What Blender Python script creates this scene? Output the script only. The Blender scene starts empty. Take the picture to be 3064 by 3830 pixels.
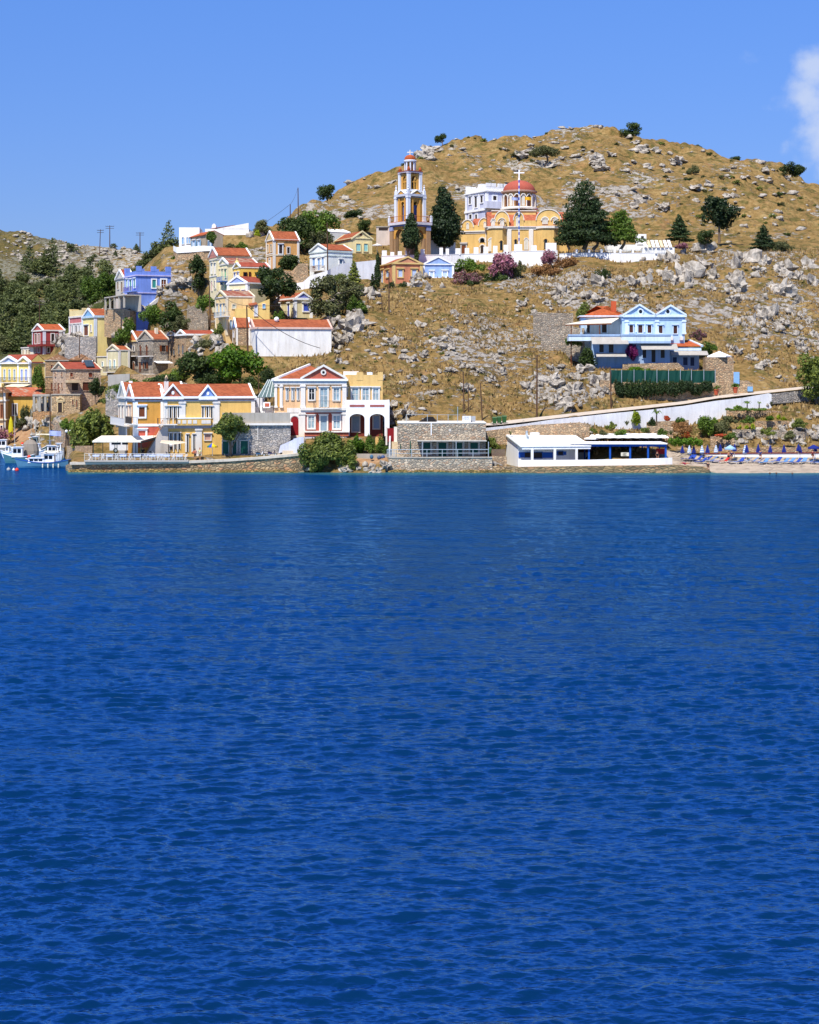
import bpy, math, random
import numpy as np
from mathutils import Vector, Matrix, noise
random.seed(7)
SC = bpy.context.scene
# ---------------------------------------------------------------- camera, sky, sun, exposure
F = 6500.0; CX = 1532.0; HOR = 1406.0; CH = 14.0      # focal length in photo pixels, horizon row, deck height
cd = bpy.data.cameras.new('camera'); cam = bpy.data.objects.new('camera', cd); SC.collection.objects.link(cam)
cam.location = (0, 0, CH); cam.rotation_euler = (math.pi/2, 0, 0)
cd.sensor_fit = 'VERTICAL'; cd.sensor_height = 36.0; cd.lens = 36.0*F/3830.0
cd.shift_y = -(1915-HOR)/3830.0
cd.clip_start = 0.5; cd.clip_end = 20000
SC.camera = cam
EL, AZ = math.radians(57), math.radians(24)           # sun: high, behind the camera and to the left
SD = Vector((-math.sin(AZ)*math.cos(EL), -math.cos(AZ)*math.cos(EL), math.sin(EL)))
sl = bpy.data.lights.new('sun', 'SUN'); sl.energy = 5.0; sl.angle = math.radians(0.5); sl.color = (1, .95, .87)
so = bpy.data.objects.new('sun', sl); SC.collection.objects.link(so)
so.rotation_euler = SD.to_track_quat('Z', 'Y').to_euler(); so.location = (-100, -100, 200)
W = bpy.data.worlds.new('World'); SC.world = W; W.use_nodes = True
wn = W.node_tree; wn.nodes.clear(); wl = wn.links
sky = wn.nodes.new('ShaderNodeTexSky'); sky.sky_type = 'NISHITA'; sky.sun_disc = False
sky.sun_elevation = EL; sky.sun_rotation = math.pi + AZ
sky.air_density = 1.0; sky.dust_density = 0.0; sky.ozone_density = 3.0; sky.altitude = 0
hs = wn.nodes.new('ShaderNodeHueSaturation'); hs.inputs['Saturation'].default_value = 1.25; hs.inputs['Value'].default_value = 1.0
gm = wn.nodes.new('ShaderNodeMix'); gm.data_type = 'RGBA'; gm.blend_type = 'MULTIPLY'; gm.inputs[0].default_value = 1
wl.new(sky.outputs[0], hs.inputs['Color']); wl.new(hs.outputs[0], gm.inputs[6])
# soft cumulus low in the sky to the right, shaped by noise on the view direction
tc = wn.nodes.new('ShaderNodeTexCoord'); sx = wn.nodes.new('ShaderNodeSeparateXYZ'); wl.new(tc.outputs['Generated'], sx.inputs[0])
def wm(op, a, b=None, c=None):
    n = wn.nodes.new('ShaderNodeMath'); n.operation = op
    for i, v in enumerate((a, b, c)):
        if v is None: continue
        if isinstance(v, (int, float)): n.inputs[i].default_value = v
        else: wl.new(v, n.inputs[i])
    return n.outputs[0]
tm = wn.nodes.new('ShaderNodeMix'); tm.data_type = 'RGBA'; tm.inputs[6].default_value = (.45, .52, .87, 1); tm.inputs[7].default_value = (.80, .83, 1.20, 1)
tr_ = wn.nodes.new('ShaderNodeMapRange'); wl.new(sx.outputs[2], tr_.inputs[0]); tr_.inputs[1].default_value = .07; tr_.inputs[2].default_value = .22; wl.new(tr_.outputs[0], tm.inputs[0]); wl.new(tm.outputs[2], gm.inputs[7])
ny = wm('MAXIMUM', sx.outputs[1], .05)
da = wm('DIVIDE', sx.outputs[0], ny); db = wm('DIVIDE', sx.outputs[2], ny)
cv = wn.nodes.new('ShaderNodeCombineXYZ'); wl.new(da, cv.inputs[0]); wl.new(db, cv.inputs[1])
nz = wn.nodes.new('ShaderNodeTexNoise'); nz.inputs['Scale'].default_value = 34; nz.inputs['Detail'].default_value = 6; nz.inputs['Roughness'].default_value = .5
wl.new(cv.outputs[0], nz.inputs['Vector'])
dens = None
for (cx, cy, rx, ry, s) in ((.238, .176, .016, .015, 1.05), (.226, .158, .018, .015, 1.0), (.236, .138, .018, .024, .95), (.25, .155, .02, .03, 1), (.192, .181, .006, .005, .25)):
    q = wm('ADD', wm('POWER', wm('ABSOLUTE', wm('DIVIDE', wm('SUBTRACT', da, cx), rx)), 2), wm('POWER', wm('ABSOLUTE', wm('DIVIDE', wm('SUBTRACT', db, cy), ry)), 2))
    e = wm('MULTIPLY', wm('SUBTRACT', 1.35, q), s)
    dens = e if dens is None else wm('MAXIMUM', dens, e)
dd = wm('ADD', wm('MULTIPLY', dens, .7), wm('MULTIPLY', wm('SUBTRACT', nz.outputs[0], .5), 3.6))
mr = wn.nodes.new('ShaderNodeMapRange'); mr.interpolation_type = 'SMOOTHSTEP'
wl.new(dd, mr.inputs[0]); mr.inputs[1].default_value = .05; mr.inputs[2].default_value = 1.1; mr.inputs[4].default_value = .70
gate = wm('GREATER_THAN', dens, -1.2)
cm = wn.nodes.new('ShaderNodeMix'); cm.data_type = 'RGBA'; wl.new(wm('MULTIPLY', mr.outputs[0], gate), cm.inputs[0])
cm.inputs[7].default_value = (5.3, 5.9, 7.2, 1)
wl.new(gm.outputs[2], cm.inputs[6])
bg = wn.nodes.new('ShaderNodeBackground'); bg.inputs['Strength'].default_value = 0.09
wo = wn.nodes.new('ShaderNodeOutputWorld'); wl.new(cm.outputs[2], bg.inputs[0]); wl.new(bg.outputs[0], wo.inputs[0])
SC.view_settings.view_transform = 'Standard'; SC.view_settings.look = 'None'
SC.view_settings.exposure = 0.5; SC.view_settings.gamma = 1.0
SC.cycles.max_bounces = 6; SC.cycles.transparent_max_bounces = 6

# ---------------------------------------------------------------- photo pixel -> world
def wx(px, Y): return (px-CX)/F*Y
def wz(py, Y): return CH-(py-HOR)/F*Y
VW = [0, 0, 1.0]
def view(x, y, s): VW[:] = [x, y, s]
def vx(x): return VW[0]+x/VW[2]
def vy(y): return VW[1]+y/VW[2]

# ---------------------------------------------------------------- materials
MATS = {}
def lin(c, k=1.0):
    return tuple((((v/255)/12.92 if v <= 10 else ((v/255+.055)/1.055)**2.4))*k for v in c)+(1,)
class NT:
    def __init__(s, name):
        s.m = bpy.data.materials.new(name); s.m.use_nodes = True; s.n = s.m.node_tree.nodes; s.l = s.m.node_tree.links
        s.b = s.n['Principled BSDF']; s.b.inputs['Roughness'].default_value = .85
        s.b.inputs['Specular IOR Level'].default_value = .25
    def node(s, t, **k):
        n = s.n.new('ShaderNode'+t)
        for a, v in k.items():
            if a in n.inputs: s.set(n.inputs[a], v)
            else: setattr(n, a, v)
        return n
    def set(s, i, v):
        if hasattr(v, 'is_linked') or isinstance(v, bpy.types.NodeSocket): s.l.new(v, i)
        else: i.default_value = v
    def co(s, kind='Object'): return s.node('TexCoord').outputs[kind]
    def math(s, op, a, b=0.0, c=0.0):
        n = s.node('Math', operation=op); s.set(n.inputs[0], a); s.set(n.inputs[1], b); s.set(n.inputs[2], c); return n.outputs[0]
    def mapv(s, v, sc): n = s.node('Mapping'); s.l.new(v, n.inputs[0]); n.inputs['Scale'].default_value = sc; return n.outputs[0]
    def noise(s, v, scale, det=3, rough=.55): n = s.node('TexNoise', Scale=scale, Detail=det, Roughness=rough); s.l.new(v, n.inputs['Vector']); return n.outputs[0]
    def ramp(s, f, stops):
        n = s.node('ValToRGB'); s.l.new(f, n.inputs[0]); r = n.color_ramp
        while len(r.elements) < len(stops): r.elements.new(.5)
        for e, (p, c) in zip(r.elements, stops): e.position = p; e.color = c if len(c) == 4 else tuple(c)+(1,)
        return n.outputs[0]
    def mix(s, f, a, b, t='MIX'):
        n = s.node('Mix', data_type='RGBA', blend_type=t); s.set(n.inputs[0], f); s.set(n.inputs[6], a); s.set(n.inputs[7], b); return n.outputs[2]
    def bump(s, h, st=.5, d=.05): n = s.node('Bump', Strength=st, Distance=d); s.l.new(h, n.inputs['Height']); s.l.new(n.outputs[0], s.b.inputs['Normal'])
    def col(s, v): s.set(s.b.inputs['Base Color'], v)
AK = .84                                             # photo sRGB of a sunlit face -> albedo
def plaster(c, key=None, k=AK, var=.16):
    g_ = .3*c[0]+.59*c[1]+.11*c[2]; key = key or 'plaster_%d_%d_%d' % tuple(c)
    if key in MATS: return MATS[key]
    t = NT(key); v = t.co(); base = lin([x*.86+g_*.14 for x in c], k)
    n1 = t.noise(t.mapv(v, (1, 1, .35)), .9, 4, .6); n2 = t.noise(v, 6, 3)
    f = t.math('ADD', t.math('MULTIPLY', n1, .7), t.math('MULTIPLY', n2, .3))
    lo = tuple(x*(1-var) for x in base[:3]); hi = tuple(min(.86, x*(1+var*.6)) for x in base[:3])
    st = t.noise(t.mapv(v, (2.6, 2.6, .16)), 1.0, 4, .65); c0 = t.ramp(f, [(.32, lo), (.62, hi)]); t.col(t.mix(1.0, c0, t.ramp(st, [(.30, (.86, .84, .81)), (.50, (1, 1, 1))]), 'MULTIPLY')); t.bump(n2, .15, .02)
    MATS[key] = t.m; return t.m
def paint(c, key=None, k=AK, rough=.5):
    key = key or 'paint_%d_%d_%d' % tuple(c)
    if key in MATS: return MATS[key]
    t = NT(key); v = t.co(); base = lin(c, k); n = t.noise(v, 3, 3)
    t.col(t.ramp(n, [(.3, tuple(x*.88 for x in base[:3])), (.65, base)])); t.b.inputs['Roughness'].default_value = rough
    MATS[key] = t.m; return t.m
def glassy(c=(20, 26, 32), key=None):
    key = key or 'glass_%d_%d_%d' % tuple(c)
    if key in MATS: return MATS[key]
    t = NT(key); n = t.noise(t.co(), 1.5, 2); b = lin(c, AK)
    t.col(t.ramp(n, [(.35, tuple(x*.6 for x in b[:3])), (.65, b)])); t.b.inputs['Roughness'].default_value = .12; t.b.inputs['Specular IOR Level'].default_value = .5
    MATS[key] = t.m; return t.m
def tiles(c, key, old=0.0):
    if key in MATS: return MATS[key]
    t = NT(key); v = t.co(); sp = t.node('SeparateXYZ'); t.l.new(v, sp.inputs[0])
    zz = t.math('DIVIDE', sp.outputs[2], .17); fz = t.math('FLOOR', zz); fr = t.math('FRACT', zz)
    xx = t.math('ADD', t.math('DIVIDE', t.math('ADD', sp.outputs[0], sp.outputs[1]), .28), t.math('MULTIPLY', fz, .5)); fx = t.math('FLOOR', xx)
    cb = t.node('CombineXYZ'); t.l.new(fx, cb.inputs[0]); t.l.new(fz, cb.inputs[1]); t.l.new(t.math('FLOOR', t.math('DIVIDE', sp.outputs[0], 3)), cb.inputs[2])
    wnz = t.node('TexWhiteNoise'); t.l.new(cb.outputs[0], wnz.inputs['Vector'])
    b = lin(c, .56)
    a0 = t.ramp(wnz.outputs[0], [(0, tuple(x*.70 for x in b[:3])), (.5, b), (1, (min(.8, b[0]*1.12), b[1]*1.25, b[2]*1.3))])
    if old: a0 = t.mix(t.math('GREATER_THAN', wnz.outputs[0], 1-old), a0, lin((215, 185, 160), .6))
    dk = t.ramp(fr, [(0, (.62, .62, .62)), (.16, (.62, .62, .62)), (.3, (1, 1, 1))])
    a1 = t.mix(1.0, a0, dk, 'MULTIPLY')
    ns = t.noise(v, .7, 3); a1 = t.mix(1.0, a1, t.ramp(ns, [(.3, (.82, .8, .8)), (.6, (1, 1, 1))]), 'MULTIPLY')
    t.col(a1); h = t.math('ADD', t.math('MULTIPLY', fr, .6), t.math('MULTIPLY', t.math('PINGPONG', xx, .5), 1.0)); t.bump(h, .6, .06)
    MATS[key] = t.m; return t.m
def stone(c, key, sc=2.2, dark=.62, warm=0.5, zs=1.7, mort=None):
    if key in MATS: return MATS[key]
    t = NT(key); v = t.mapv(t.co(), (1, 1, zs))
    w = t.node('VectorMath', operation='ADD'); nn = t.node('TexNoise', Scale=1.3); t.l.new(v, nn.inputs['Vector']); s2 = t.node('VectorMath', operation='SCALE'); t.l.new(nn.outputs[1], s2.inputs[0]); s2.inputs['Scale'].default_value = .35
    t.l.new(v, w.inputs[0]); t.l.new(s2.outputs[0], w.inputs[1])
    vo = t.node('TexVoronoi', feature='F1', Scale=sc); t.l.new(w.outputs[0], vo.inputs['Vector'])
    ve = t.node('TexVoronoi', feature='DISTANCE_TO_EDGE', Scale=sc); t.l.new(w.outputs[0], ve.inputs['Vector'])
    b = lin(c, .92); sp = t.node('SeparateXYZ'); t.l.new(vo.outputs['Color'], sp.inputs[0])
    a0 = t.ramp(sp.outputs[0], [(0, tuple(x*.62 for x in b[:3])), (.45, b), (.8, (b[0]*1.2, b[1]*1.15, b[2]*1.05)), (1, (min(.8, b[0]*1.6), min(.8, b[1]*1.5), min(.8, b[2]*1.4)))])
    a0 = t.mix(t.math('MULTIPLY', t.math('GREATER_THAN', sp.outputs[1], .8), warm), a0, lin((200, 150, 110), AK))
    md = tuple(x*dark for x in b[:3])+(1,) if mort is None else lin(mort, AK)
    a1 = t.mix(t.ramp(ve.outputs[0], [(.02, (1, 1, 1)), (.09, (0, 0, 0))]), a0, md)
    a1 = t.mix(1.0, a1, t.ramp(t.noise(t.co(), .45, 4, .65), [(.3, (.78, .76, .74)), (.65, (1.08, 1.08, 1.08))]), 'MULTIPLY')
    t.col(a1); t.bump(t.ramp(ve.outputs[0], [(0, (0, 0, 0)), (.2, (1, 1, 1))]), .8, .12); t.b.inputs['Roughness'].default_value = .95
    MATS[key] = t.m; return t.m
def leafmat(key, c1, c2, c3=None):
    if key in MATS: return MATS[key]
    t = NT(key); g = t.node('NewGeometry')
    n = t.noise(t.co(), .5, 3, .6)
    oi = t.node('ObjectInfo'); f = t.math('ADD', t.math('ADD', t.math('MULTIPLY', g.outputs['Random Per Island'], .5), t.math('MULTIPLY', n, .55)), t.math('MULTIPLY', t.math('SUBTRACT', oi.outputs['Random'], .45), .34))
    st = [(.18, c1), (.78, c2)]
    if c3: st.append((.93, c3))
    t.col(t.ramp(f, st)); t.b.inputs['Roughness'].default_value = .6; t.b.inputs['Specular IOR Level'].default_value = .3
    tr = t.node('BsdfTranslucent'); t.set(tr.inputs[0], tuple(min(1, x*1.3) for x in c2[:3])+(1,))
    mx = t.node('MixShader'); mx.inputs[0].default_value = .22
    out = t.n['Material Output']; t.l.new(t.b.outputs[0], mx.inputs[1]); t.l.new(tr.outputs[0], mx.inputs[2]); t.l.new(mx.outputs[0], out.inputs[0])
    MATS[key] = t.m; return t.m
WHITE = plaster((252, 252, 250), 'whitewash', k=.84, var=.05)
TRIM = plaster((240, 232, 220), 'white_trim', k=.80, var=.08)
CREAM_T = plaster((238, 222, 190), 'cream_trim')
GREYT = plaster((178, 176, 182), 'grey_trim')
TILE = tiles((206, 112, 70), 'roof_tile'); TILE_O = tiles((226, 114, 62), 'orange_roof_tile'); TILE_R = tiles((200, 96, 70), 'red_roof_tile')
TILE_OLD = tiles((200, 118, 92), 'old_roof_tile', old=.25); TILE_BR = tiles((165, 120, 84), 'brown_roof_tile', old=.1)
DARK = paint((60, 48, 42), 'dark_opening'); GLASS = glassy(); PALEG = glassy((165, 188, 196), 'pale_curtained_glass')
BROWN = paint((122, 66, 34), 'brown_wood'); IRON = paint((70, 64, 62), 'iron'); STEEL = paint((172, 184, 192), 'galvanised_steel')
BLUEP = paint((30, 92, 190), 'blue_paint'); GREENP = paint((10, 82, 66), 'dark_green_paint'); REDP = paint((140, 24, 28), 'red_paint')
STONE = stone((178, 166, 148), 'rubble_stone'); STONE_T = stone((186, 162, 132), 'tan_rubble_stone', 2.6, .72); QUAY = stone((158, 140, 112), 'quay_stone', 1.7, .5, .7, 1.5)
GREY_ST = stone((168, 164, 160), 'grey_rubble_stone', 2.4, .7, .1); CONC = plaster((176, 166, 150), 'bare_concrete', var=.2)

# ---------------------------------------------------------------- mesh building
class MB:
    def __init__(s): s.v = []; s.f = []
    def add(s, vs, fs):
        n = len(s.v); s.v += [tuple(p) for p in vs]; s.f += [tuple(i+n for i in f) for f in fs]; return s
    def box(s, x0, x1, y0, y1, z0, z1):
        if x0 > x1: x0, x1 = x1, x0
        if y0 > y1: y0, y1 = y1, y0
        if z0 > z1: z0, z1 = z1, z0
        return s.add([(x0,y0,z0),(x1,y0,z0),(x1,y1,z0),(x0,y1,z0),(x0,y0,z1),(x1,y0,z1),(x1,y1,z1),(x0,y1,z1)],
              [(0,3,2,1),(4,5,6,7),(0,1,5,4),(1,2,6,5),(2,3,7,6),(3,0,4,7)])
    def ext(s, poly, dvec):                       # polygon (3D pts) extruded by a vector
        n = len(poly); d = Vector(dvec); p = [Vector(q) for q in poly]
        return s.add(p+[q+d for q in p], [tuple(range(n-1, -1, -1)), tuple(range(n, 2*n))]+[(i, (i+1) % n, n+(i+1) % n, n+i) for i in range(n)])
    def slab(s, a, b, w, t, up=(0, 0, 1)):        # bar from a to b, width w sideways, thickness t upwards
        a = Vector(a); b = Vector(b); d = (b-a).normalized(); u = Vector(up); sd = d.cross(u).normalized(); u2 = sd.cross(d).normalized()
        q = [a-sd*w/2, a+sd*w/2, a+sd*w/2+u2*t, a-sd*w/2+u2*t]
        return s.ext(q, b-a)
    def tube(s, a, b, r, r2=None, n=6):
        a = Vector(a); b = Vector(b); r2 = r if r2 is None else r2; d = b-a; m = d.to_track_quat('Z', 'Y').to_matrix()
        vs = [a+m@Vector((math.cos(i*2*math.pi/n)*r, math.sin(i*2*math.pi/n)*r, 0)) for i in range(n)]+[b+m@Vector((math.cos(i*2*math.pi/n)*r2, math.sin(i*2*math.pi/n)*r2, 0)) for i in range(n)]
        return s.add(vs, [tuple(range(n-1, -1, -1)), tuple(range(n, 2*n))]+[(i, (i+1) % n, n+(i+1) % n, n+i) for i in range(n)])
    def path(s, pts, r, n=5):
        for a, b in zip(pts, pts[1:]): s.tube(a, b, r, n=n)
        return s
    def lathe(s, prof, c=(0, 0, 0), n=16, sx=1, sy=1, a0=0, a1=2*math.pi):
        k = len(prof); full = abs(a1-a0-2*math.pi) < 1e-6; m = n if full else n+1
        vs = [(c[0]+r*sx*math.cos(a0+(a1-a0)*i/n), c[1]+r*sy*math.sin(a0+(a1-a0)*i/n), c[2]+z) for i in range(m) for r, z in prof]
        fs = [(i*k+j, ((i+1) % m)*k+j, ((i+1) % m)*k+j+1, i*k+j+1) for i in range(n) for j in range(k-1)]
        return s.add(vs, fs)
    def ball(s, c, r, sx=1, sy=1, sz=1, n=8):
        return s.lathe([(r*math.sin(math.pi*j/6)+1e-4, -r*sz*math.cos(math.pi*j/6)) for j in range(7)], c, n, sx, sy)
    def build(s, name, mat, parent=None, smooth=False):
        me = bpy.data.meshes.new(name); me.from_pydata(s.v, [], s.f); me.materials.append(mat)
        if smooth: me.polygons.foreach_set('use_smooth', [True]*len(me.polygons))
        me.update(); o = bpy.data.objects.new(name, me); SC.collection.objects.link(o); o.parent = parent; return o
def tag(o, label, cat, group=None, kind=None):
    if label: o['label'] = label
    if cat: o['category'] = cat
    if group: o['group'] = group
    if kind: o['kind'] = kind
    return o
def empty(name, loc, label, cat, rz=0, group=None):
    o = bpy.data.objects.new(name, None); SC.collection.objects.link(o); o.location = loc; o.rotation_euler = (0, 0, rz); o.empty_display_size = .3
    return tag(o, label, cat, group)
def struct(name, mb, mat): o = mb.build(name, mat); o['kind'] = 'structure'; return o
PADS = []
def arc_pts(x0, x1, zs, h, n=12): return [(x0+(x1-x0)*(1-math.cos(math.pi*i/n))/2, zs+h*math.sin(math.pi*i/n)) for i in range(n+1)]

class House:
    """near corner at photo x = xc and depth Y; front face runs to photo x = xr turned by th degrees; the left face runs back to xl"""
    def __init__(s, name, label, cat, xc, Y, th, xr, yb, ye, xl=None, W=None, mat=None, left=None, right=None, sink=4, pad=True, group=None, px=False, zb=None, padlow=False):
        t = math.radians(th); s.t = t; s.Y = Y; s.X = wx(vx(xc), Y); s.zb = wz(vy(yb), Y) if zb is None else zb; s.ze = wz(vy(ye), Y)-s.zb
        s.c, s.s = math.cos(t), math.sin(t)
        k = (vx(xr)-CX)/F; s.L = (k*Y-s.X)/(s.c-k*s.s)
        if W is None: k = (vx(xl)-CX)/F; W = (k*Y-s.X)/(-s.s-k*s.c)
        s.W = W; s.root = empty(name, (s.X, Y, s.zb), label, cat, t, group); s.mat = mat
        s.walls = MB(); s.walls.box(0, s.L, 0, W, -sink, s.ze)
        if pad: PADS.append((s.X, Y, s.c, s.s, s.L, W, s.zb, padlow))
        s.done = False; s.sink = sink; s.RD = {}
    def pt(s, face, px, py, off=0):               # photo point on a face -> (u, z) local
        k = (vx(px)-CX)/F
        if face == 'F':
            X0, Y0 = s.X+s.s*off, s.Y-s.c*off; u = (k*Y0-X0)/(s.c-k*s.s); yy = Y0+u*s.s
        elif face == 'L':
            X0, Y0 = s.X-s.c*off, s.Y-s.s*off; u = (k*Y0-X0)/(-s.s-k*s.c); yy = Y0+u*s.c
        else:
            X0, Y0 = s.X+s.c*(s.L+off), s.Y+s.s*(s.L+off); u = (k*Y0-X0)/(-s.s-k*s.c); yy = Y0+u*s.c
        return u, wz(vy(py), yy)-s.zb
    def zc(s, py): return wz(vy(py), s.Y)-s.zb
    def fb(s, mb, face, u0, u1, z0, z1, d0, d1):  # box standing proud of a face from d0 to d1
        if face == 'F': mb.box(u0, u1, -d1, -d0, z0, z1)
        elif face == 'L': mb.box(-d1, -d0, u0, u1, z0, z1)
        else: mb.box(s.L+d0, s.L+d1, u0, u1, z0, z1)
    def fe(s, mb, face, pts, d0, d1):             # polygon (u,z) on a face extruded outwards
        if face == 'F': mb.ext([(u, -d0, z) for u, z in pts], (0, -(d1-d0), 0))
        elif face == 'L': mb.ext([(-d0, u, z) for u, z in reversed(pts)], (-(d1-d0), 0, 0))
        else: mb.ext([(s.L+d0, u, z) for u, z in pts], (d1-d0, 0, 0))
    def part(s, name, mb, mat, parent=None, smooth=False): return mb.build(name, mat, parent or s.root, smooth)
    def win(s, face, x0, x1, y0, y1, fr=None, pane=None, fw=.16, lint=.0, shut=None, kind='window', sill=True, off=0, arch=False, open_=0, mull=False, base=None, label=None):
        ym = (y0+y1)/2
        ua, zt = s.pt(face, x0, y0, off); ub, zb = s.pt(face, x1, y1, off); um, zt = s.pt(face, (x0+x1)/2, y0, off); _, zb = s.pt(face, (x0+x1)/2, y1, off)
        if ua > ub: ua, ub = ub, ua
        fr = fr or TRIM; pane = pane or GLASS; m = MB(); h = off
        w = ub-ua; fw = min(fw, w*.28)
        if arch:
            r = w/2; zs = zt-r
            out = [(ua-fw, zb), (ub+fw, zb)]+[(um+(r+fw)*math.cos(a), zs+(r+fw)*math.sin(a)) for a in [math.pi*i/10 for i in range(11)]]
            s.fe(m, face, out, h-.02, h+.07)
            o = s.part(kind, m, fr); p = MB()
            s.fe(p, face, [(ua, zb+.002), (ub, zb+.002)]+[(um+r*math.cos(a), zs+r*math.sin(a)) for a in [math.pi*i/10 for i in range(11)]], h+.0, h+.075)
            p = s.part('pane', p, pane, o); hd = MB()
            for i in range(8):
                a, b = math.pi*i/8, math.pi*(i+1)/8; ra, rb = r+fw*.5, r+fw*1.4
                s.fe(hd, face, [(um+ra*math.cos(a), zs+ra*math.sin(a)), (um+rb*math.cos(a), zs+rb*math.sin(a)), (um+rb*math.cos(b), zs+rb*math.sin(b)), (um+ra*math.cos(b), zs+ra*math.sin(b))], h+.0, h+.16)
            s.part('arch_moulding', hd, fr, o); return o
        d = .15
        s.fb(m, face, ua-fw, ua, zb-(fw if sill else 0), zt+fw, h-.02, h+d); s.fb(m, face, ub, ub+fw, zb-(fw if sill else 0), zt+fw, h-.02, h+d)
        s.fb(m, face, ua, ub, zt, zt+fw, h-.02, h+d)
        if sill: s.fb(m, face, ua, ub, zb-fw, zb, h-.02, h+d)
        if lint: s.fb(m, face, ua-fw-.12, ub+fw+.12, zt+fw, zt+fw+lint, h-.02, h+.30)
        if mull: s.fb(m, face, um-.04, um+.04, zb, zt, h-.02, h+.06); s.fb(m, face, ua, um-.04, zb+(zt-zb)*.6, zb+(zt-zb)*.6+.06, h-.02, h+.055); s.fb(m, face, um+.04, ub, zb+(zt-zb)*.6, zb+(zt-zb)*.6+.06, h-.02, h+.055)
        o = s.part(kind, m, fr); p = MB(); s.fb(p, face, ua, ub, zb, zt, h-.01, h+.03); s.part('pane' if kind == 'window' or pane in (GLASS, PALEG, DARK) else 'door_leaf', p, pane, o)
        if shut:
            sw = w*.5
            for a, b in ((ua-sw-.02, ua-.02), (ub+.02, ub+sw+.02)):
                q = MB(); s.fb(q, face, a, b, zb, zt, h+d+.002, h+d+.05); s.part('shutter', q, shut, o)
        return o
    def strip(s, y0, y1, d, mat, name='cornice', z=None):       # moulding all round, given at the near corner
        z0, z1 = (s.zc(y1), s.zc(y0)) if z is None else z
        m = MB(); m.box(-d, s.L+d, -d, s.W+d, z0, z1); return s.part(name, m, mat)
    def band(s, face, x0, x1, y0, y1, d, mat, name='band', off=0):
        u0, z1 = s.pt(face, x0, y0, off); u1, _ = s.pt(face, x1, y0, off); _, z0 = s.pt(face, x0, y1, off)
        m = MB(); s.fb(m, face, min(u0, u1), max(u0, u1), z0, z1, off-.02, off+d); return s.part(name, m, mat)
    def pil(s, face, px, w, mat, d=.14, z0=None, z1=None, name='pilaster', cap=True, off=0):
        u, _ = s.pt(face, px, 0, off); z0 = -.3 if z0 is None else s.zc(z0); z1 = s.ze if z1 is None else s.zc(z1)
        m = MB(); s.fb(m, face, u-w/2, u+w/2, z0, z1, off-.03, off+d)
        if cap: s.fb(m, face, u-w/2-.1, u+w/2+.1, z1-.34, z1-.1, off-.03, off+d+.1); s.fb(m, face, u-w/2-.08, u+w/2+.08, z0, z0+.3, off-.03, off+d+.08)
        return s.part(name, m, mat)
    def corners(s, w, mat):
        for x0, x1, y0, y1 in ((-.09, w, -.09, w), (s.L-w, s.L+.09, -.09, w), (-.09, w, s.W-w, s.W+.09)):
            m = MB(); m.box(x0, x1, y0, y1, -.5, s.ze-.004); s.part('corner_pilaster', m, mat)
    def gable(s, axis, ax, ay, roof, ov=.25, tri=None, cope=None, z0=None, cw=.30, coph=.10, wallmat=None, rx0=None, rx1=None):
        """axis 'x': ridge along the front, gables left and right. 'y': ridge runs back, gable on the front"""
        face = 'L' if axis == 'x' else 'F'; zr = s.pt(face, ax, ay)[1]; ze = s.ze if z0 is None else z0
        L, W = s.L, s.W; R, D = MB(), MB(); t = .14
        P = (lambda a, b, z: (a, b, z)) if axis == 'x' else (lambda a, b, z: (b, a, z))
        A, B = (L, W) if axis == 'x' else (W, L)           # A along the ridge, B across
        sl_ = (zr-ze)/(B/2); oz = ov*sl_
        tri_ = [(0, ze), (B, ze), (B/2, zr)]
        s.walls.ext([P(0, b, z) for b, z in tri_], Vector(P(A, 0, 0))) if axis == 'x' else s.walls.ext([P(0, b, z) for b, z in tri_], Vector((0, A, 0)))
        ins = .0
        for sg, b0 in ((1, -ov), (-1, B+ov)):
            q = [P(ins, b0, ze-oz), P(ins, B/2, zr), P(ins, B/2, zr+t), P(ins, b0, ze-oz+t)]
            R.ext(q, Vector(P(A-2*ins, 0, 0)) if axis == 'x' else Vector((0, A-2*ins, 0)))
        r = s.part('roof', R, roof)
        if cope:
            m = MB()
            for a0, a1 in ((-.24, cw-.24), (A-cw+.24, A+.24)):
                for b0 in (-ov, B+ov):
                    q = [P(a0, b0, ze-oz-.08), P(a0, B/2, zr-.08), P(a0, B/2, zr+t+coph), P(a0, b0, ze-oz+t+coph)]
                    m.ext(q, Vector(P(a1-a0, 0, 0)) if axis == 'x' else Vector((0, a1-a0, 0)))
            s.part('coping', m, cope, r)
        if tri:
            m = MB(); s.fe(m, face, [(.35, ze+.12), (B-.35, ze+.12), (B/2, zr-.22)], 0, .08); s.part('pediment', m, tri)
        s.zr = zr; s.roof = r; return r
    def pediment(s, face, x0, x1, xa, ya, yb, tri, cope, roof, depth=None, d=.35, boss=None):
        """small cross gable standing over part of a face"""
        u0, zb = s.pt(face, x0, yb); u1, _ = s.pt(face, x1, yb); ua, za = s.pt(face, xa, ya)
        if u0 > u1: u0, u1 = u1, u0
        ua = (u0+u1)/2
        depth = depth or (s.W/2 if face == 'F' else s.L/2)
        m = MB(); s.fe(m, face, [(u0, zb), (u1, zb), (ua, za)], -depth, .04); g = s.part('pediment', m, tri)
        r = MB()
        for a, b in (((u0-.1, zb), (ua, za)), ((u1+.1, zb), (ua, za))):
            s.fe(r, face, [a, b, (b[0], b[1]+.12), (a[0], a[1]+.12)], -depth, 0)
        s.part('pediment_roof', r, roof, g)
        c = MB()
        for a, b in (((u0-.2, zb-.05), (ua, za-.02)), ((u1+.2, zb-.05), (ua, za-.02))):
            s.fe(c, face, [a, b, (b[0], b[1]+.34), (a[0], a[1]+.34)], -.25, d)
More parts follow.
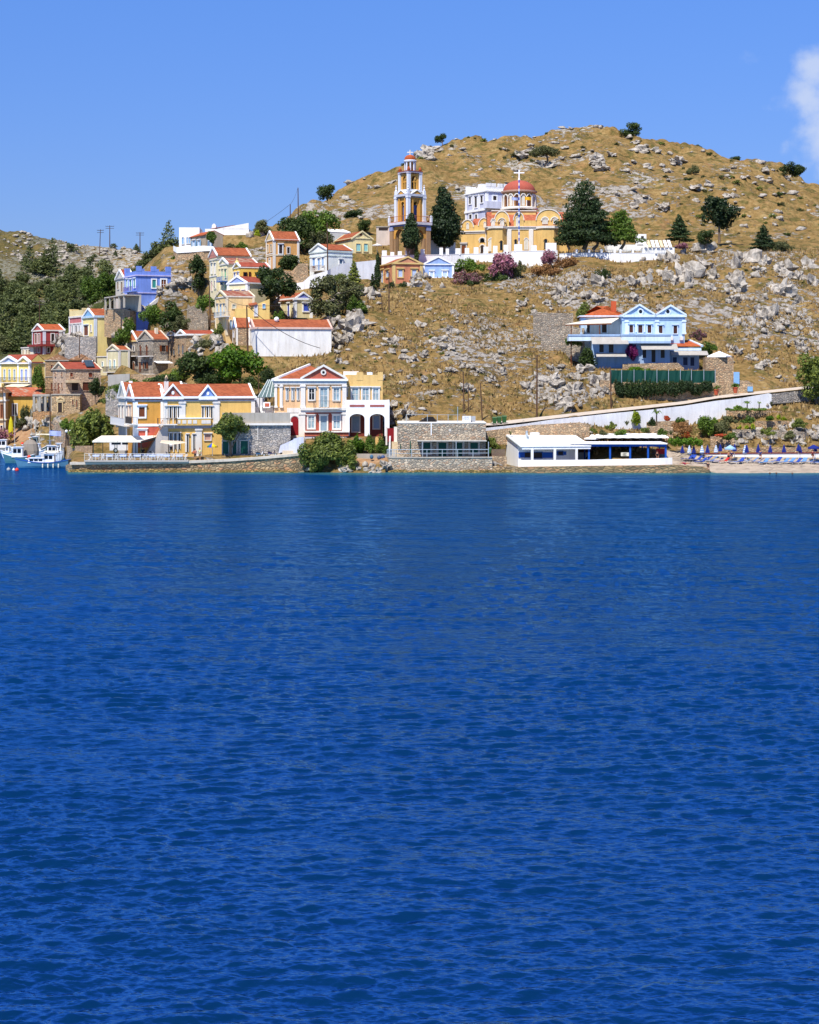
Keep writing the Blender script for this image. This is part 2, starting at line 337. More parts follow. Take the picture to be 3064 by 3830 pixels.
        s.fe(c, face, [(u0-.2, zb-.22), (u1+.2, zb-.22), (u1+.2, zb-.002), (u0-.2, zb-.002)], -.02, d); s.part('coping', c, cope, g)
        if boss:
            b_ = MB(); r_ = .22; s.fe(b_, face, [(ua+r_*math.cos(i*math.pi/4), zb+(za-zb)*.42+1.3*r_*math.sin(i*math.pi/4)) for i in range(8)], .04, .12); s.part('boss', b_, boss, g)
        return g
    def hip(s, zr_py, roof, ov=.4, ze=None, ridge=.5):
        z = s.ze if ze is None else ze; zr = s.zc(zr_py); L, W = s.L, s.W; m = MB(); i = min(L, W)*ridge
        v = [(-ov, -ov, z), (L+ov, -ov, z), (L+ov, W+ov, z), (-ov, W+ov, z)]
        a, b = ((i, W/2, zr), (L-i, W/2, zr)) if L >= W else ((L/2, i, zr), (L/2, W-i, zr))
        if L >= W: m.add(v+[a, b], [(0, 1, 5, 4), (2, 3, 4, 5), (1, 2, 5), (3, 0, 4), (3, 2, 1, 0)])
        else: m.add(v+[a, b], [(0, 1, 4), (2, 3, 5), (1, 2, 5, 4), (3, 0, 4, 5), (3, 2, 1, 0)])
        return s.part('roof', m, roof)
    def parapet(s, h, mat, t=.3, merl=None, mh=.5, mw=.7, faces='FLRB', name='parapet'):
        m = MB(); z0, z1 = s.ze, s.ze+h
        m.box(0, s.L, 0, t, z0, z1); m.box(0, s.L, s.W-t, s.W, z0, z1); m.box(0, t, t, s.W-t, z0, z1); m.box(s.L-t, s.L, t, s.W-t, z0, z1)
        if merl:
            for i in range(merl):
                c = s.L*i/(merl-1) if merl > 1 else 0; a = min(max(c-mw/2, -.03), s.L+.03-mw); m.box(a, a+mw, -.03, t+.03, z1-.01, z1+mh); m.box(a, a+mw, s.W-t-.03, s.W+.03, z1-.01, z1+mh)
        return s.part(name, m, mat)
    def balcony(s, face, x0, x1, yt, yb_, d=1.1, rail=None, slab=None, h=None, off=0, brack=True):
        u0, zb = s.pt(face, x0, yb_, off+d*.7); u1, _ = s.pt(face, x1, yb_, off+d*.7); _, zt = s.pt(face, x0, yt, off+d*.7)
        if u0 > u1: u0, u1 = u1, u0
        m = MB(); s.fb(m, face, u0, u1, zb-.16, zb, off-.02, off+d)
        if brack:
            for f in (.12, .88): u = u0+(u1-u0)*f; s.fe(m, face, [(u-.1, zb-.6), (u+.1, zb-.6), (u+.1, zb-.16), (u-.1, zb-.16)], off-.01, off+.45)
        o = s.part('balcony', m, slab or TRIM); r = MB(); rd = .022; n = max(4, int((u1-u0)/.22))
        s.fb(r, face, u0, u1, zt-.04, zt, off+d-.06, off+d-.01)
        for i in range(n+1): u = u0+(u1-u0-.03)*i/n; s.fb(r, face, u, u+.03, zb, zt-.04, off+d-.05, off+d-.02)
        for u in (u0, u1-.03):
            s.fb(r, face, u, u+.04, zt-.04, zt, off, off+d-.06)
            for j in range(4): s.fb(r, face, u, u+.03, zb, zt-.04, off+.05+j*d*.22, off+.08+j*d*.22)
        s.part('railing', r, rail or IRON, o); return o
    def awn(s, face, x0, x1, yt, yb_, d, mat, off=0, name='awning', posts=None, sag=0):
        """sloping canopy: yt = photo row where it meets the wall, yb_ = row of its outer edge"""
        u0, zt = s.pt(face, x0, yt, off); u1, _ = s.pt(face, x1, yt, off); _, zb = s.pt(face, x0, yb_, off+d)
        if u0 > u1: u0, u1 = u1, u0
        m = MB(); q = {'F': [(u0, -off, zt), (u0, -off-d, zb), (u0, -off-d, zb-.06), (u0, -off, zt-.06)], 'L': [(-off, u0, zt), (-off-d, u0, zb), (-off-d, u0, zb-.06), (-off, u0, zt-.06)]}[face]
        m.ext(q, (u1-u0, 0, 0) if face == 'F' else (0, u1-u0, 0)); o = s.part(name, m, mat)
        if posts:
            p = MB()
            for i in range(posts[0]):
                u = u0+.1+(u1-u0-.2)*i/max(1, posts[0]-1); a = (u, -off-d+.08) if face == 'F' else (-off-d+.08, u); p.tube((a[0], a[1], posts[1]), (a[0], a[1], zb-.03), .05)
            s.part('post', p, posts[2], o)
        return o
    def box(s, face, x0, x1, y0, y1, d0, d1, mat, name):       # any block in front of a face, by photo rectangle on its front plane
        u0, z1 = s.pt(face, x0, y0, d1); u1, _ = s.pt(face, x1, y0, d1); _, z0 = s.pt(face, x0, y1, d1)
        m = MB(); s.fb(m, face, min(u0, u1), max(u0, u1), z0, z1, d0, d1); return s.part(name, m, mat)
    def end(s): s.part('wall', s.walls, s.mat); s.done = True
# ---------------------------------------------------------------- buildings
def wins(h, face, rects, **k):
    for r in rects: h.win(face, *r, **k)
def merge(main, sub):
    off = sub.root.location-main.root.location; a = main.t; v = Vector((off.x*math.cos(a)+off.y*math.sin(a), -off.x*math.sin(a)+off.y*math.cos(a), off.z))
    for c in list(sub.root.children): c.parent = main.root; c.location = v; c.rotation_euler = (0, 0, sub.t-main.t)
    bpy.data.objects.remove(sub.root)
def vault(h, face, x0, x1, ya, yb, depth, wall, rim, roof=None, d=.0, rw=.28):
    """rounded gable with a moulded rim, barrel roof running back"""
    u0, zb = h.pt(face, x0, yb, d); u1, _ = h.pt(face, x1, yb, d); _, za = h.pt(face, x0, ya, d)
    if u0 > u1: u0, u1 = u1, u0
    P = arc_pts(u0, u1, zb, za-zb, 14); m = MB(); h.fe(m, face, P, -depth, d+.02); g = h.part('rounded_gable', m, wall)
    if roof:
        r = MB()
        for (a, b) in zip(P, P[1:]): h.fe(r, face, [a, b, (b[0], b[1]+.1), (a[0], a[1]+.1)], -depth, d-.02)
        h.part('barrel_roof', r, roof, g)
    r = MB(); c = (u0+u1)/2
    for (a, b) in zip(P, P[1:]):
        def o(p): return (c+(p[0]-c)*(1+rw/((u1-u0)/2)*.6), zb+(p[1]-zb)*(1+rw*.7/(za-zb)))
        h.fe(r, face, [a, b, o(b), o(a)], -.12, d+.16)
    h.part('rim_moulding', r, rim, g); return g
def arcade(h, x0, x1, yt, yb, arches, off, d, mat):
    u0, zt = h.pt('F', x0, yt, off+d); u1, _ = h.pt('F', x1, yt, off+d); _, zb = h.pt('F', x0, yb, off+d); m = MB(); cur = u0
    for (a, b, ya, ys) in arches:
        ua, za = h.pt('F', a, ya, off+d); ub, _ = h.pt('F', b, ya, off+d); _, zs = h.pt('F', a, ys, off+d)
        h.fe(m, 'F', [(cur, zb), (ua, zb), (ua, zt), (cur, zt)], off, off+d)
        h.fe(m, 'F', [(ua, zt)]+arc_pts(ua, ub, zs, za-zs, 10)+[(ub, zt)], off, off+d); cur = ub
    h.fe(m, 'F', [(cur, zb), (u1, zb), (u1, zt), (cur, zt)], off, off+d)
    return h.part('arcade', m, mat)
P_ = plaster
# ---- seafront, left: orange house and its grey neighbour behind
view(400, 1240, 3.45)
h = House('townhouse', 'deep orange two storey house with one brown shuttered window behind the quay terrace', 'house', 350, 257, 18, 742, 1610, 870, xl=255, mat=P_((226, 156, 58)))
h.gable('x', 305, 700, TILE, cope=WHITE, tri=P_((196, 104, 78)))
h.strip(845, 868, .32, WHITE); h.strip(868, 905, .12, GREYT, 'frieze'); h.corners(.55, WHITE)
h.win('F', 412, 488, 975, 1100, fr=WHITE, pane=BROWN, lint=.16, kind='window', fw=.3)
h.band('F', 366, 740, 1192, 1225, .1, WHITE, 'string_course'); h.band('F', 370, 740, 1228, 1500, .04, P_((214, 92, 70)), 'red_ground_floor')
h.win('F', 405, 497, 1280, 1345, fr=WHITE, pane=BLUEP, lint=.16, fw=.26)
wins(h, 'L', [(262, 280, 965, 1165), (300, 318, 965, 1165)], fr=TRIM, pane=BROWN, lint=.12)
h.band('L', 250, 350, 870, 900, .1, plaster((120, 140, 170)), 'blue_frieze')
h.balcony('L', 262, 345, 1095, 1180, d=1.0)
m = MB(); u0, _ = h.pt('F', 515, 1345, 1.2); u1, zt = h.pt('F', 722, 1222, 1.2)
h.fe(m, 'F', [(u0, -.5), (u1+.8, -.5), (u1+.8, zt), (u1, zt), (u0, .35)], .05, 1.25); o = h.part('stair', m, P_((200, 190, 178)))
r = MB(); n = 14
for i in range(n+1):
    u = u0+(u1-u0)*i/n; z = .35+(zt-.35)*i/n; r.tube((u, -1.2, z), (u, -1.2, z+.95), .025, n=4)
r.tube((u0, -1.2, 1.3), (u1, -1.2, zt+.95), .03, n=4); h.part('handrail', r, paint((200, 120, 50)), o)
h.end()
g = House('townhouse', 'grey gabled house with white coping squeezed behind the deep orange house', 'house', 255, 264.2, 18, 1010, 1610, 862, xl=150, mat=P_((196, 190, 176)))
g.gable('x', 205, 662, TILE, cope=WHITE); g.strip(845, 868, .25, TRIM)
wins(g, 'L', [(160, 178, 960, 1170), (205, 222, 960, 1170)], pane=BROWN, lint=.12); g.balcony('L', 70, 250, 1095, 1180, d=1.1, rail=paint((210, 214, 220)))
m = MB()
for u, z in ((2, 1.9), (5, 1.9)): pass
m.box(1.0, 1.5, g.W/2-.3, g.W/2+.3, g.zr-.4, g.zr+.3); g.part('chimney', m, WHITE, g.roof)
m = MB(); m.box(6.2, 6.6, 1.6, 2.0, g.ze+.6, g.zr+.7); m.lathe([(.26, 0), (.1, .45), (.01, .5)], (6.4, 1.8, g.zr+.7), 8); g.part('chimney', m, P_((226, 196, 150)), g.roof)
g.end()
# yellow villa with two small pediments
h = House('villa', 'long yellow two storey villa with one red and one blue pediment on the seafront', 'villa', 737, 257.6, 15, 1904, 1610, 870, W=10.5, mat=P_((240, 190, 96)))
h.gable('x', 740, 690, TILE, cope=WHITE)
h.strip(838, 865, .34, WHITE); h.strip(865, 902, .14, GREYT, 'frieze'); h.corners(.5, TRIM)
h.pediment('F', 735, 970, 850, 700, 856, P_((184, 96, 76)), WHITE, TILE, boss=WHITE)
h.pediment('F', 1200, 1405, 1300, 712, 860, P_((128, 160, 230)), WHITE, TILE, boss=WHITE)
h.pil('F', 972, .95, TRIM, z0=1205, z1=900); h.pil('F', 1412, .95, TRIM, z0=1205, z1=900); h.pil('F', 1183, .95, TRIM, z1=1250)
h.band('F', 740, 1900, 1212, 1252, .16, GREYT, 'string_course')
SHW = paint((236, 232, 222), 'white_shutter')
for x in (768, 818, 872, 925): h.win('F', x-9, x+12, 968, 1115, lint=.14, fw=.12, pane=GLASS); h.box('F', x-22, x-10, 968, 1190, .11, .16, SHW, 'open_shutter')
for x in (1238, 1296, 1352): h.win('F', x-10, x+10, 968, 1115, lint=.14, fw=.12, pane=GLASS); h.box('F', x+12, x+26, 968, 1120, .11, .16, SHW, 'open_shutter')
for x in (768, 824, 878, 932): h.win('F', x-9, x+12, 1312, 1520, lint=.12, fw=.12, kind='door', pane=GLASS, sill=False); h.box('F', x-24, x-10, 1312, 1555, .11, .16, SHW, 'open_shutter')
for x in (1030, 1112): h.win('F', x+2, x+20, 1328, 1555, lint=.16, fw=.24, kind='door', pane=GLASS, sill=False); h.box('F', x-22, x, 1328, 1555, .11, .16, SHW, 'open_shutter')
h.win('F', 1262, 1340, 1325, 1400, lint=.14, fw=.12, pane=paint((205, 160, 140)))
h.balcony('F', 660, 905, 1118, 1195, d=1.3)
h.box('F', 905, 1345, 1124, 1212, .0, .5, P_((240, 190, 96)), 'balustrade'); h.box('F', 905, 1345, 1112, 1126, .0, .56, WHITE, 'balustrade_cap')
for a, b in ((915, 950), (975, 1025), (1045, 1093), (1113, 1163), (1222, 1340)): h.box('F', a, b, 1143, 1190, .49, .54, TRIM, 'panel')
m = MB(); m.box(.35, .95, 2.2, 2.8, h.ze+.3, h.zr+.55); h.part('chimney', m, TRIM, h.roof); m = MB(); m.lathe([(.36, 0), (.3, .25), (.06, .62), (.01, .64)], (.65, 2.5, h.zr+.55), 8); h.part('chimney_cowl', m, IRON, h.roof)
h.end()
# dark stone store under the terrace right of the yellow villa
view(850, 1280, 4.3125)
h = House('storehouse', 'dark rubble stone storehouse with green doors under a walled terrace, beside the red arched gate', 'storehouse', -85, 255.6, 5, 1022, 1812, 1330, W=5, mat=GREY_ST)
h.strip(1308, 1340, .3, TRIM, 'slab'); m = MB(); m.box(.05, h.L-.05, .05, .35, h.ze+.1, h.ze+1.75); h.part('parapet', m, P_((178, 168, 152)))
h.win('F', 218, 335, 1592, 1800, fr=P_((186, 178, 166)), pane=GREENP, kind='door', sill=False); h.win('F', 90, 150, 1600, 1800, fr=P_((186, 178, 166)), pane=GREENP, kind='door', sill=False); h.win('F', -70, 20, 1600, 1800, fr=P_((186, 178, 166)), pane=GREENP, kind='door', sill=False)
h.band('F', 490, 500, 1345, 1580, .08, TRIM, 'downpipe'); h.end()
# white stair block and glass lean-to between villa and mansion
h = House('outbuilding', 'small white outbuilding with a flat roof beside the glass lean-to', 'outbuilding', 445, 263.5, 3, 770, 1260, 1040, W=6, mat=WHITE, pad=False)
h.box('F', 580, 695, 968, 1060, 0, 1.2, WHITE, 'parapet'); h.box('F', 608, 678, 985, 1038, 1.19, 1.24, P_((206, 96, 66)), 'panel'); h.box('F', 462, 600, 900, 1040, -3, -.2, P_((226, 226, 234)), 'upper_wall')
m = MB(); a = h.pt('F', 505, 890); b = h.pt('F', 765, 890); m.ext([(a[0], -1.2, a[1]), (b[0], -1.2, a[1]+.05), (b[0], 2.2, a[1]+2.6), (a[0]+1.4, 2.2, a[1]+2.6)], (0, 0, .05)); gl = h.part('glass_canopy', m, glassy((110, 130, 128)))
m = MB()
for i in range(5): u = a[0]+(b[0]-a[0])*i/4; m.slab((u, -1.2, a[1]+.06), (u+1.4*(1-i/4), 2.2, a[1]+2.66), .09, .07)
h.part('rafter', m, paint((215, 222, 218)), gl); m = MB()
m.tube((a[0]+.2, -1.15, a[1]), (a[0]+.2, -1.15, -.2), .05); m.tube((b[0]-.1, -1.15, a[1]), (b[0]-.1, -1.15, -.2), .05); h.part('post', m, IRON, gl); h.end()
# peach mansion
view(1000, 1280, 3.45); PE = P_((242, 190, 134)); RD = P_((176, 78, 62)); VL = paint((228, 234, 236), 'pale_curtain')
h = House('mansion', 'peach mansion with red pediment, white columns, red ground floor and small iron balcony', 'mansion', 95, 262, 3, 1008, 1215, 500, W=11, mat=PE)
h.hip(300, TILE, ridge=.48)
u0, ze = h.pt('F', 222, 463); m = MB(); i_ = h.W*.48; m.slab((-.35, -.35, h.ze+.02), (i_, h.W/2, h.zc(300)+.05), .35, .28); h.part('hip_coping', m, WHITE)
h.strip(472, 500, .4, WHITE); h.strip(500, 545, .2, P_((214, 212, 208)), 'frieze')
h.pediment('F', 445, 1010, 735, 312, 478, P_((196, 92, 68)), TRIM, TILE, boss=None)
m = MB(); c = h.pt('F', 725, 388); h.fe(m, 'F', [(c[0]+.42*math.cos(k*math.pi/8), c[1]+.42*math.sin(k*math.pi/8)) for k in range(16)], .04, .2); o = h.part('round_window', m, TRIM)
m = MB(); h.fe(m, 'F', [(c[0]+.2*math.cos(k*math.pi/6), c[1]+.2*math.sin(k*math.pi/6)) for k in range(12)], .2, .22); h.part('pane', m, GLASS, o)
for x, w in ((460, .72), (995, .62), (112, .35), (183, .35)): h.pil('F', x, w, TRIM, z0=845, z1=545, d=.2)
h.pil('F', 450, .95, TRIM, z1=905, d=.2); h.pil('F', 998, .75, TRIM, z1=905, d=.2)
wins(h, 'F', [(242, 268, 595, 742), (314, 342, 595, 742), (384, 410, 595, 742)], lint=.14, pane=GLASS, mull=False)
for x in (246, 320, 388): h.box('F', x, x+12, 600, 740, .03, .05, VL, 'curtain')
h.win('F', 540, 605, 600, 740, lint=.16, pane=GLASS, mull=True, fw=.24); h.win('F', 685, 775, 597, 838, lint=.16, pane=PALEG, mull=True, fw=.24, kind='door', sill=False); h.win('F', 858, 926, 597, 745, lint=.16, pane=PALEG, mull=True, fw=.24)
h.box('F', 430, 1018, 845, 878, 0, .4, TRIM, 'string_course'); h.box('F', 255, 432, 848, 908, 0, .1, TRIM, 'string_course'); h.box('F', 436, 1015, 878, 905, 0, .22, P_((220, 218, 214)), 'string_course')
h.band('F', 476, 986, 905, 1152, .05, P_((186, 84, 64)), 'red_ground_floor'); h.band('F', 130, 436, 905, 1160, .03, TRIM, 'white_ground_floor')
h.win('F', 530, 605, 958, 1105, lint=.1, pane=PALEG, fw=.24, off=.05, mull=True); h.win('F', 688, 768, 952, 1148, lint=.1, pane=paint((140, 160, 172)), fw=.22, kind='door', sill=False, off=.05); h.win('F', 856, 936, 950, 1110, lint=.1, pane=PALEG, fw=.24, off=.05, mull=True)
h.balcony('F', 598, 925, 755, 848, d=1.25, slab=TRIM); h.win('F', 304, 404, 958, 1202, fr=TRIM, pane=REDP, arch=True, kind='gate', off=.03, fw=.2)
h.box('F', 480, 1060, 1150, 1165, 0, 2.3, TRIM, 'terrace_edge'); h.box('F', 480, 1050, 1165, 1212, 0, 2.1, P_((205, 100, 70)), 'terrace_wall'); h.box('F', 480, 1020, 1212, 1400, 0, 2.0, P_((222, 222, 228)), 'terrace_base')
h.win('F', 110, 160, 580, 838, fr=TRIM, pane=P_((226, 160, 70)), arch=True, kind='porch_arch', fw=.14)
h.end(); MAN = h
g = House('wing', 'x', 'x', 1008, 264.0, 1, 1490, 1215, 492, W=9, mat=P_((232, 186, 106)))
g.parapet(.85, P_((232, 186, 106))); m = MB()
for a, b in ((905, 962), (1152, 1235), (1425, 1494)): u0, z = g.pt('F', a, 385); u1, _ = g.pt('F', b, 385); m.box(u0, u1, -.04, .4, g.ze, z)
g.part('merlon', m, P_((232, 186, 106))); m = MB()
u0, z = g.pt('F', 1288, 388); u1, _ = g.pt('F', 1357, 388); m.box(u0, u1, .05, .5, g.ze, z); g.part('white_merlon', m, WHITE); m = MB(); u0, z = g.pt('F', 968, 400); u1, _ = g.pt('F', 1172, 400); m.box(u0, u1, g.W-.6, g.W-.3, g.ze, z+.3); g.part('white_parapet', m, WHITE)
wins(g, 'F', [(1096, 1172, 600, 800), (1230, 1308, 600, 800), (1368, 1434, 600, 745), (1018, 1036, 600, 700)], pane=PALEG, lint=.16, fw=.24, mull=True)
g.band('F', 1020, 1488, 905, 1215, .03, P_((140, 58, 44)), 'red_ground_floor')
g.win('F', 1098, 1186, 955, 1150, fr=P_((214, 190, 168)), pane=paint((150, 158, 160)), kind='door', off=.03, fw=.2); g.win('F', 1372, 1444, 950, 1110, fr=P_((214, 190, 168)), pane=paint((150, 158, 170)), off=.03, fw=.2)
a = arcade(g, 1016, 1577, 745, 1212, [(1062, 1256, 925, 985), (1322, 1514, 925, 985)], 1.5, .3, WHITE)
m = MB(); u1, z1 = g.pt('F', 1577, 745, 1.8); _, zm = g.pt('F', 1500, 900, 1.8); g.fb(m, 'F', .0, u1-.3, zm-.1, zm+.1, 0, 1.5); m.box(u1-.3, u1, -1.5, 1.2, 0, z1); m.box(-.25, .05, -1.5, -.2, 0, z1-.01); g.part('terrace_floor', m, WHITE)
for q in ((1062, 1256), (1325, 1512)): g.box('F', q[0], q[1], 806, 835, 1.78, 1.84, P_((176, 96, 88)), 'parapet_panel'); 
m = MB()
for q in ((1062, 1256), (1325, 1512)):
    u0, z0 = g.pt('F', q[0], 745, 1.7); u1, z2 = g.pt('F', q[1], 806, 1.7); m.box(u0, u1, -1.78, -1.72, z0-.06, z0); m.box(u0, u1, -1.806, -1.49, z2-.35, z2)
g.part('terrace_rail', m, WHITE); g.end(); merge(MAN, g)
# flat-roofed stone house on the water
view(1420, 1440, 3.1944); BLOCK = P_((202, 194, 178), 'dressed_stone')
h = House('stone_house', 'flat roofed rubble stone house with four dark green doors and shutters at the water', 'house', 217, 256.2, .3, 1270, 856, 452, W=9, mat=STONE)
h.strip(446, 458, .06, TRIM, 'roof_edge')
wins(h, 'F', [(522, 606, 688, 815), (1084, 1175, 688, 815)], fr=BLOCK, pane=GREENP, fw=.34); wins(h, 'F', [(704, 797, 688, 850), (894, 988, 688, 850)], fr=BLOCK, pane=GREENP, fw=.34, kind='door', sill=False)
h.box('F', 450, 1280, 664, 674, 0, 1.9, P_((190, 184, 172)), 'canopy_slab')
m = MB()
for x in (515, 915, 1302): u, _ = h.pt('F', x, 700, 1.9); m.tube((u, -1.88, -.3), (u, -1.88, h.zc(672)), .06)
h.part('post', m, STEEL); h.band('F', 612, 622, 458, 600, .08, WHITE, 'downpipe'); h.band('F', 828, 856, 522, 555, .06, BLOCK, 'plaque')
h.band('F', 363, 374, 670, 820, .06, GREENP, 'narrow_shutter'); h.band('F', 246, 254, 705, 765, .06, GREENP, 'narrow_shutter'); h.end()
# ---- white taverna with porch
view(1860, 1440, 2.4643)
h = House('taverna', 'whitewashed taverna with white shed roof, blue shutters and open porch on the sea wall', 'taverna', 192, 256.5, 9, 742, 748, 612, W=8.5, mat=WHITE)
m = MB(); zt = wz(vy(470), h.Y+h.W)-h.zb+.15; ze2 = wz(vy(572), h.Y-2.3)-h.zb; sl2 = (zt-ze2)/(h.W+2.3); zf = ze2+2.3*sl2; h.ze = zf-.05; h.walls = MB(); h.walls.box(0, h.L, 0, h.W, -4, h.ze)
h.walls.ext([(0, 0, h.ze), (0, h.W, h.ze), (0, h.W, zt)], (h.L, 0, 0))
m.ext([(-.15, h.W+.1, zt+.05), (-.15, -2.3, ze2), (-.15, -2.3, ze2+.16), (-.15, h.W+.1, zt+.21)], (h.L+1.6, 0, 0)); r = h.part('roof', m, WHITE)
m = MB(); m.ext([(-.22, h.W+.1, zt-.08), (-.22, -2.3, ze2-.12), (-.22, -2.3, ze2+.02), (-.22, h.W+.1, zt+.06)], (.06, 0, 0)); h.part('verge_board', m, paint((150, 158, 152)), r)
m = MB(); zz = ze2
m.box(.1, h.L+1.4, -2.2, -2.0, zz-.35, zz-.05)
for x in (322, 530, 730): u, _ = h.pt('F', x, 650, 2.1); m.box(u-.17, u+.17, -2.25, -1.95, -.6, zz-.3)
for i in range(9): u = .6+i*h.L/8.3; m.box(u, u+.12, -2.29, -.02, zz-.05, zz+.06)
h.part('porch_frame', m, WHITE)
wins(h, 'F', [(252, 312, 622, 665), (334, 412, 620, 672), (560, 606, 612, 645)], pane=DARK, fr=paint((60, 110, 190)), fw=.08)
for a, b, c, d in ((196, 250, 620, 668), (418, 512, 620, 672), (606, 636, 612, 645), (546, 560, 612, 645)): h.band('F', a, b, c, d, .1, BLUEP, 'shutter')
m = MB(); m.tube((2.2, 3.2, h.ze), (2.2, 3.2, zt-.2), .22); m.tube((2.2, 3.2, zt-.2), (2.2, 3.9, zt+.25), .22); m.tube((2.2, 3.9, zt+.2), (2.2, 3.9, zt+.8), .16); h.part('flue', m, STEEL, r)
m = MB(); m.box(3.2, 4.4, 5, 6, zt-.6, zt+.45); h.part('water_tank', m, WHITE, r); h.end()
# blue pergola
def frame_thing(name, label, cat, pts_): pass
view(1860, 1440, 2.4643)
Yp = 256.3; X0, X1 = wx(vx(755), Yp), wx(vx(1558), Yp); Z0 = wz(vy(700), Yp); Z1 = wz(vy(548), Yp)
e = empty('pergola', (X0, Yp, Z0), 'long blue framed pergola with flat white roof beside the taverna', 'pergola'); L = X1-X0; Hh = Z1-Z0
m = MB(); m.box(-1.4, L+.1, -.5, 6.6, Hh+.05, Hh+.2); m.build('roof', WHITE, e)
m = MB(); m.box(-1, L, -.08, .08, Hh-.3, Hh+.05); m.box(-1, L, 6.2, 6.36, Hh-.3, Hh+.05)
for i in range(12): x = L*i/11; m.box(x-.05, x+.05, .09, 6.19, Hh-.25, Hh+.04)
m.build('beam', BLUEP, e)
for x in (845, 1040, 1225, 1390, 1553):
    u = wx(vx(x), Yp)-X0
    m = MB(); m.box(u-.13, u+.13, -.12, .12, -.4, Hh-.3); m.build('post', BLUEP, e); m = MB(); m.box(u-.1, u+.1, 6.2, 6.4, -.4, Hh-.3); m.build('post', BLUEP, e)
m = MB(); m.box(-1, L-.5, 6.5, 6.7, -.6, .95); m.build('back_wall', P_((205, 208, 214)), e)
m = MB(); m.box(-1, L-3.2, 6.5, 6.66, .96, Hh-.02); m.build('back_screen', paint((88, 30, 30)), e)
m = MB(); a = wx(vx(1466), Yp+2)-X0; b = wx(vx(1550), Yp+2)-X0; m.box(a, b, 2, 2.05, wz(vy(636), Yp+2)-Z0, wz(vy(585), Yp+2)-Z0); m.build('red_windbreak', paint((196, 34, 30)), e)
m = MB(); a = wx(vx(1140), Yp)-X0; b = wx(vx(1214), Yp)-X0; m.box(a, b, -.02, .04, wz(vy(655), Yp)-Z0, wz(vy(622), Yp)-Z0); sg = m.build('notice_board', paint((240, 236, 214)), e)
m = MB()
for i in range(5): z = wz(vy(628+i*5.5), Yp)-Z0; m.box(a+.25+.12*(i % 2), b-.3-.1*(i % 3), -.03, -.021, z-.04, z+.02)
m.build('lettering', paint((150, 146, 130)), sg)
# upper white canopy behind the pergola
Yq = 264.5; X0, X1 = wx(vx(905), Yq), wx(vx(1590), Yq); Zg = wz(vy(560), Yq)
e = empty('canopy', (X0, Yq, Zg), 'long white fabric canopy on thin dark posts, raised behind the blue pergola', 'canopy'); L = X1-X0
za, zb_ = wz(vy(487), Yq)-Zg, wz(vy(445), Yq+5)-Zg; m = MB()
for i in range(8):
    a, b = L*i/8, L*(i+1)/8; s_ = .05
    m.add([(a, 0, za), ((a+b)/2, 0, za-s_), (b, 0, za), (b-.4, 5, zb_), ((a+b)/2-.4, 5, zb_-s_), (a-.4, 5, zb_)], [(0, 1, 4, 5), (1, 2, 3, 4)])
m.build('fabric', WHITE, e); m = MB()
for i in range(6): x = L*.36+L*.6*i/5; m.tube((x, .1, -.5), (x, .1, za), .05)
m.box(L*.1, L*.95, 3.9, 4.1, -.5, 1.2); m.build('frame', IRON, e)
# ---- pale blue villa on the slope
view(1950, 1080, 2.0294); BL = P_((176, 206, 238)); BLD = P_((158, 188, 224)); BW = P_((214, 232, 248))
h = House('villa', 'pale blue villa with two pediments, orange tiled roof and grey awnings on the rocky slope', 'villa', 765, 299, -2, 1240, 600, 208, W=10, mat=BL)
VIL = h; m = MB()
h.strip(196, 212, .3, BW); h.strip(222, 238, .1, BLD, 'frieze')
h.pediment('F', 780, 1015, 905, 128, 206, BL, BW, TILE_O, depth=9.5); h.pediment('F', 1022, 1245, 1115, 133, 206, BL, BW, TILE_O, depth=9.5)
for x in (905, 1112):
    c = h.pt('F', x, 173); m = MB(); h.fe(m, 'F', [(c[0]+.55*math.cos(k*math.pi/6), c[1]+.6*math.sin(k*math.pi/6)) for k in range(12)], .04, .14); o = h.part('round_window', m, BW)
    m = MB(); h.fe(m, 'F', [(c[0]+.3*math.cos(k*math.pi/6), c[1]+.34*math.sin(k*math.pi/6)) for k in range(12)], .14, .16); h.part('pane', m, GLASS, o)
wins(h, 'F', [(820, 848, 275, 333), (887, 920, 275, 335), (958, 987, 275, 335), (1042, 1072, 280, 337), (1155, 1183, 280, 340)], pane=paint((74, 42, 34)), fr=BW, lint=.16, fw=.14)
for x in (800, 1030, 1235): h.pil('F', x, .6, BW, z0=345, z1=238)
for x in (872, 935): h.pil('F', x, .25, BW, z0=330, z1=262, cap=False)
for x in (1140, 1216): h.box('F', x-12, x+12, 362, 390, 0, .5, TRIM, 'air_conditioner')
h.end()
g = House('wing', 'x', 'x', 455, 303.5, -2, 790, 600, 216, W=6.5, mat=P_((220, 226, 230)), pad=False)
g.hip(126, TILE_O, ridge=.75, ov=.45); g.strip(203, 216, .3, BW); wins(g, 'F', [(612, 648, 272, 333), (498, 520, 276, 335)], pane=paint((60, 44, 40)), fr=BW, kind='door')
m = MB(); u, _ = g.pt('F', 706, 100, 0); m.box(u-.45, u+.45, 1.2, 2.0, g.ze+.5, g.zc(92)); g.part('chimney', m, paint((196, 90, 50))); g.pil('F', 470, .9, BL, z0=345)
m = MB(); a, za = g.pt('F', 335, 272, 4.4); b, zb_ = g.pt('F', 640, 262, 4.4); c, zc_ = g.pt('F', 750, 222, 0)
m.ext([(a, -4.4, za), (b+1, -4.4, zb_), (c, -.1, zc_), (a+4.5, -.1, zc_-.35)], (0, 0, .08)); o = g.part('canopy', m, P_((236, 226, 200)))
m = MB(); m.slab((a, -4.42, za-.2), (b+1, -4.42, zb_-.2), .15, .2)
for x in (a+1.0, b-1): m.tube((x, -4.2, -9), (x, -4.2, za-.1), .09)
g.part('canopy_frame', m, BROWN, o); g.end(); merge(VIL, g)
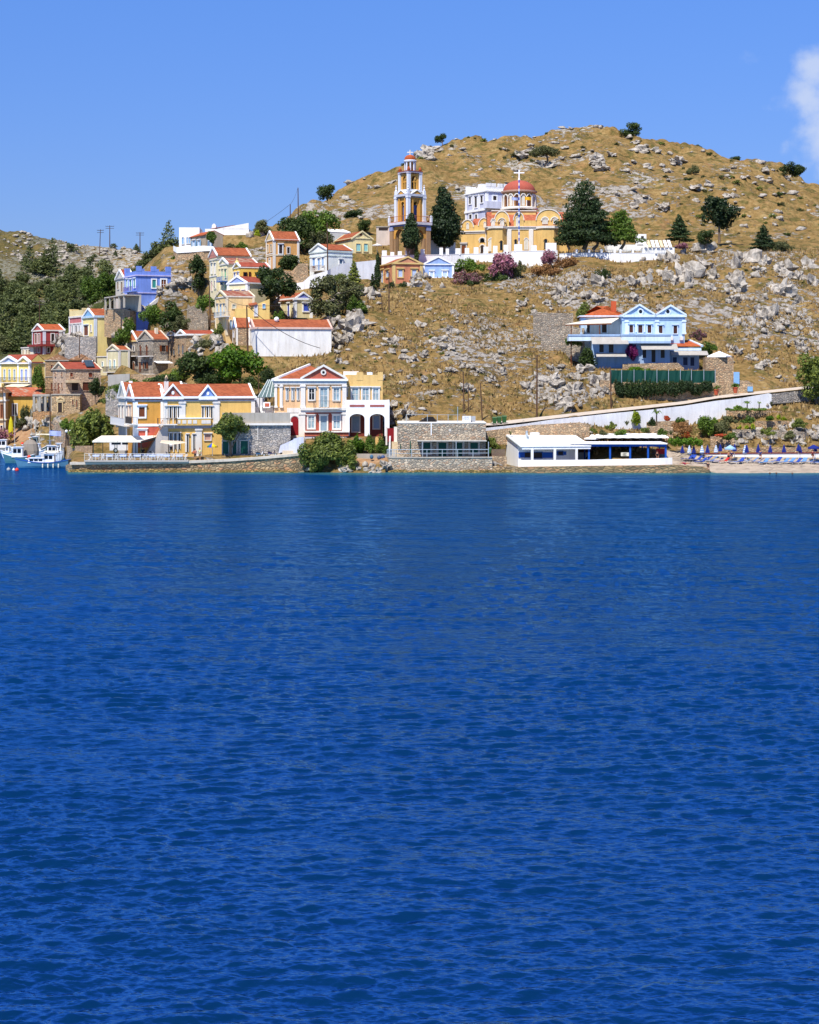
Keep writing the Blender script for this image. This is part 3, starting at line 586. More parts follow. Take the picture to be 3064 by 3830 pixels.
g = House('wing', 'x', 'x', 535, 296.6, -2, 1128, 600, 398, W=8, mat=BLD)
m = MB(); xa, zt = g.pt('F', 362, 345, 1.2); xb, zb_ = g.pt('F', 1135, 398, 1.2); xm, _ = g.pt('F', 760, 345, 1.2)
m.box(xm, xb, -1.3, 5, zb_+.0, zt-.25); m.box(xa, xm, -.2, 5, zt-1.1, zt-.25); g.part('terrace', m, BW); m = MB(); m.box(xm-.1, xb+.12, -1.42, 1, zt-.25, zt); m.box(xa-.1, xm-.12, -.32, 1, zt-.25, zt); m.box(xm-.05, xb+.02, -1.35, 1, zb_-.35, zb_-.004); g.part('terrace_coping', m, BLD)
wins(g, 'F', [(920, 948, 458, 525), (988, 1018, 458, 558), (1058, 1088, 460, 525), (592, 625, 422, 482), (664, 700, 422, 485)], pane=DARK, fr=BLD, kind='window')
g.awn('F', 530, 806, 366, 418, 2.4, P_((176, 170, 160)), off=.25); g.awn('F', 905, 1180, 418, 460, 2.2, P_((176, 170, 160)), off=.2); g.awn('F', 565, 792, 488, 514, 2.0, P_((176, 170, 160)), off=1.0)
m = MB(); random.seed(3)
for i in range(420):
    u, z = g.pt('F', random.uniform(795, 872), random.uniform(402, 520), .3); s_ = .16; a = random.uniform(0, 6)
    m.add([(u+s_*math.cos(a), -random.uniform(.1, .7), z+s_*math.sin(a)), (u-s_*math.sin(a), -random.uniform(.1, .7), z+s_*math.cos(a)), (u-s_*math.cos(a), -random.uniform(.1, .7), z-s_*math.sin(a))], [(0, 1, 2)])
BOUG = m; BG_ROOT = g.root.location.copy(), g.t
g.end(); merge(VIL, g)
g = House('wing', 'x', 'x', 1128, 297.5, -2, 1350, 612, 470, W=6, mat=BLD)
m = MB(); a, zt = g.pt('F', 1130, 400, -3); b, zb_ = g.pt('F', 1345, 440, .4); m.ext([(-.1, -.5, zb_), (g.L+.4, -.5, zb_), (g.L-1.4, 3.4, zt+.1), (-.1, 3.4, zt+.1)], (0, 0, .15)); m.box(0, g.L-1.5, 3, 5.9, g.ze, zt+.1); g.part('roof', m, TILE_O)
m = MB(); m.slab((g.L+.45, -.55, zb_-.05), (g.L-1.35, 3.5, zt+.05), .4, .35); g.part('coping', m, BW); g.strip(446, 470, .35, BW)
g.awn('F', 1132, 1410, 472, 502, 2.0, P_((176, 170, 160)), off=.3); wins(g, 'F', [(1228, 1262, 520, 580), (1283, 1313, 520, 585), (1150, 1180, 520, 570)], pane=paint((40, 54, 90)), fr=BLD); g.end(); merge(VIL, g)
# ---- the church
view(1600, 620, 3.1364); OC = P_((234, 188, 104)); OCD = P_((226, 160, 78)); DOME = plaster((184, 84, 64), 'dome_red', var=.1); VROOF = tiles((226, 128, 92), 'vault_roof_tile')
LAT = plaster((225, 218, 200), 'stone_lattice')
h = House('church', 'ochre Orthodox church with scalloped orange roofs and a red dome on a ring of windows', 'church', 700, 374, 0, 1648, 1040, 712, W=13, mat=OC)
CHU = h; h.strip(712, 722, .35, TRIM); h.strip(722, 748, .15, P_((232, 226, 214)), 'frieze')
for x0, x1, d in ((712, 930, 1.4), (1275, 1545, 1.6)):
    u0, z = h.pt('F', x0, 712); u1, _ = h.pt('F', x1, 712); w = u1-u0
    m = MB(); m.ext([(u0, 0, -2), (u0+w*.26, -d, -2), (u1-w*.26, -d, -2), (u1, 0, -2)], (0, 0, 2+h.ze-.5)); o = h.part('apse', m, OC)
    m = MB(); m.ext([(u0-.3, 0, h.ze-.5), (u0+w*.26-.1, -d-.25, h.ze-.5), (u1-w*.26+.1, -d-.25, h.ze-.5), (u1+.3, 0, h.ze-.5)], (0, 0, .5)); h.part('cornice', m, TRIM, o)
    m = MB(); m.ext([(u0, 0, h.ze+.0), (u0+w*.26, -d, h.ze+.0), (u1-w*.26, -d, h.ze), (u1, 0, h.ze)], (0, 0, .05)); h.part('apse_roof', m, VROOF, o)
for x in (955, 1212): h.pil('F', x, .95, TRIM, z1=748, d=.2, cap=False)
D1 = .05
vault(h, 'F', 785, 955, 535, 655, 6, OC, TRIM, VROOF, d=.0); vault(h, 'F', 1010, 1125, 553, 640, 7, OC, TRIM, VROOF); vault(h, 'F', 1275, 1560, 515, 640, 7, OC, TRIM, VROOF)
h.box('F', 1010, 1125, 640, 712, -4, .0, OC, 'attic_wall'); h.box('F', 1275, 1560, 640, 712, -6, .0, OC, 'attic_wall'); h.box('F', 785, 955, 655, 712, -6, .0, OC, 'attic_wall'); h.box('F', 1126, 1274, 642, 712, -3, -.1, OC, 'attic_wall'); h.box('F', 1562, 1640, 655, 712, -5, -.1, OC, 'attic_wall')
vault(h, 'F', 825, 915, 618, 662, 2, OC, TRIM, VROOF, d=.7, rw=.22); vault(h, 'F', 742, 797, 622, 662, 2, OC, TRIM, VROOF, d=.5, rw=.2); h.box('F', 742, 915, 662, 712, 0, .5, OC, 'attic_wall')
vault(h, 'F', 1338, 1415, 605, 642, 1.5, OC, WHITE, VROOF, d=.6, rw=.22); vault(h, 'F', 1450, 1528, 605, 642, 1.5, OC, WHITE, VROOF, d=.6, rw=.22); h.box('F', 1338, 1528, 642, 704, 0, .55, OC, 'attic_wall')
for x0, x1, y0, y1, o_ in ((855, 890, 640, 705, .7), (752, 782, 640, 705, .5), (1350, 1402, 622, 685, .6), (1478, 1516, 622, 685, .6), (1042, 1072, 600, 705, .02)): h.win('F', x0, x1, y0, y1, fr=TRIM, pane=LAT, arch=True, off=o_, fw=.12)
m = MB(); m.ext([(0, 0, h.ze), (0, 3.2, h.ze+3.4), (0, 9.5, h.ze+3.4), (0, 12.8, h.ze)], (h.L, 0, 0)); h.part('main_roof', m, VROOF)
h.box('F', 752, 1270, 530, 650, -8, -2.6, OC, 'drum_base'); h.box('F', 748, 1275, 522, 532, -8.2, -2.4, TRIM, 'drum_base_cornice')
for x0, x1, y0, y1, o_, p in ((722, 770, 860, 1005, .75, LAT), (848, 880, 880, 988, 1.4, GLASS), (1018, 1046, 865, 985, 0, GLASS), (1140, 1172, 855, 985, 0, LAT), (1366, 1402, 862, 975, 1.6, GLASS), (1480, 1512, 862, 975, .5, GLASS)): h.win('F', x0, x1, y0, y1, fr=TRIM if p == LAT else OC, pane=p, arch=True, off=o_, fw=.26)
# drum and dome
cxp, Yd = 1072, 380.5; dx = (wx(vx(cxp), Yd)-h.X); dy = Yd-h.Y; zf = lambda py: wz(vy(py), Yd)-h.zb; R_ = 198/3.1364*Yd/F
m = MB(); m.lathe([(R_*.93, zf(520)), (R_*.93, zf(318))], (dx, dy, 0), 48); dr = h.part('drum', m, OCD)
m = MB(); m.lathe([(R_*1.06, zf(525)), (R_*1.12, zf(515)), (R_*1.12, zf(502)), (R_*1.0, zf(492)), (R_*.93, zf(490))], (dx, dy, 0), 48); h.part('drum_plinth', m, TRIM, dr)
m = MB(); m.lathe([(R_*.94, zf(330)), (R_*1.07, zf(318)), (R_*1.07, zf(302)), (R_*.9, zf(296))], (dx, dy, 0), 48); h.part('drum_cornice', m, P_((190, 150, 128)), dr)
m = MB(); m.lathe([(R_*.95*math.cos(a), zf(300)+(zf(172)-zf(300))*math.sin(a)) for a in [math.pi/2*i/14 for i in range(15)]][:-1]+[(.01, zf(172))], (dx, dy, 0), 48); h.part('dome', m, DOME, dr, smooth=True)
NW = 16
for i in range(NW):
    a = 2*math.pi*(i+.5)/NW; ca, sa = math.cos(a), math.sin(a)
    if sa > .45: continue
    q = lambda r, t_, z: (dx+r*ca-t_*sa, dy+r*sa+t_*ca, z); hw = R_*.10; zt = zf(372); m = MB()
    pts = [(-hw, zf(485)), (hw, zf(485))]+[(hw*math.cos(b), zt+hw*math.sin(b)) for b in [math.pi*k/8 for k in range(9)]]
    m.ext([q(R_*.94, t_, z) for t_, z in pts], (ca*.03, sa*.03, 0)); w_ = h.part('drum_window', m, LAT if i % 2 == 0 else paint((96, 60, 44)), dr)
    m = MB()
    for k in range(8):
        b0, b1 = math.pi*k/8, math.pi*(k+1)/8; m.ext([q(R_*.94, hw*1.05*math.cos(b0), zt+hw*1.05*math.sin(b0)), q(R_*.94, hw*1.6*math.cos(b0), zt+hw*1.6*math.sin(b0)), q(R_*.94, hw*1.6*math.cos(b1), zt+hw*1.6*math.sin(b1)), q(R_*.94, hw*1.05*math.cos(b1), zt+hw*1.05*math.sin(b1))], (ca*.22, sa*.22, 0))
    h.part('arch_moulding', m, TRIM, dr); a2 = 2*math.pi*i/NW; m = MB()
    for da_ in (0,): m.tube((dx+R_*1.0*math.cos(a2), dy+R_*1.0*math.sin(a2), zf(492)), (dx+R_*1.0*math.cos(a2), dy+R_*1.0*math.sin(a2), zf(372)), .14, n=8)
    h.part('column', m, TRIM, dr)
m = MB(); z0 = zf(172); m.tube((dx, dy, z0-.1), (dx, dy, z0+.5), .3, .16, 10); m.box(dx-.14, dx+.14, dy-.1, dy+.1, z0+.3, zf(45)); zc2 = zf(82); m.box(dx-1.15, dx-.14, dy-.09, dy+.09, zc2-.14, zc2+.14); m.box(dx+.14, dx+1.15, dy-.09, dy+.09, zc2-.14, zc2+.14); h.part('cross', m, WHITE)
h.end()
g = House('wing', 'x', 'x', 392, 381.5, -18, 702, 1040, 768, W=8, mat=OC)
g.strip(768, 780, .3, TRIM); g.strip(780, 800, .12, P_((232, 226, 214)), 'frieze'); vault(g, 'F', 400, 535, 640, 725, 8, OC, TRIM, VROOF); vault(g, 'F', 600, 722, 618, 705, 8, OC, TRIM, VROOF)
g.box('F', 398, 725, 700, 768, -7.8, .0, OC, 'attic_wall'); m = MB(); u0, _ = g.pt('F', 480, 700); u1, zz = g.pt('F', 700, 640); m.ext([(u0, 1, g.ze), (u0, 4, zz+.8), (u0, 7.5, g.ze)], (u1-u0+1.5, 0, 0)); g.part('roof', m, VROOF)
wins(g, 'F', [(460, 480, 675, 745), (662, 682, 662, 725)], fr=TRIM, pane=LAT, arch=True, fw=.1); g.pil('F', 698, .7, TRIM, z1=800, cap=False)
g.win('F', 615, 668, 852, 900, fr=TRIM, pane=GLASS, arch=True, fw=.25); g.win('F', 622, 664, 935, 1035, fr=TRIM, pane=DARK, arch=True, fw=.3, kind='portal', off=.02); g.win('F', 400, 450, 930, 1035, fr=P_((196, 190, 186)), pane=BROWN, lint=.3, kind='portal', sill=False, fw=.3)
g.end(); merge(CHU, g)
# lilac house behind the church
LIL = P_((200, 204, 228)); h = House('townhouse', 'pale lilac house with white crenellated roof and three tall windows behind the church', 'house', 690, 398, 28, 940, 640, 292, xl=445, mat=LIL)
h.strip(285, 300, .3, WHITE); h.parapet(1.0, WHITE, merl=4, mh=.8, mw=1.4); h.corners(.5, WHITE); h.strip(495, 520, .25, WHITE, 'string_course')
wins(h, 'L', [(488, 512, 368, 448), (556, 582, 362, 488), (624, 650, 355, 432)], pane=DARK, fr=WHITE, fw=.2, lint=.12); wins(h, 'L', [(490, 520, 572, 625), (560, 585, 572, 625)], pane=DARK, fr=WHITE, fw=.2)
h.win('F', 765, 806, 355, 405, pane=DARK, fr=WHITE, fw=.3); h.box('F', 692, 905, 412, 495, .1, 1.5, P_((222, 226, 244)), 'terrace'); h.pil('L', 535, .35, WHITE, z0=492, z1=300, cap=False); h.pil('L', 604, .35, WHITE, z0=492, z1=300, cap=False)
m = MB(); m.box(.3, 1.8, 3, 4.4, h.ze, h.zc(195)); h.part('chimney', m, WHITE); m = MB(); m.slab((8.5, 2, h.ze+1.0), (8.5, 4, h.ze+2.6), 2.4, .1); h.part('solar_panel', m, glassy((30, 40, 46)));h.end()
# ---- bell tower
view(1440, 560, 5.39); Yt = 364.0; Xt = wx(vx(508), Yt); Zt = wz(vy(2160), Yt); th = math.radians(37)
e = empty('bell_tower', (Xt, Yt, Zt), 'tall ochre and white bell tower of stacked arcades with small orange cupola and cross', 'bell tower', th)
zt_ = lambda py: wz(vy(py), Yt)-Zt; TAN = P_((176, 136, 94)); OCH = P_((226, 160, 62)); PW = P_((226, 230, 240)); BLT = P_((108, 126, 178))
def ring(m, a, z0, z1): m.box(-a, a, -a, a, z0, z1)
def archwall(m, a, z0, z1, hw, zs, r0=0, t=.35):        # four faces, each with an arched opening
    for k in range(4):
        c, s_ = math.cos(k*math.pi/2), math.sin(k*math.pi/2)
        for poly in ([(-a, z0), (-hw, z0), (-hw, z1), (-a, z1)], [(hw, z0), (a, z0), (a, z1), (hw, z1)], [(-hw, z1)]+arc_pts(-hw, hw, zs, hw, 8)+[(hw, z1)]):
            m.ext([(u*c+a*s_, u*s_-a*c, z) for u, z in poly], (-t*s_, t*c, 0))
def corner_posts(m, a, w, z0, z1):
    for sx_ in (-1, 1):
        for sy_ in (-1, 1): m.box(sx_*a-w/2, sx_*a+w/2, sy_*a-w/2, sy_*a+w/2, z0, z1)
a1 = 2.7; m = MB(); archwall(m, a1, -6, zt_(1540), 1.5, zt_(1760), t=.8); m.build('base_arches', TAN, e)
m = MB(); archwall(m, a1+.03, zt_(1800), zt_(1541), 1.5, zt_(1760), t=.3); m.build('arch_spandrels', OCH, e)
m = MB(); corner_posts(m, a1-.15, 1.05, -6, zt_(1640)); m.build('pier', TAN, e); m = MB(); corner_posts(m, a1-.15, 1.16, zt_(1640), zt_(1560)); m.build('pier_capital', P_((150, 158, 200)), e)
m = MB(); ring(m, a1+.35, zt_(1562), zt_(1530)); m.build('lower_cornice', BLT, e); m = MB(); ring(m, a1+.62, zt_(1530), zt_(1478)); m.build('platform', P_((214, 208, 214)), e)
m = MB(); ring(m, a1+.5, zt_(1478), zt_(1468)); m.build('platform_tiles', TILE_O, e)
m = MB(); A = a1+.42
for k in range(4):
    c, s_ = math.cos(k*math.pi/2), math.sin(k*math.pi/2); f = lambda u, z: (u*c+A*s_, u*s_-A*c, z)
    m.tube(f(-A, zt_(1360)), f(A, zt_(1360)), .05, n=4)
    for i in range(13): u = -A+2*A*i/12; m.tube(f(u, zt_(1470)), f(u, zt_(1360)), .03, n=4)
m.build('railing', paint((176, 110, 60)), e); m = MB(); corner_posts(m, A, .42, zt_(1470), zt_(1370))
for sx_ in (-1, 1):
    for sy_ in (-1, 1): m.ball((sx_*A, sy_*A, zt_(1352)), .2)
m.build('railing_post', PW, e)
a2 = 2.05; m = MB(); archwall(m, a2-.1, zt_(1468), zt_(980), .52, zt_(1110), t=.3); m.build('tier_wall', OCH, e)
m = MB(); ring(m, a2-.7, zt_(1470), zt_(1130)); m.build('inner_core', P_((84, 108, 178)), e)
m = MB(); ring(m, a2-.42, zt_(985), zt_(960)); corner_posts(m, a2, .68, zt_(1468), zt_(990)); m.build('corner_pier', PW, e); m = MB(); corner_posts(m, a2, .84, zt_(990), zt_(958)); corner_posts(m, a2, .8, zt_(1468), zt_(1440)); m.build('pier_capital', PW, e)
m = MB()
for k in range(4):
    c, s_ = math.cos(k*math.pi/2), math.sin(k*math.pi/2); f = lambda u, z, o=0: (u*c+(a2+o)*s_, u*s_-(a2+o)*c, z)
    for u in (-.95, .95): m.ext([f(u-.16, zt_(1465), -.15), f(u+.16, zt_(1465), -.15), f(u+.16, zt_(985), -.15), f(u-.16, zt_(985), -.15)], (.3*s_, -.3*c, 0))
m.build('ochre_strip', OCH, e); m = MB(); ring(m, a2+.38, zt_(958), zt_(912)); m.build('cornice', P_((196, 200, 214)), e)
m = MB(); m2 = MB()
for k in range(4):
    c, s_ = math.cos(k*math.pi/2), math.sin(k*math.pi/2); f = lambda u, z, o=0: (u*c+(a2+o)*s_, u*s_-(a2+o)*c, z); z0, z1 = zt_(912), zt_(838)
    m.ext([f(-1.15, z0, .3), f(1.15, z0, .3), f(0, z1-.1, .3)], (-.9*s_, .9*c, 0)); m2.ext([f(-1.3, z0, .42), f(0, z1, .42), f(0, z1+.16, .42), f(-1.3, z0+.16, .42)], (-1.0*s_, 1.0*c, 0)); m2.ext([f(1.3, z0, .42), f(0, z1, .42), f(0, z1+.16, .42), f(1.3, z0+.16, .42)], (-1.0*s_, 1.0*c, 0))
m.build('small_pediment', OCH, e); m2.build('pediment_coping', WHITE, e)
m = MB(); corner_posts(m, a2+.05, .5, zt_(912), zt_(835))
for sx_ in (-1, 1):
    for sy_ in (-1, 1): m.lathe([(.22, 0), (.26, .15), (.1, .35), (.2, .6), (.06, .9), (.12, 1.1), (.01, 1.3)], (sx_*(a2+.05), sy_*(a2+.05), zt_(835)), 8)
m.build('corner_finial', PW, e)
a3 = 1.5; m = MB(); archwall(m, a3-.05, zt_(912), zt_(500), .62, zt_(600), t=.25); m.build('upper_tier_wall', OCH, e); m = MB()
for k in range(4):
    c, s_ = math.cos(k*math.pi/2), math.sin(k*math.pi/2); f = lambda u, z, o=0: (u*c+(a3-.15)*s_, u*s_-(a3-.15)*c, z); m = MB(); m.tube(f(0, zt_(800)), f(0, zt_(600)), .09, n=8); m.ext([f(-.6, zt_(668)), f(.6, zt_(668)), f(.6, zt_(645)), f(-.6, zt_(645))], (-.12*s_, .12*c, 0)); m.build('tracery', OCH, e)
m = MB(); ring(m, .55, zt_(912), zt_(500)); m.build('upper_core', paint((74, 52, 40)), e)
m = MB(); ring(m, a3+.3, zt_(860), zt_(815)); corner_posts(m, a3, .62, zt_(815), zt_(500)); m.build('corner_pier', PW, e); m = MB(); corner_posts(m, a3, .74, zt_(500), zt_(478)); ring(m, a3+.36, zt_(478), zt_(452)); m.build('upper_cornice', P_((186, 176, 190)), e); m = MB(); ring(m, a3+.42, zt_(452), zt_(438)); m.build('roof_slab', TILE_O, e)
m = MB()
for sx_ in (-1, 1):
    for sy_ in (-1, 1): m.lathe([(.3, 0), (.36, .25), (.26, .6), (.08, .8), (.01, .85)], (sx_*a3, sy_*a3, zt_(438)), 8)
m.build('corner_dome', TILE_O, e)
R4 = 1.05; m = MB()
for k in range(8): a = k*math.pi/4+.2; m.tube((R4*math.cos(a), R4*math.sin(a), zt_(438)), (R4*math.cos(a), R4*math.sin(a), zt_(248)), .16, n=8)
m.lathe([(R4+.25, zt_(250)), (R4+.32, zt_(225)), (R4+.2, zt_(212)), (.05, zt_(212))], n=24); m.lathe([(R4+.2, zt_(248)), (.05, zt_(248))], n=24)
m.build('lantern', PW, e); m = MB(); m.lathe([(.6, zt_(438)), (.6, zt_(260))], n=8); m.build('lantern_core', OCH, e)
m = MB(); n_ = 32; prof = [(1.0, 0), (1.02, .2), (.9, .55), (.62, .85), (.25, 1.0), (.01, 1.02)]
hz_ = zt_(105)-zt_(212); vs = []
for i in range(n_):
    a = 2*math.pi*i/n_; k_ = 1+.07*abs(math.sin(4*a))
    for r, z in prof: vs.append((r*(R4+.1)*k_*math.cos(a), r*(R4+.1)*k_*math.sin(a), zt_(212)+z*hz_))
m.add(vs, [(i*6+j, ((i+1) % n_)*6+j, ((i+1) % n_)*6+j+1, i*6+j+1) for i in range(n_) for j in range(5)]); m.build('cupola', TILE_O, e)
m = MB(); z0 = zt_(105); m.box(-.09, .09, -.09, .09, z0-.05, zt_(5)); cc = math.cos(-th); ss = math.sin(-th); m.ext([(-.55*cc-.06*ss*-1, -.55*ss-.06, zt_(52)-.09), (.55*cc, .55*ss-.06, zt_(52)-.09), (.55*cc, .55*ss-.06, zt_(52)+.09), (-.55*cc, -.55*ss-.06, zt_(52)+.09)], (0, .12, 0)); m.build('cross', TRIM, e)
# ---- houses below the church
view(1150, 780, 3.45); SAL = P_((214, 134, 96)); TANT = P_((232, 196, 120)); SKYSH = paint((196, 214, 246), 'sky_blue_shutter')
h = House('townhouse', 'salmon orange house with tan pediment and pale blue shutters below the white churchyard wall', 'house', 1105, 350, 16, 1482, 975, 710, xl=940, mat=SAL)
h.gable('y', 1290, 628, TILE, cope=TANT, tri=P_((216, 146, 108)), cw=.5); h.strip(695, 715, .25, TANT); h.corners(.5, TANT)
wins(h, 'F', [(1172, 1226, 792, 882), (1350, 1406, 792, 882)], fr=TANT, pane=SKYSH, lint=.22, fw=.32); h.band('F', 1352, 1404, 905, 960, .06, TANT, 'window_apron')
wins(h, 'L', [(955, 985, 800, 960), (1020, 1055, 800, 885)], fr=TANT, pane=SKYSH, lint=.2, fw=.2); h.end()
view(1420, 540, 2.4643); PB = P_((150, 182, 240))
h = House('cottage', 'light blue cottage with white edged pediment beside the salmon orange house', 'cottage', 400, 353, 4, 683, 1228, 1108, W=8, mat=PB)
h.gable('y', 540, 1040, TILE, cope=WHITE, tri=PB); h.strip(1102, 1110, .22, WHITE); h.corners(.35, WHITE); wins(h, 'F', [(466, 496, 1172, 1222), (582, 622, 1170, 1222)], fr=WHITE, pane=paint((190, 208, 240)), lint=.14, fw=.2)
h.box('F', 402, 684, 1226, 1285, 0, 1.5, WHITE, 'terrace_wall'); h.end()
view(1150, 780, 3.45)
h = House('townhouse', 'pale yellow two storey house with round attic window and turquoise shutters', 'house', 578, 362, 24, 836, 575, 385, xl=358, mat=P_((242, 222, 158)))
h.gable('y', 685, 297, TILE, cope=P_((242, 226, 168)), cw=.3); h.strip(372, 386, .14, P_((242, 226, 168))); wins(h, 'F', [(628, 684, 455, 550), (728, 778, 455, 552)], fr=P_((236, 216, 150)), pane=paint((160, 216, 214)), fw=.12)
m = MB(); c = h.pt('F', 688, 333); h.fe(m, 'F', [(c[0]+.3*math.cos(k*math.pi/6), c[1]+.3*math.sin(k*math.pi/6)) for k in range(12)], 0, .06); h.part('round_window', m, BROWN); h.end()
h = House('townhouse', 'white house with pale blue shutters and small wooden balcony behind the whitewashed rampart', 'house', 262, 348, 34, 580, 850, 535, xl=30, mat=P_((238, 242, 236)))
h.gable('x', 150, 462, TILE, cope=P_((238, 242, 236)), ov=.05); h.strip(545, 560, .14, P_((206, 220, 214))); h.strip(600, 612, .1, P_((206, 220, 214)), 'string_course')
wins(h, 'L', [(72, 104, 640, 742), (140, 166, 645, 795), (192, 218, 630, 740)], fr=WHITE, pane=paint((150, 190, 234)), fw=.1, lint=.1); h.balcony('L', 56, 186, 742, 806, rail=BROWN); h.win('F', 412, 448, 660, 715, fr=WHITE, pane=paint((110, 140, 160)), lint=.12); h.end()
h = House('ruin', 'roofless white walled house among the dark trees below the hill', 'house', 270, 386, 34, 545, 440, 300, xl=84, mat=P_((228, 230, 228)))
h.gable('x', 180, 266, WHITE, cope=WHITE, ov=.05); h.end()
h = House('ruin', 'bare plaster shed wall with a dark slot beside the bell tower', 'shed', 890, 375, 0, 1095, 475, 240, W=7, mat=P_((218, 200, 184))); h.band('F', 920, 1045, 240, 282, .03, DARK, 'opening'); h.strip(228, 242, .1, CONC); h.band('F', 1040, 1092, 262, 470, .3, P_((232, 208, 192)), 'wall_panel'); h.end()
# ---- village on the left shoulder of the hill
view(750, 780, 3.45); CR = P_((240, 224, 172)); GRS = paint((110, 196, 132), 'light_green_shutter'); WSH = paint((232, 228, 214))
h = House('townhouse', 'tall cream house with pink gable and narrow white shutters, uppermost of the stepped row', 'house', 216, 332, 22, 640, 1065, 598, xl=116, mat=CR)
h.gable('x', 170, 508, TILE, cope=WHITE, tri=P_((214, 134, 116)), z0=None); h.band('L', 118, 214, 610, 650, .06, P_((206, 130, 110)), 'pink_frieze'); h.strip(650, 660, .12, GREYT); h.band('L', 118, 214, 876, 890, .1, TRIM, 'string_course')
wins(h, 'L', [(142, 158, 710, 840), (182, 198, 710, 840)], fr=TRIM, pane=WSH, fw=.1, lint=.12); h.win('L', 146, 158, 935, 1060, pane=paint((196, 80, 50)), fw=.1, kind='door'); h.win('L', 184, 197, 935, 1035, pane=DARK, fw=.1); h.end()
h = House('townhouse', 'narrow cream house with bright green shutters and a blue balcony', 'house', 356, 327, 22, 735, 1065, 712, xl=228, mat=CR)
h.gable('x', 292, 645, TILE_OLD, cope=WHITE); h.strip(703, 716, .14, TRIM); wins(h, 'L', [(236, 254, 792, 900), (280, 294, 785, 925), (318, 338, 785, 890)], fr=CREAM_T, pane=GRS, fw=.08, lint=.12); wins(h, 'L', [(238, 252, 990, 1055), (322, 338, 985, 1040)], fr=CREAM_T, pane=GRS, fw=.08); h.balcony('L', 225, 300, 888, 945, rail=paint((90, 130, 190)), slab=paint((80, 120, 180))); h.end()
h = House('townhouse', 'small bright yellow house with scrolled gable and blue arched door beside the green shuttered house', 'house', 517, 323, 22, 885, 1000, 752, xl=428, mat=P_((246, 196, 72)))
h.gable('x', 482, 700, TILE_R, cope=WHITE, ov=.1); wins(h, 'L', [(440, 458, 832, 890), (482, 500, 825, 885)], fr=WHITE, pane=BLUEP, fw=.12, lint=.1); h.win('F', 718, 762, 838, 890, fr=P_((246, 196, 72)), pane=BLUEP, arch=True); wins(h, 'F', [(556, 598, 825, 880), (628, 646, 822, 880)], fr=BROWN, pane=GLASS, fw=.08); h.strip(752, 764, .12, TRIM)
m = MB(); m.lathe([(.5, 0), (.3, .35), (.12, .5), (.12, .8), (.01, 1.0)], (0, h.W/2, h.zr), 8); h.part('finial', m, P_((232, 200, 120))); h.end()
h = House('townhouse', 'low cream house whose white edged pediment has a blue field', 'house', 608, 317, 46, 900, 1090, 962, xl=352, mat=CR)
h.gable('x', 480, 880, TILE_R, cope=WHITE, tri=P_((156, 178, 230)), ov=.1); h.strip(950, 968, .2, WHITE); h.corners(.45, WHITE); wins(h, 'L', [(372, 402, 1060, 1085), (450, 496, 1060, 1085), (540, 570, 1060, 1085)], fr=WHITE, pane=DARK, lint=.1); h.end()
h = House('townhouse', 'ochre house with patchy old roof tiles, flaking side wall and pale blue balcony door', 'house', 336, 311, 22, 690, 1600, 1135, xl=196, mat=plaster((240, 204, 140), 'flaking_ochre', var=.3))
h.gable('x', 270, 1066, TILE_OLD, cope=CREAM_T, tri=P_((240, 200, 104)), ov=.1); h.strip(1128, 1142, .12, TRIM); h.corners(.3, CREAM_T); wins(h, 'L', [(214, 232, 1232, 1330), (258, 280, 1235, 1395), (302, 318, 1232, 1330)], fr=CREAM_T, pane=paint((160, 196, 224)), fw=.1, lint=.1); h.balcony('L', 196, 330, 1345, 1400, rail=STEEL); wins(h, 'F', [(412, 452, 1238, 1285)], fr=CREAM_T, pane=paint((190, 200, 190))); h.win('F', 378, 402, 1440, 1560, fr=CREAM_T, pane=paint((150, 190, 230)), kind='door'); h.end()
h = House('annex', 'small ochre annex with sloping wall top and pale blue shutter above the long white wall', 'annex', 455, 309.5, 10, 893, 1480, 1290, W=4, mat=P_((244, 206, 112)))
m = MB(); u0, z0 = h.pt('F', 650, 1265); u1, z1 = h.pt('F', 893, 1165); h.fe(m, 'F', [(u0, h.ze-.1), (u1, h.ze-.1), (u1, z1), (u0, z0)], -4, -.0); h.part('upper_wall', m, P_((244, 206, 112))); m = MB(); m.ext([(u0-.2, -.3, z0), (u1-2.2, -.3, z1-1.0), (u1-2.2, 3, z1-.6), (u0-.2, 3, z0+.6)], (0, 0, .12)); h.part('roof', m, TILE)
h.win('F', 698, 732, 1248, 1382, fr=TRIM, pane=paint((206, 214, 222)), kind='door', fw=.14); h.win('F', 802, 834, 1232, 1285, fr=TRIM, pane=paint((130, 190, 224)), fw=.08); h.end()
h = House('townhouse', 'cream house with blue pediment and deep blue doors among the olive trees', 'house', 1212, 322, 26, 1442, 1405, 1168, xl=946, mat=P_((236, 220, 164)))
h.gable('y', 1350, 1088, TILE, cope=WHITE, tri=P_((122, 132, 214)), ov=.3); h.strip(1150, 1178, .25, WHITE); h.corners(.5, WHITE); h.win('F', 1328, 1400, 1235, 1322, fr=WHITE, pane=paint((70, 96, 200)), lint=.2, fw=.24); DB = paint((44, 66, 176), 'deep_blue_door')
wins(h, 'L', [(1016, 1038, 1232, 1390), (1130, 1154, 1232, 1388)], fr=WHITE, pane=DB, fw=.14, lint=.2, kind='door'); h.balcony('L', 1030, 1115, 1330, 1395, d=.7)
m = MB(); h.end()
h = House('townhouse', 'narrow orange house with white gable coping half hidden by the big dark tree', 'house', 945, 356, 22, 1270, 775, 400, xl=850, mat=P_((226, 164, 88)))
h.gable('x', 908, 296, TILE, cope=WHITE, tri=P_((232, 200, 130))); h.strip(392, 406, .14, TRIM); h.corners(.4, TRIM); h.band('L', 852, 945, 590, 604, .1, TRIM, 'string_course'); h.strip(592, 606, .1, CREAM_T, 'string_course')
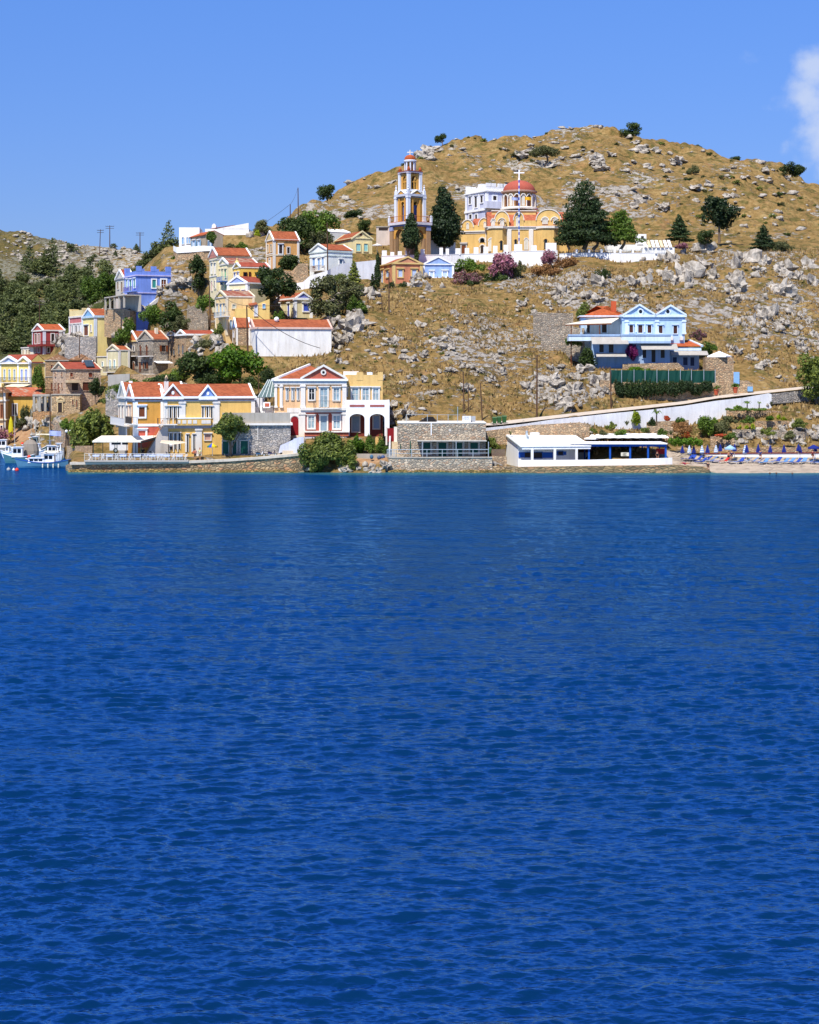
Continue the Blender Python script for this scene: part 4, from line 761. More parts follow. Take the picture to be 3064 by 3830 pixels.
wins(h, 'L', [(868, 884, 470, 560), (908, 926, 465, 555)], fr=CREAM_T, pane=paint((110, 80, 60)), fw=.1); h.win('F', 1012, 1056, 468, 582, fr=WHITE, pane=DARK, fw=.3, kind='door', lint=.12); h.win('F', 1118, 1150, 500, 580, fr=TRIM, pane=DARK, fw=.2); h.win('L', 888, 910, 645, 770, fr=TRIM, pane=paint((226, 222, 210)), kind='door'); h.end()
h = House('warehouse', 'long low house with blank white side wall and pinkish gable above the peach mansion', 'house', 702, 299, 12, 1690, 1900, 1550, xl=620, mat=P_((246, 244, 238)))
h.gable('x', 655, 1440, TILE, cope=P_((240, 190, 170)), tri=P_((214, 170, 160)), ov=.15); h.strip(1528, 1552, .2, P_((238, 200, 182))); m = MB(); u, z = h.pt('F', 985, 1440, -3); m.ball((u, 3.2, h.zr+.1), .45); h.part('vent_cowl', m, WHITE); h.end()
h = House('townhouse', 'little stone walled house with blue gable tucked left of the long white walled house', 'house', 466, 304, 12, 640, 1760, 1535, xl=420, mat=STONE_T)
h.gable('x', 440, 1420, TILE, cope=WHITE, tri=P_((130, 160, 226)), ov=.1); h.win('L', 428, 440, 1585, 1660, pane=BLUEP, fw=.1); h.corners(.25, TRIM); h.end()
# ---- blue house and white houses on the ridge
view(350, 780, 3.45); PER = P_((116, 148, 232)); TEAL = paint((60, 150, 140), 'teal_shutter')
h = House('townhouse', 'periwinkle blue house with crenellated parapet, teal shutters and one brown glazed door', 'house', 555, 342, 25, 1000, 1325, 868, xl=400, mat=PER, pad=False)
h.strip(852, 868, .22, P_((196, 190, 236))); h.parapet(.95, PER, merl=3, mh=1.0, mw=1.1); h.hip(785, TILE_R, ov=-.35, ridge=.3); h.strip(1080, 1092, .16, P_((196, 190, 236)), 'string_course')
wins(h, 'L', [(428, 446, 915, 1020), (470, 496, 915, 1065), (522, 544, 905, 1022)], fr=WHITE, pane=TEAL, fw=.1, lint=.12); wins(h, 'L', [(428, 446, 1140, 1250), (474, 498, 1145, 1300), (522, 544, 1130, 1250)], fr=WHITE, pane=TEAL, fw=.1)
h.win('F', 756, 804, 918, 1022, fr=WHITE, pane=TEAL, fw=.24); h.win('F', 874, 934, 918, 1080, fr=WHITE, pane=BROWN, fw=.26, kind='door', sill=False, mull=True); h.balcony('L', 400, 520, 1020, 1078, rail=paint((120, 110, 170)), slab=PER)
m = MB(); u1, z1 = h.pt('F', 895, 1085); u0, z0 = h.pt('F', 625, 1310); h.fe(m, 'F', [(u0, z0-.8), (u1, z1-.8), (u1+2.4, z1-.8), (u1+2.4, z1), (u1, z1), (u0, z0)], .02, 1.2); h.part('stair', m, P_((206, 200, 190)));h.end()
h = House('townhouse', 'unpainted grey cement house with pillared porch left of the blue house', 'house', 400, 350.5, 25, 520, 1290, 900, xl=286, mat=P_((206, 198, 182)))
h.gable('x', 345, 795, TILE_R, cope=WHITE, ov=.1); h.strip(888, 900, .2, GREYT); wins(h, 'L', [(312, 330, 950, 1040), (360, 380, 950, 1075)], fr=P_((206, 198, 182)), pane=paint((120, 80, 50)), fw=.12)
m = MB(); a, z = h.pt('L', 400, 1108, 3.4); b, _ = h.pt('L', 150, 1108, 3.4); m.box(-3.6, .0, a, b, z-.2, z)
for i in range(5): u = a+.2+(b-a-.6)*i/4; m.box(-3.5, -3.2, u, u+.4, -.3, z-.2)
m.box(-.4, -.05, a, b, -1, z-.2); h.part('porch', m, P_((196, 186, 168))); h.end()
h = House('townhouse', 'white cube house with pale blue shutters high on the ridge against the sky', 'house', 1104, 374, 2, 1368, 475, 258, W=8, mat=WHITE); h.parapet(.25, WHITE); wins(h, 'F', [(1140, 1166, 372, 460), (1200, 1220, 372, 450), (1228, 1248, 372, 450)], fr=WHITE, pane=paint((150, 190, 230)), fw=.08); h.end()
h = House('cottage', 'grey rendered cottage with orange roof and blue shutters in front of the white cube house', 'cottage', 1452, 367, 30, 1672, 492, 335, xl=1254, mat=P_((178, 160, 134)))
h.gable('y', 1560, 290, TILE_O, ov=.3); wins(h, 'L', [(1288, 1318, 415, 488), (1356, 1382, 412, 486)], fr=WHITE, pane=paint((196, 214, 236)), shut=paint((140, 180, 214)), fw=.16, lint=.14); h.win('F', 1484, 1512, 418, 488, fr=WHITE, pane=paint((196, 214, 236)), shut=paint((140, 180, 214)), fw=.12); h.end()
view(750, 780, 3.45)
h = House('long_house', 'long white building with slanting roofline and little belfry along the ridge', 'house', 60, 381, 0, 626, 340, 262, W=9, mat=WHITE)
m = MB(); u0, z0 = h.pt('F', 190, 264); u1, z1 = h.pt('F', 622, 186); h.fe(m, 'F', [(u0, h.ze-.05), (u1, h.ze-.05), (u1, z1), (u0, z0)], -.5, 0); h.part('raised_wall', m, WHITE); m = MB(); m.ext([(u0-1, .1, z0+.02), (u1-3, .1, z1-.55), (u1-3, 6, z1-.3), (u0-1, 6, z0+.3)], (0, 0, .12)); h.part('roof', m, TILE_R)
m = MB(); u0, z0 = h.pt('F', 138, 262); u1, z1 = h.pt('F', 195, 212); m.box(u0, u1, 1, 2.6, h.ze-.1, z1-.5); h.fe(m, 'F', arc_pts(u0, u1, z1-.5, .9, 8), -2.6, -1); h.part('belfry', m, WHITE); m = MB(); h.fe(m, 'F', arc_pts(u0+.8, u1-.8, z1-1.9, 1.2, 8)+[(u1-.8, z1-2.4), (u0+.8, z1-2.4)], -1.0, -.95); h.part('belfry_opening', m, DARK); h.end()
# ---- stone houses in the middle left
view(400, 1240, 3.45); GST = stone((166, 156, 142), 'grey_brown_stone', 2.6, .75, .2)
h = House('stone_house', 'grey stone house with arched brown shuttered doors and a grey gable', 'house', 598, 324, 32, 785, 600, 100, xl=402, mat=GST)
h.gable('x', 490, -6, TILE, cope=P_((214, 196, 170)), ov=.15, cw=.3); h.strip(98, 110, .14, CONC); wins(h, 'L', [(428, 448, 172, 310), (508, 530, 172, 310)], fr=GST, pane=BROWN, arch=True, fw=.1); wins(h, 'L', [(340, 362, 392, 520), (420, 445, 392, 520)], fr=GST, pane=BROWN, arch=True, fw=.1)
h.win('F', 704, 756, 178, 258, fr=GST, pane=DARK, shut=BROWN, arch=False); h.win('L', 492, 522, 395, 480, fr=GST, pane=DARK, shut=BROWN); h.balcony('L', 415, 560, 255, 315, d=.9); h.balcony('L', 330, 560, 485, 545, d=1.2)
h.awn('F', 602, 800, 380, 405, 2.0, WHITE, posts=None); m = MB(); u, z = h.pt('F', 646, 80, -2); m.box(u-.25, u+.25, 2, 2.6, h.ze, h.zr+.6); h.part('chimney', m, CREAM_T, h.roof); h.end()
h = House('stone_house', 'grey stone house with orange gable field, left of the grey gabled stone house', 'house', 402, 334, 32, 560, 560, 125, xl=262, mat=GST)
h.gable('x', 335, -2, TILE, cope=WHITE, tri=P_((222, 120, 66)), ov=.15); h.strip(112, 128, .2, P_((240, 208, 130))); wins(h, 'L', [(300, 318, 190, 250), (340, 360, 190, 250)], fr=TRIM, pane=DARK, fw=.1); wins(h, 'L', [(262, 280, 392, 470), (345, 362, 392, 470)], fr=GST, pane=BROWN, arch=True, fw=.1); h.balcony('L', 235, 385, 260, 315, d=1); h.end()
h = House('stone_house', 'tan stone house with white eaves and narrow teal blue shutters', 'house', 1022, 322, 22, 1412, 520, 48, xl=892, mat=STONE_T)
h.gable('x', 958, -12, TILE_R, cope=WHITE, ov=.15); h.strip(28, 50, .25, WHITE); TB = paint((30, 98, 134), 'teal_blue_shutter'); wins(h, 'L', [(926, 944, 166, 290), (978, 996, 166, 290)], fr=STONE_T, pane=TB, arch=False, fw=.06); h.band('F', 1300, 1385, 60, 150, .5, paint((32, 90, 140)), 'blue_lean_to'); h.box('F', 1030, 1180, 275, 335, 0, 2.5, STONE_T, 'terrace_wall'); h.end()
h = House('stone_house', 'slim stone house with two small teal shutters between the grey and the tan stone houses', 'house', 892, 332, 22, 1100, 520, 48, xl=782, mat=STONE_T)
h.gable('x', 838, -14, TILE_R, cope=WHITE, ov=.15); h.strip(35, 50, .2, WHITE); wins(h, 'L', [(810, 826, 60, 135), (860, 876, 60, 135), (826, 838, 228, 355), (862, 882, 225, 310)], fr=STONE_T, pane=TB, fw=.06); h.end()
view(0, 1240, 3.45)
h = House('cottage', 'small cream cottage with white framed turquoise doors left of the stone houses', 'cottage', 1538, 333, 30, 1670, 560, 242, xl=1385, mat=P_((232, 220, 170)))
h.gable('x', 1480, 176, TILE, cope=CREAM_T, ov=.1); h.strip(235, 246, .12, TRIM); h.corners(.3, TRIM); wins(h, 'L', [(1420, 1436, 372, 470), (1476, 1492, 370, 470)], fr=WHITE, pane=paint((90, 170, 170)), fw=.12, kind='door'); h.balcony('L', 1348, 1530, 452, 520, d=1)
g = House('wing', 'x', 'x', 1388, 340, 30, 1450, 560, 322, xl=1256, mat=P_((232, 220, 170))); g.strip(315, 326, .14, TRIM); g.win('L', 1322, 1338, 395, 445, fr=WHITE, pane=TEAL, fw=.1); g.end(); h.end(); merge(h, g)
# ---- far left group
view(0, 820, 3.45)
h = House('townhouse', 'pale yellow house with sky blue cornice and pediment beside the pink flat roofed unit', 'house', 1226, 352, 28, 1592, 1680, 1262, xl=1066, mat=P_((248, 224, 140)))
h.gable('x', 1145, 1160, TILE, cope=WHITE, tri=P_((130, 184, 226)), ov=.1); h.strip(1240, 1268, .22, P_((186, 214, 236))); h.corners(.45, P_((214, 224, 236))); h.win('L', 1090, 1145, 1370, 1500, fr=WHITE, pane=BROWN, fw=.14, lint=.14, kind='door'); h.win('L', 1172, 1188, 1368, 1450, fr=WHITE, pane=BROWN, fw=.1); h.end()
h = House('townhouse', 'narrow flat roofed house with a pink wall, left of the sky blue pediment', 'house', 1064, 361, 28, 1180, 1510, 1262, xl=896, mat=P_((214, 118, 118)))
h.strip(1240, 1262, .16, TRIM); h.parapet(1.5, P_((240, 216, 150)), merl=3, mh=.4, mw=.6); h.corners(.35, WHITE); h.band('L', 900, 1062, 1345, 1360, .12, TRIM, 'string_course'); h.band('L', 910, 1055, 1362, 1500, .03, P_((214, 206, 196)), 'terrace_wall'); wins(h, 'L', [(930, 948, 1370, 1480), (978, 1000, 1370, 1480), (1025, 1040, 1370, 1480)], fr=WHITE, pane=DARK, fw=.1); h.end()
MAR = P_((176, 60, 60))
h = House('townhouse', 'dark red two storey house with white corner pilasters and a long balcony', 'house', 566, 372, 28, 832, 1740, 1435, xl=420, mat=MAR)
h.gable('x', 490, 1360, TILE_O, cope=WHITE, tri=P_((196, 90, 84)), ov=.1); h.strip(1425, 1442, .18, TRIM); h.corners(.45, P_((226, 222, 230))); wins(h, 'L', [(456, 482, 1480, 1605), (500, 520, 1480, 1600), (445, 470, 1650, 1720), (495, 520, 1650, 1720)], fr=TRIM, pane=BROWN, fw=.14); wins(h, 'F', [(662, 700, 1480, 1600), (728, 745, 1480, 1560), (610, 640, 1655, 1720), (700, 735, 1655, 1720)], fr=TRIM, pane=DARK, fw=.2)
h.pil('F', 780, .6, TRIM); h.strip(1612, 1640, .9, P_((150, 50, 44)), 'balcony_slab'); m = MB()
for i in range(30): u = -.85+(h.L+1.6)*i/29; m.tube((u, -.85, h.zc(1612)), (u, -.85, h.zc(1575)), .03, n=4)
m.box(-.88, h.L+.85, -.88, -.82, h.zc(1577), h.zc(1573)); h.part('railing', m, IRON); h.end()
view(0, 1240, 3.45)
h = House('cottage', 'tiny cream cottage with flat cornice peeking left of the dark red house', 'cottage', 430, 378, 28, 470, 320, 205, xl=276, mat=P_((240, 232, 208))); h.strip(196, 210, .14, TRIM); wins(h, 'L', [(298, 312, 240, 290), (345, 358, 240, 290), (375, 390, 240, 290)], fr=CREAM_T, pane=paint((120, 80, 60)), fw=.1); h.end()
YB = P_((244, 214, 112))
h = House('townhouse', 'butter yellow twin house with one blue and one yellow pediment at the left edge', 'house', 384, 350, 42, 600, 765, 400, xl=8, mat=YB)
h.strip(395, 412, .18, TRIM); h.gable('y', 384, 300, TILE_R, ov=.2, wallmat=None)
h.pediment('L', 12, 232, 120, 332, 405, P_((190, 208, 236)), WHITE, TILE_R, depth=3); h.pediment('L', 240, 388, 315, 336, 405, P_((244, 206, 100)), WHITE, TILE_R, depth=3)
h.corners(.35, WHITE); h.pil('L', 238, .5, WHITE, z1=410, cap=False); wins(h, 'L', [(55, 76, 490, 622), (118, 140, 490, 622), (183, 204, 490, 622)], fr=WHITE, pane=PALEG, fw=.1); wins(h, 'L', [(275, 302, 490, 630), (330, 358, 490, 630)], fr=WHITE, pane=paint((156, 172, 226)), fw=.16, kind='door'); h.balcony('L', 10, 380, 590, 655, d=1.1); h.awn('L', 150, 400, 680, 708, 1.6, P_((250, 236, 196)), off=1.2); h.win('F', 435, 488, 462, 530, fr=P_((214, 176, 90)), pane=GLASS); h.end()
h = House('storehouse', 'long yellow ochre storehouse with one white framed window and a pale tiled roof', 'storehouse', 62, 336, 4, 428, 1255, 838, W=6, mat=P_((226, 176, 70)))
m = MB(); z1 = h.zc(752); m.ext([(-.5, -.4, h.ze), (h.L+3, -.4, h.ze), (h.L+3, 5, z1+.3), (-.5, 5, z1+.3)], (0, 0, .15)); h.part('roof', m, TILE_OLD2 := tiles((232, 130, 92), 'pale_roof_tile', old=.12)); h.win('F', 168, 218, 938, 1075, fr=TRIM, pane=paint((90, 60, 50)), fw=.22); h.end()
h = House('townhouse', 'peach house cut off by the left edge of the view, brown shutters', 'house', -120, 332, 4, 66, 1260, 790, W=8, mat=P_((236, 190, 132)))
h.strip(880, 900, .25, TRIM); h.hip(720, TILE_BR, ov=.5); h.corners(.35, TRIM); h.win('F', 8, 40, 940, 1115, fr=P_((222, 160, 110)), pane=BROWN, fw=.14); h.strip(1128, 1145, .3, CREAM_T, 'string_course'); h.win('F', 8, 34, 1215, 1255, fr=TRIM, pane=DARK); h.end()
h = House('stone_house', 'pale stone house with red tiled roof, rooftop solar panel and small brown shutters', 'house', 850, 322, 26, 1300, 815, 492, xl=682, mat=stone((206, 180, 156), 'pale_stone', 3.0, .85, .2))
h.gable('x', 775, 402, TILE_R, cope=CREAM_T, ov=.2, cw=.2, coph=.04); h.strip(484, 496, .2, P_((190, 180, 160))); SHB = paint((130, 62, 40)); wins(h, 'F', [(905, 940, 530, 582), (1142, 1190, 535, 585)], fr=h.mat, pane=SHB, fw=.1); wins(h, 'L', [(710, 726, 528, 580), (796, 810, 528, 580), (710, 726, 668, 735), (752, 772, 665, 800), (798, 812, 665, 735)], fr=h.mat, pane=SHB, fw=.08)
h.box('F', 880, 1040, 628, 660, 0, 2.0, P_((214, 186, 142)), 'porch_beam'); h.win('F', 925, 1008, 665, 760, fr=h.mat, pane=DARK, fw=.1, kind='porch_opening'); h.win('F', 1065, 1180, 655, 760, fr=h.mat, pane=paint((96, 50, 34)), fw=.1, kind='porch_opening')
m = MB(); u, z = h.pt('F', 1150, 430, -1.6); m.slab((u, .6, h.ze+.55), (u, 2.6, h.ze+1.75), 1.6, .08); s_ = h.part('solar_panel', m, glassy((70, 84, 96)), h.roof); m = MB(); m.tube((u-1, 2.7, h.zr+.25), (u+1, 2.7, h.zr+.25), .28, n=10); h.part('water_tank', m, paint((226, 226, 222)), s_)
m = MB(); zr = h.zc(760)
for i in range(26): v = -.8+(h.W+.6)*i/25; m.tube((-1.4, v, -.05), (-1.4, v+.25*(1 if i % 2 else -1), .95), .035, n=4)
m.box(-1.45, -1.38, -.8, h.W, .92, .98); m.box(-1.5, 0, -.8, h.W, -.25, -.05); h.part('balcony', m, BROWN); h.end()
BS = stone((176, 146, 112), 'brown_stone', 3.2, .85, .2)
h = House('stone_house', 'tall brown stone house with low hipped roof behind the solar panel house', 'house', 584, 337, 6, 880, 810, 372, W=8, mat=BS); h.strip(366, 378, .14, CONC); h.hip(292, TILE_BR, ov=.1); h.strip(580, 590, .08, CONC, 'string_course'); wins(h, 'F', [(660, 680, 430, 500), (660, 676, 665, 740)], fr=BS, pane=SHB, fw=.08); h.end()
h = House('stone_house', 'brown tile hipped roof house just right of the tall brown stone house', 'house', 872, 345, 6, 1200, 600, 372, W=8, mat=BS); h.hip(286, TILE_BR, ov=.2); h.end()
h = House('stone_house', 'low rough stone house with small pedimented doorway above the harbour tree', 'house', 668, 316, 8, 1032, 1075, 812, W=7, mat=stone((196, 170, 134), 'rough_tan_stone', 2.4, .8, .3)); h.strip(808, 820, .1, CONC); h.win('F', 750, 802, 918, 1040, fr=P_((222, 190, 134)), pane=DARK, fw=.25, kind='door', sill=False); h.pediment('F', 742, 822, 782, 855, 888, P_((226, 192, 130)), P_((232, 204, 150)), CONC, depth=.1, d=.2)
wins(h, 'F', [(932, 948, 878, 945), (978, 994, 880, 975)], fr=P_((214, 190, 150)), pane=SHB, fw=.08); h.end()
e_Y = 319; X0 = wx(vx(424), e_Y); X1 = wx(vx(662), e_Y); Zb = wz(vy(1335), e_Y); z1 = wz(vy(812), e_Y)-Zb; zm = wz(vy(1032), e_Y)-Zb
e = empty('concrete_frame', (X0, e_Y, Zb), 'unfinished concrete frame with three open bays on a tan base wall', 'building', math.radians(4)); L = X1-X0; m = MB(); m.box(-.05, L, -.05, 6, z1-.35, z1)
for i in range(4): m.box(L*i/3.3, L*i/3.3+.42, 0, .5, zm, z1-.35); m.box(L*i/3.3, L*i/3.3+.42, 5.4, 5.9, zm, z1-.35)
m.build('frame', CONC, e); m = MB(); m.box(0, L, .05, 6, -5, zm); m.build('base_wall', stone((196, 154, 112), 'tan_base_stone', 3.5, .9, .2), e)
# ---------------------------------------------------------------- terrain: one sheet, fan shaped grid
COLS = {
 -900: [(318,1700),(330,1660),(350,1480),(380,1400),(450,1330),(560,1080),(700,840),(740,830)],
 0: [(314,1712),(320,1688),(328,1640),(336,1560),(345,1480),(356,1420),(366,1400),(385,1430),(450,1340),(560,1130),(700,862),(720,852)],
 150: [(308,1716),(316,1690),(324,1600),(334,1500),(345,1450),(356,1400),(372,1345),(385,1380),(450,1330),(560,1110),(700,880),(725,868)],
 225: [(300,1722),(306,1700),(316,1590),(324,1500),(336,1450),(352,1340),(368,1300),(385,1350),(450,1310),(560,1100),(700,892),(728,880)],
 262: [(253,1778),(254.5,1716),(272,1704),(292,1660),(308,1590),(322,1480),(336,1400),(352,1310),(366,1250),(385,1300),(450,1290),(560,1090),(700,900),(728,888)],
 500: [(253,1778),(254.5,1716),(266,1700),(280,1620),(292,1560),(308,1470),(320,1415),(328,1310),(335,1200),(341,1160),(352,1130),(368,1050),(380,1040),(450,1090),(560,985),(690,922),(705,918)],
 620: [(253,1778),(254.5,1716),(266,1700),(280,1600),(292,1520),(308,1450),(318,1408),(326,1320),(334,1180),(342,1088),(360,1010),(370,945),(384,915),(410,960),(560,985),(680,950),(700,950)],
 750: [(253,1775),(254.5,1712),(266,1700),(280,1560),(292,1475),(302,1420),(312,1330),(320,1240),(330,1130),(345,1040),(360,970),(372,930),(385,890),(400,890),(430,960),(680,960)],
 950: [(253,1775),(254.2,1705),(264,1690),(278,1540),(290,1420),(302,1345),(314,1250),(330,1160),(345,1080),(358,1000),(372,930),(388,880),(405,865),(430,900),(680,1000)],
 1130: [(253,1775),(254.2,1700),(262,1660),(275,1500),(287,1395),(300,1345),(314,1260),(330,1160),(345,1080),(358,1010),(372,930),(390,870),(415,810),(440,775),(460,772),(480,820)],
 1250: [(251,1775),(254,1735),(260,1660),(274,1500),(287,1375),(300,1290),(312,1210),(322,1170),(336,1110),(350,1050),(362,990),(375,930),(395,870),(425,800),(455,735),(475,715),(500,760)],
 1400: [(251,1775),(254,1740),(260,1680),(272,1500),(290,1370),(308,1240),(322,1160),(336,1100),(350,1050),(362,1000),(375,950),(395,870),(425,790),(455,700),(478,655),(500,700)],
 1500: [(251,1775),(254,1735),(258,1690),(266,1600),(278,1480),(292,1370),(310,1240),(328,1140),(342,1080),(354,1040),(362,985),(378,940),(400,860),(440,730),(470,640),(490,603),(510,650)],
 1560: [(251,1775),(254,1735),(258,1690),(266,1600),(278,1480),(292,1370),(310,1240),(328,1140),(342,1080),(354,1040),(362,985),(378,940),(400,860),(440,720),(480,580),(495,550),(515,600)],
 1750: [(251,1775),(254,1745),(257,1700),(264,1610),(278,1490),(292,1385),(310,1265),(328,1150),(345,1080),(356,1040),(364,985),(378,945),(400,870),(440,740),(480,600),(515,518),(540,560)],
 1880: [(251,1775),(254,1745),(257,1700),(263,1625),(268,1592),(272,1588),(285,1480),(300,1360),(318,1230),(335,1130),(350,1055),(360,1010),(368,960),(382,935),(410,840),(450,710),(500,570),(530,505),(550,540)],
 2060: [(251,1775),(254,1748),(257,1710),(262,1660),(268,1620),(270,1596),(271.5,1568),(276,1563),(286,1480),(300,1360),(318,1230),(335,1130),(352,1040),(362,1000),(368,950),(384,935),(410,840),(450,710),(500,580),(545,490),(570,520)],
 2160: [(251,1775),(254,1748),(257,1710),(262,1660),(268,1630),(270.5,1590),(272.5,1557),(277,1552),(288,1470),(302,1355),(318,1220),(335,1110),(350,1015),(364,960),(370,945),(384,930),(410,850),(450,710),(500,580),(550,477),(575,510)],
 2290: [(251,1775),(254,1748),(257,1712),(262,1680),(270,1630),(273.5,1606),(275,1542),(280,1537),(290,1440),(300,1345),(318,1210),(335,1110),(350,1010),(364,965),(370,945),(384,925),(410,850),(450,710),(500,585),(550,488),(575,520)],
 2480: [(251,1775),(254,1752),(257,1720),(262,1690),(269,1660),(276.5,1600),(278.5,1526),(284,1518),(292,1450),(300,1350),(316,1220),(335,1110),(350,1020),(364,962),(370,945),(384,920),(410,860),(450,730),(500,610),(545,528),(570,560)],
 2660: [(250.5,1770),(256,1745),(262,1722),(265,1700),(272,1640),(280,1575),(282.5,1502),(287,1496),(296,1430),(304,1360),(320,1220),(338,1110),(352,1020),(366,955),(374,935),(390,900),(420,820),(460,710),(500,625),(535,565),(560,600)],
 2850: [(250.5,1770),(256,1747),(262,1724),(265,1706),(272,1640),(280,1560),(285,1530),(286.5,1478),(291,1472),(300,1400),(310,1330),(325,1210),(340,1110),(354,1020),(366,950),(376,935),(392,900),(420,830),(460,730),(500,655),(525,606),(550,640)],
 3064: [(250.5,1770),(256,1748),(262,1726),(265,1706),(276,1610),(290,1462),(295,1452),(304,1400),(314,1320),(328,1210),(342,1110),(356,1020),(368,945),(378,930),(394,900),(420,850),(460,780),(500,715),(515,694),(540,730)],
 4000: [(250.5,1770),(256,1748),(262,1726),(268,1706),(280,1610),(300,1462),(320,1400),(350,1200),(400,1050),(450,980),(500,960),(560,1000)],
}
Ys = np.concatenate([np.arange(246, 300, .6), np.arange(300, 400, .9), np.arange(400, 570, 2.0), np.arange(570, 760, 3.5), np.geomspace(765, 2500, 14)])
PX = np.concatenate([np.arange(-900, -60, 24), np.arange(-60, 3130, 5.5), np.arange(3130, 4001, 24)])
ck = sorted(COLS); prof = []
for c in ck:
    k = COLS[c]; yy = np.array([q[0] for q in k], float); zz = np.array([CH-(q[1]-HOR)/F*q[0] for q in k])
    z = np.interp(Ys, yy, zz)
    z[Ys < yy[0]] = -2.5-(yy[0]-Ys[Ys < yy[0]])*.15
    # behind the last knot the ground falls gently
    m_ = Ys > yy[-1]; z[m_] = np.maximum(zz[-1]-(Ys[m_]-yy[-1])*.28, 2)
    prof.append(z)
prof = np.array(prof); Z = np.empty((len(PX), len(Ys)))
for j in range(len(Ys)): Z[:, j] = np.interp(PX, ck, prof[:, j])
def smooth1(a, n, ax):
    for _ in range(n):
        b = a.copy(); s0 = [slice(None)]*2; s1 = [slice(None)]*2; sc_ = [slice(None)]*2; s0[ax] = slice(0, -2); s1[ax] = slice(2, None); sc_[ax] = slice(1, -1)
        b[tuple(sc_)] = .25*a[tuple(s0)]+.5*a[tuple(sc_)]+.25*a[tuple(s1)]; a = b
    return a
jb = int(np.searchsorted(Ys, 262)); je = int(np.searchsorted(Ys, 300)); Z[:, je:] = smooth1(Z[:, je:], 5, 1); Z[:, jb:je+8] = smooth1(Z[:, jb:je+8], 1, 1); Z = smooth1(Z, 6, 0)
XX = (PX[:, None]-CX)/F*Ys[None, :]; YY = np.broadcast_to(Ys[None, :], Z.shape).copy()
rng = np.random.default_rng(5)
def vnoise(x, y, sc, seed):                        # value noise on arrays
    r = np.random.default_rng(seed).random((256, 256)); u = x/sc+300; v = y/sc+300; i = np.floor(u).astype(int); j = np.floor(v).astype(int); fu = u-i; fv = v-j
    fu = fu*fu*(3-2*fu); fv = fv*fv*(3-2*fv); g = lambda a, b: r[a % 256, b % 256]
    return (g(i, j)*(1-fu)+g(i+1, j)*fu)*(1-fv)+(g(i, j+1)*(1-fu)+g(i+1, j+1)*fu)*fv-.5
def fbm(x, y, sc, seed, o=4): return sum(vnoise(x, y, sc/2**k, seed+k)*.55**k for k in range(o))
def ell(cx, cy, rx, ry, soft=.5):                  # soft mask round a spot seen in the photo
    py = HOR+(CH-Z0)*F/YY; d = np.sqrt(((PX[:, None]-cx)/rx)**2+((py-cy)/ry)**2); return np.clip((1-d)/soft+.5, 0, 1)
Z0 = Z.copy()
land = np.clip((Z0-1.8)/3, 0, 1)
rough = np.ones_like(Z)*.25
for e in [(2750,1060,420,130),(2200,1100,330,90),(1330,1240,130,110),(2100,1450,150,95),(1700,1350,260,160),(1500,1560,110,50),(2950,1200,200,160),(1290,1180,120,70),(665,1060,80,110),(700,1180,60,60),(230,1610,80,80),(320,1480,60,80)]: rough = np.maximum(rough, ell(*e))
flat = np.clip(np.abs(YY-0)*0+1, 0, 1)
hillm = np.clip((YY-385)/30, 0, 1)*(PX[:, None] > 900); farm = np.clip((YY-440)/60, 0, 1)*(PX[:, None] <= 900)
n1 = fbm(XX, YY, 9, 11); n2 = np.abs(fbm(XX, YY, 3.2, 31)); n3 = fbm(XX, YY, 26, 51, 3)
ridge_t = fbm(XX*.5-YY*.4, YY+XX*.35, 7, 71, 4)     # slanting ledges on the upper hill
Z = Z+land*(n1*1.0+n2*1.6*rough+hillm*(n3*2.0+np.clip(ridge_t, 0, 1)*4.5-1.0)+farm*(n3*3+n1*2.0-3.2))
for (X0, Y0, c, s, L, Wd, zb, low) in PADS:        # level the ground under and round each building
    dx_ = XX-X0; dy_ = YY-Y0; u = dx_*c+dy_*s; v = -dx_*s+dy_*c
    ox = np.maximum(np.maximum(-u, u-L), 0); oyf = np.maximum(-v, 0); oyb = np.maximum(v-Wd, 0); d = np.sqrt((ox/1.0)**2+(oyf/1.2)**2+(oyb/1.0)**2)
    w = np.clip(1-(d-1.0)/4.0, 0, 1); w = w*w*(3-2*w); Z = Z*(1-w)+(zb-.1)*w
# level strip along the front quay on the left
q = (PX[:, None] > 245)*(PX[:, None] < 1140)*(YY > 254)*(YY < 262); Z = np.where(q > 0, np.minimum(Z, 2.3), Z)
# road
RX = np.array([1700, 1860, 2063, 2286, 2560, 2681, 3010, 3100, 4000]); RPY = np.array([1594, 1588, 1565, 1540, 1510, 1489, 1454, 1448, 1400]); RY = np.array([266.5, 269, 273, 277, 282, 284, 291, 293, 320])
ryc = np.interp(PX, RX, RY)[:, None]; rz = (CH-(np.interp(PX, RX, RPY)-HOR)/F*np.interp(PX, RX, RY))[:, None]
w = np.clip(1-(np.abs(YY-ryc-1.5)-2.9)/.9, 0, 1)*(PX[:, None] > 1840); Z = Z*(1-w)+(rz-.12)*w
def roadpt(px, o): yy = np.interp(px, RX, RY)+o; z = CH-(np.interp(px, RX, RPY)-HOR)/F*np.interp(px, RX, RY); return (wx(px, yy), yy, z)
qx = np.array([246, 262, 300, 1140, 1150, 1440, 1447, 1500, 1842, 1935, 2650, 2700]); qy = np.array([258.6, 254.8, 254, 254.2, 249, 249, 253.6, 253.1, 253.1, 252.6, 252.4, 249])
Z = np.where((YY < np.interp(PX, qx, qy)[:, None])*(PX[:, None] > 246)*(PX[:, None] < 2700), -3.0, Z)      # deep water against the quays
bx = np.array([1818, 1960, 2063, 2180, 2290, 2420, 2560, 2681, 2780, 2886, 3130]); by = np.array([1616, 1602, 1592, 1581, 1603, 1606, 1592, 1568, 1540, 1524, 1484])
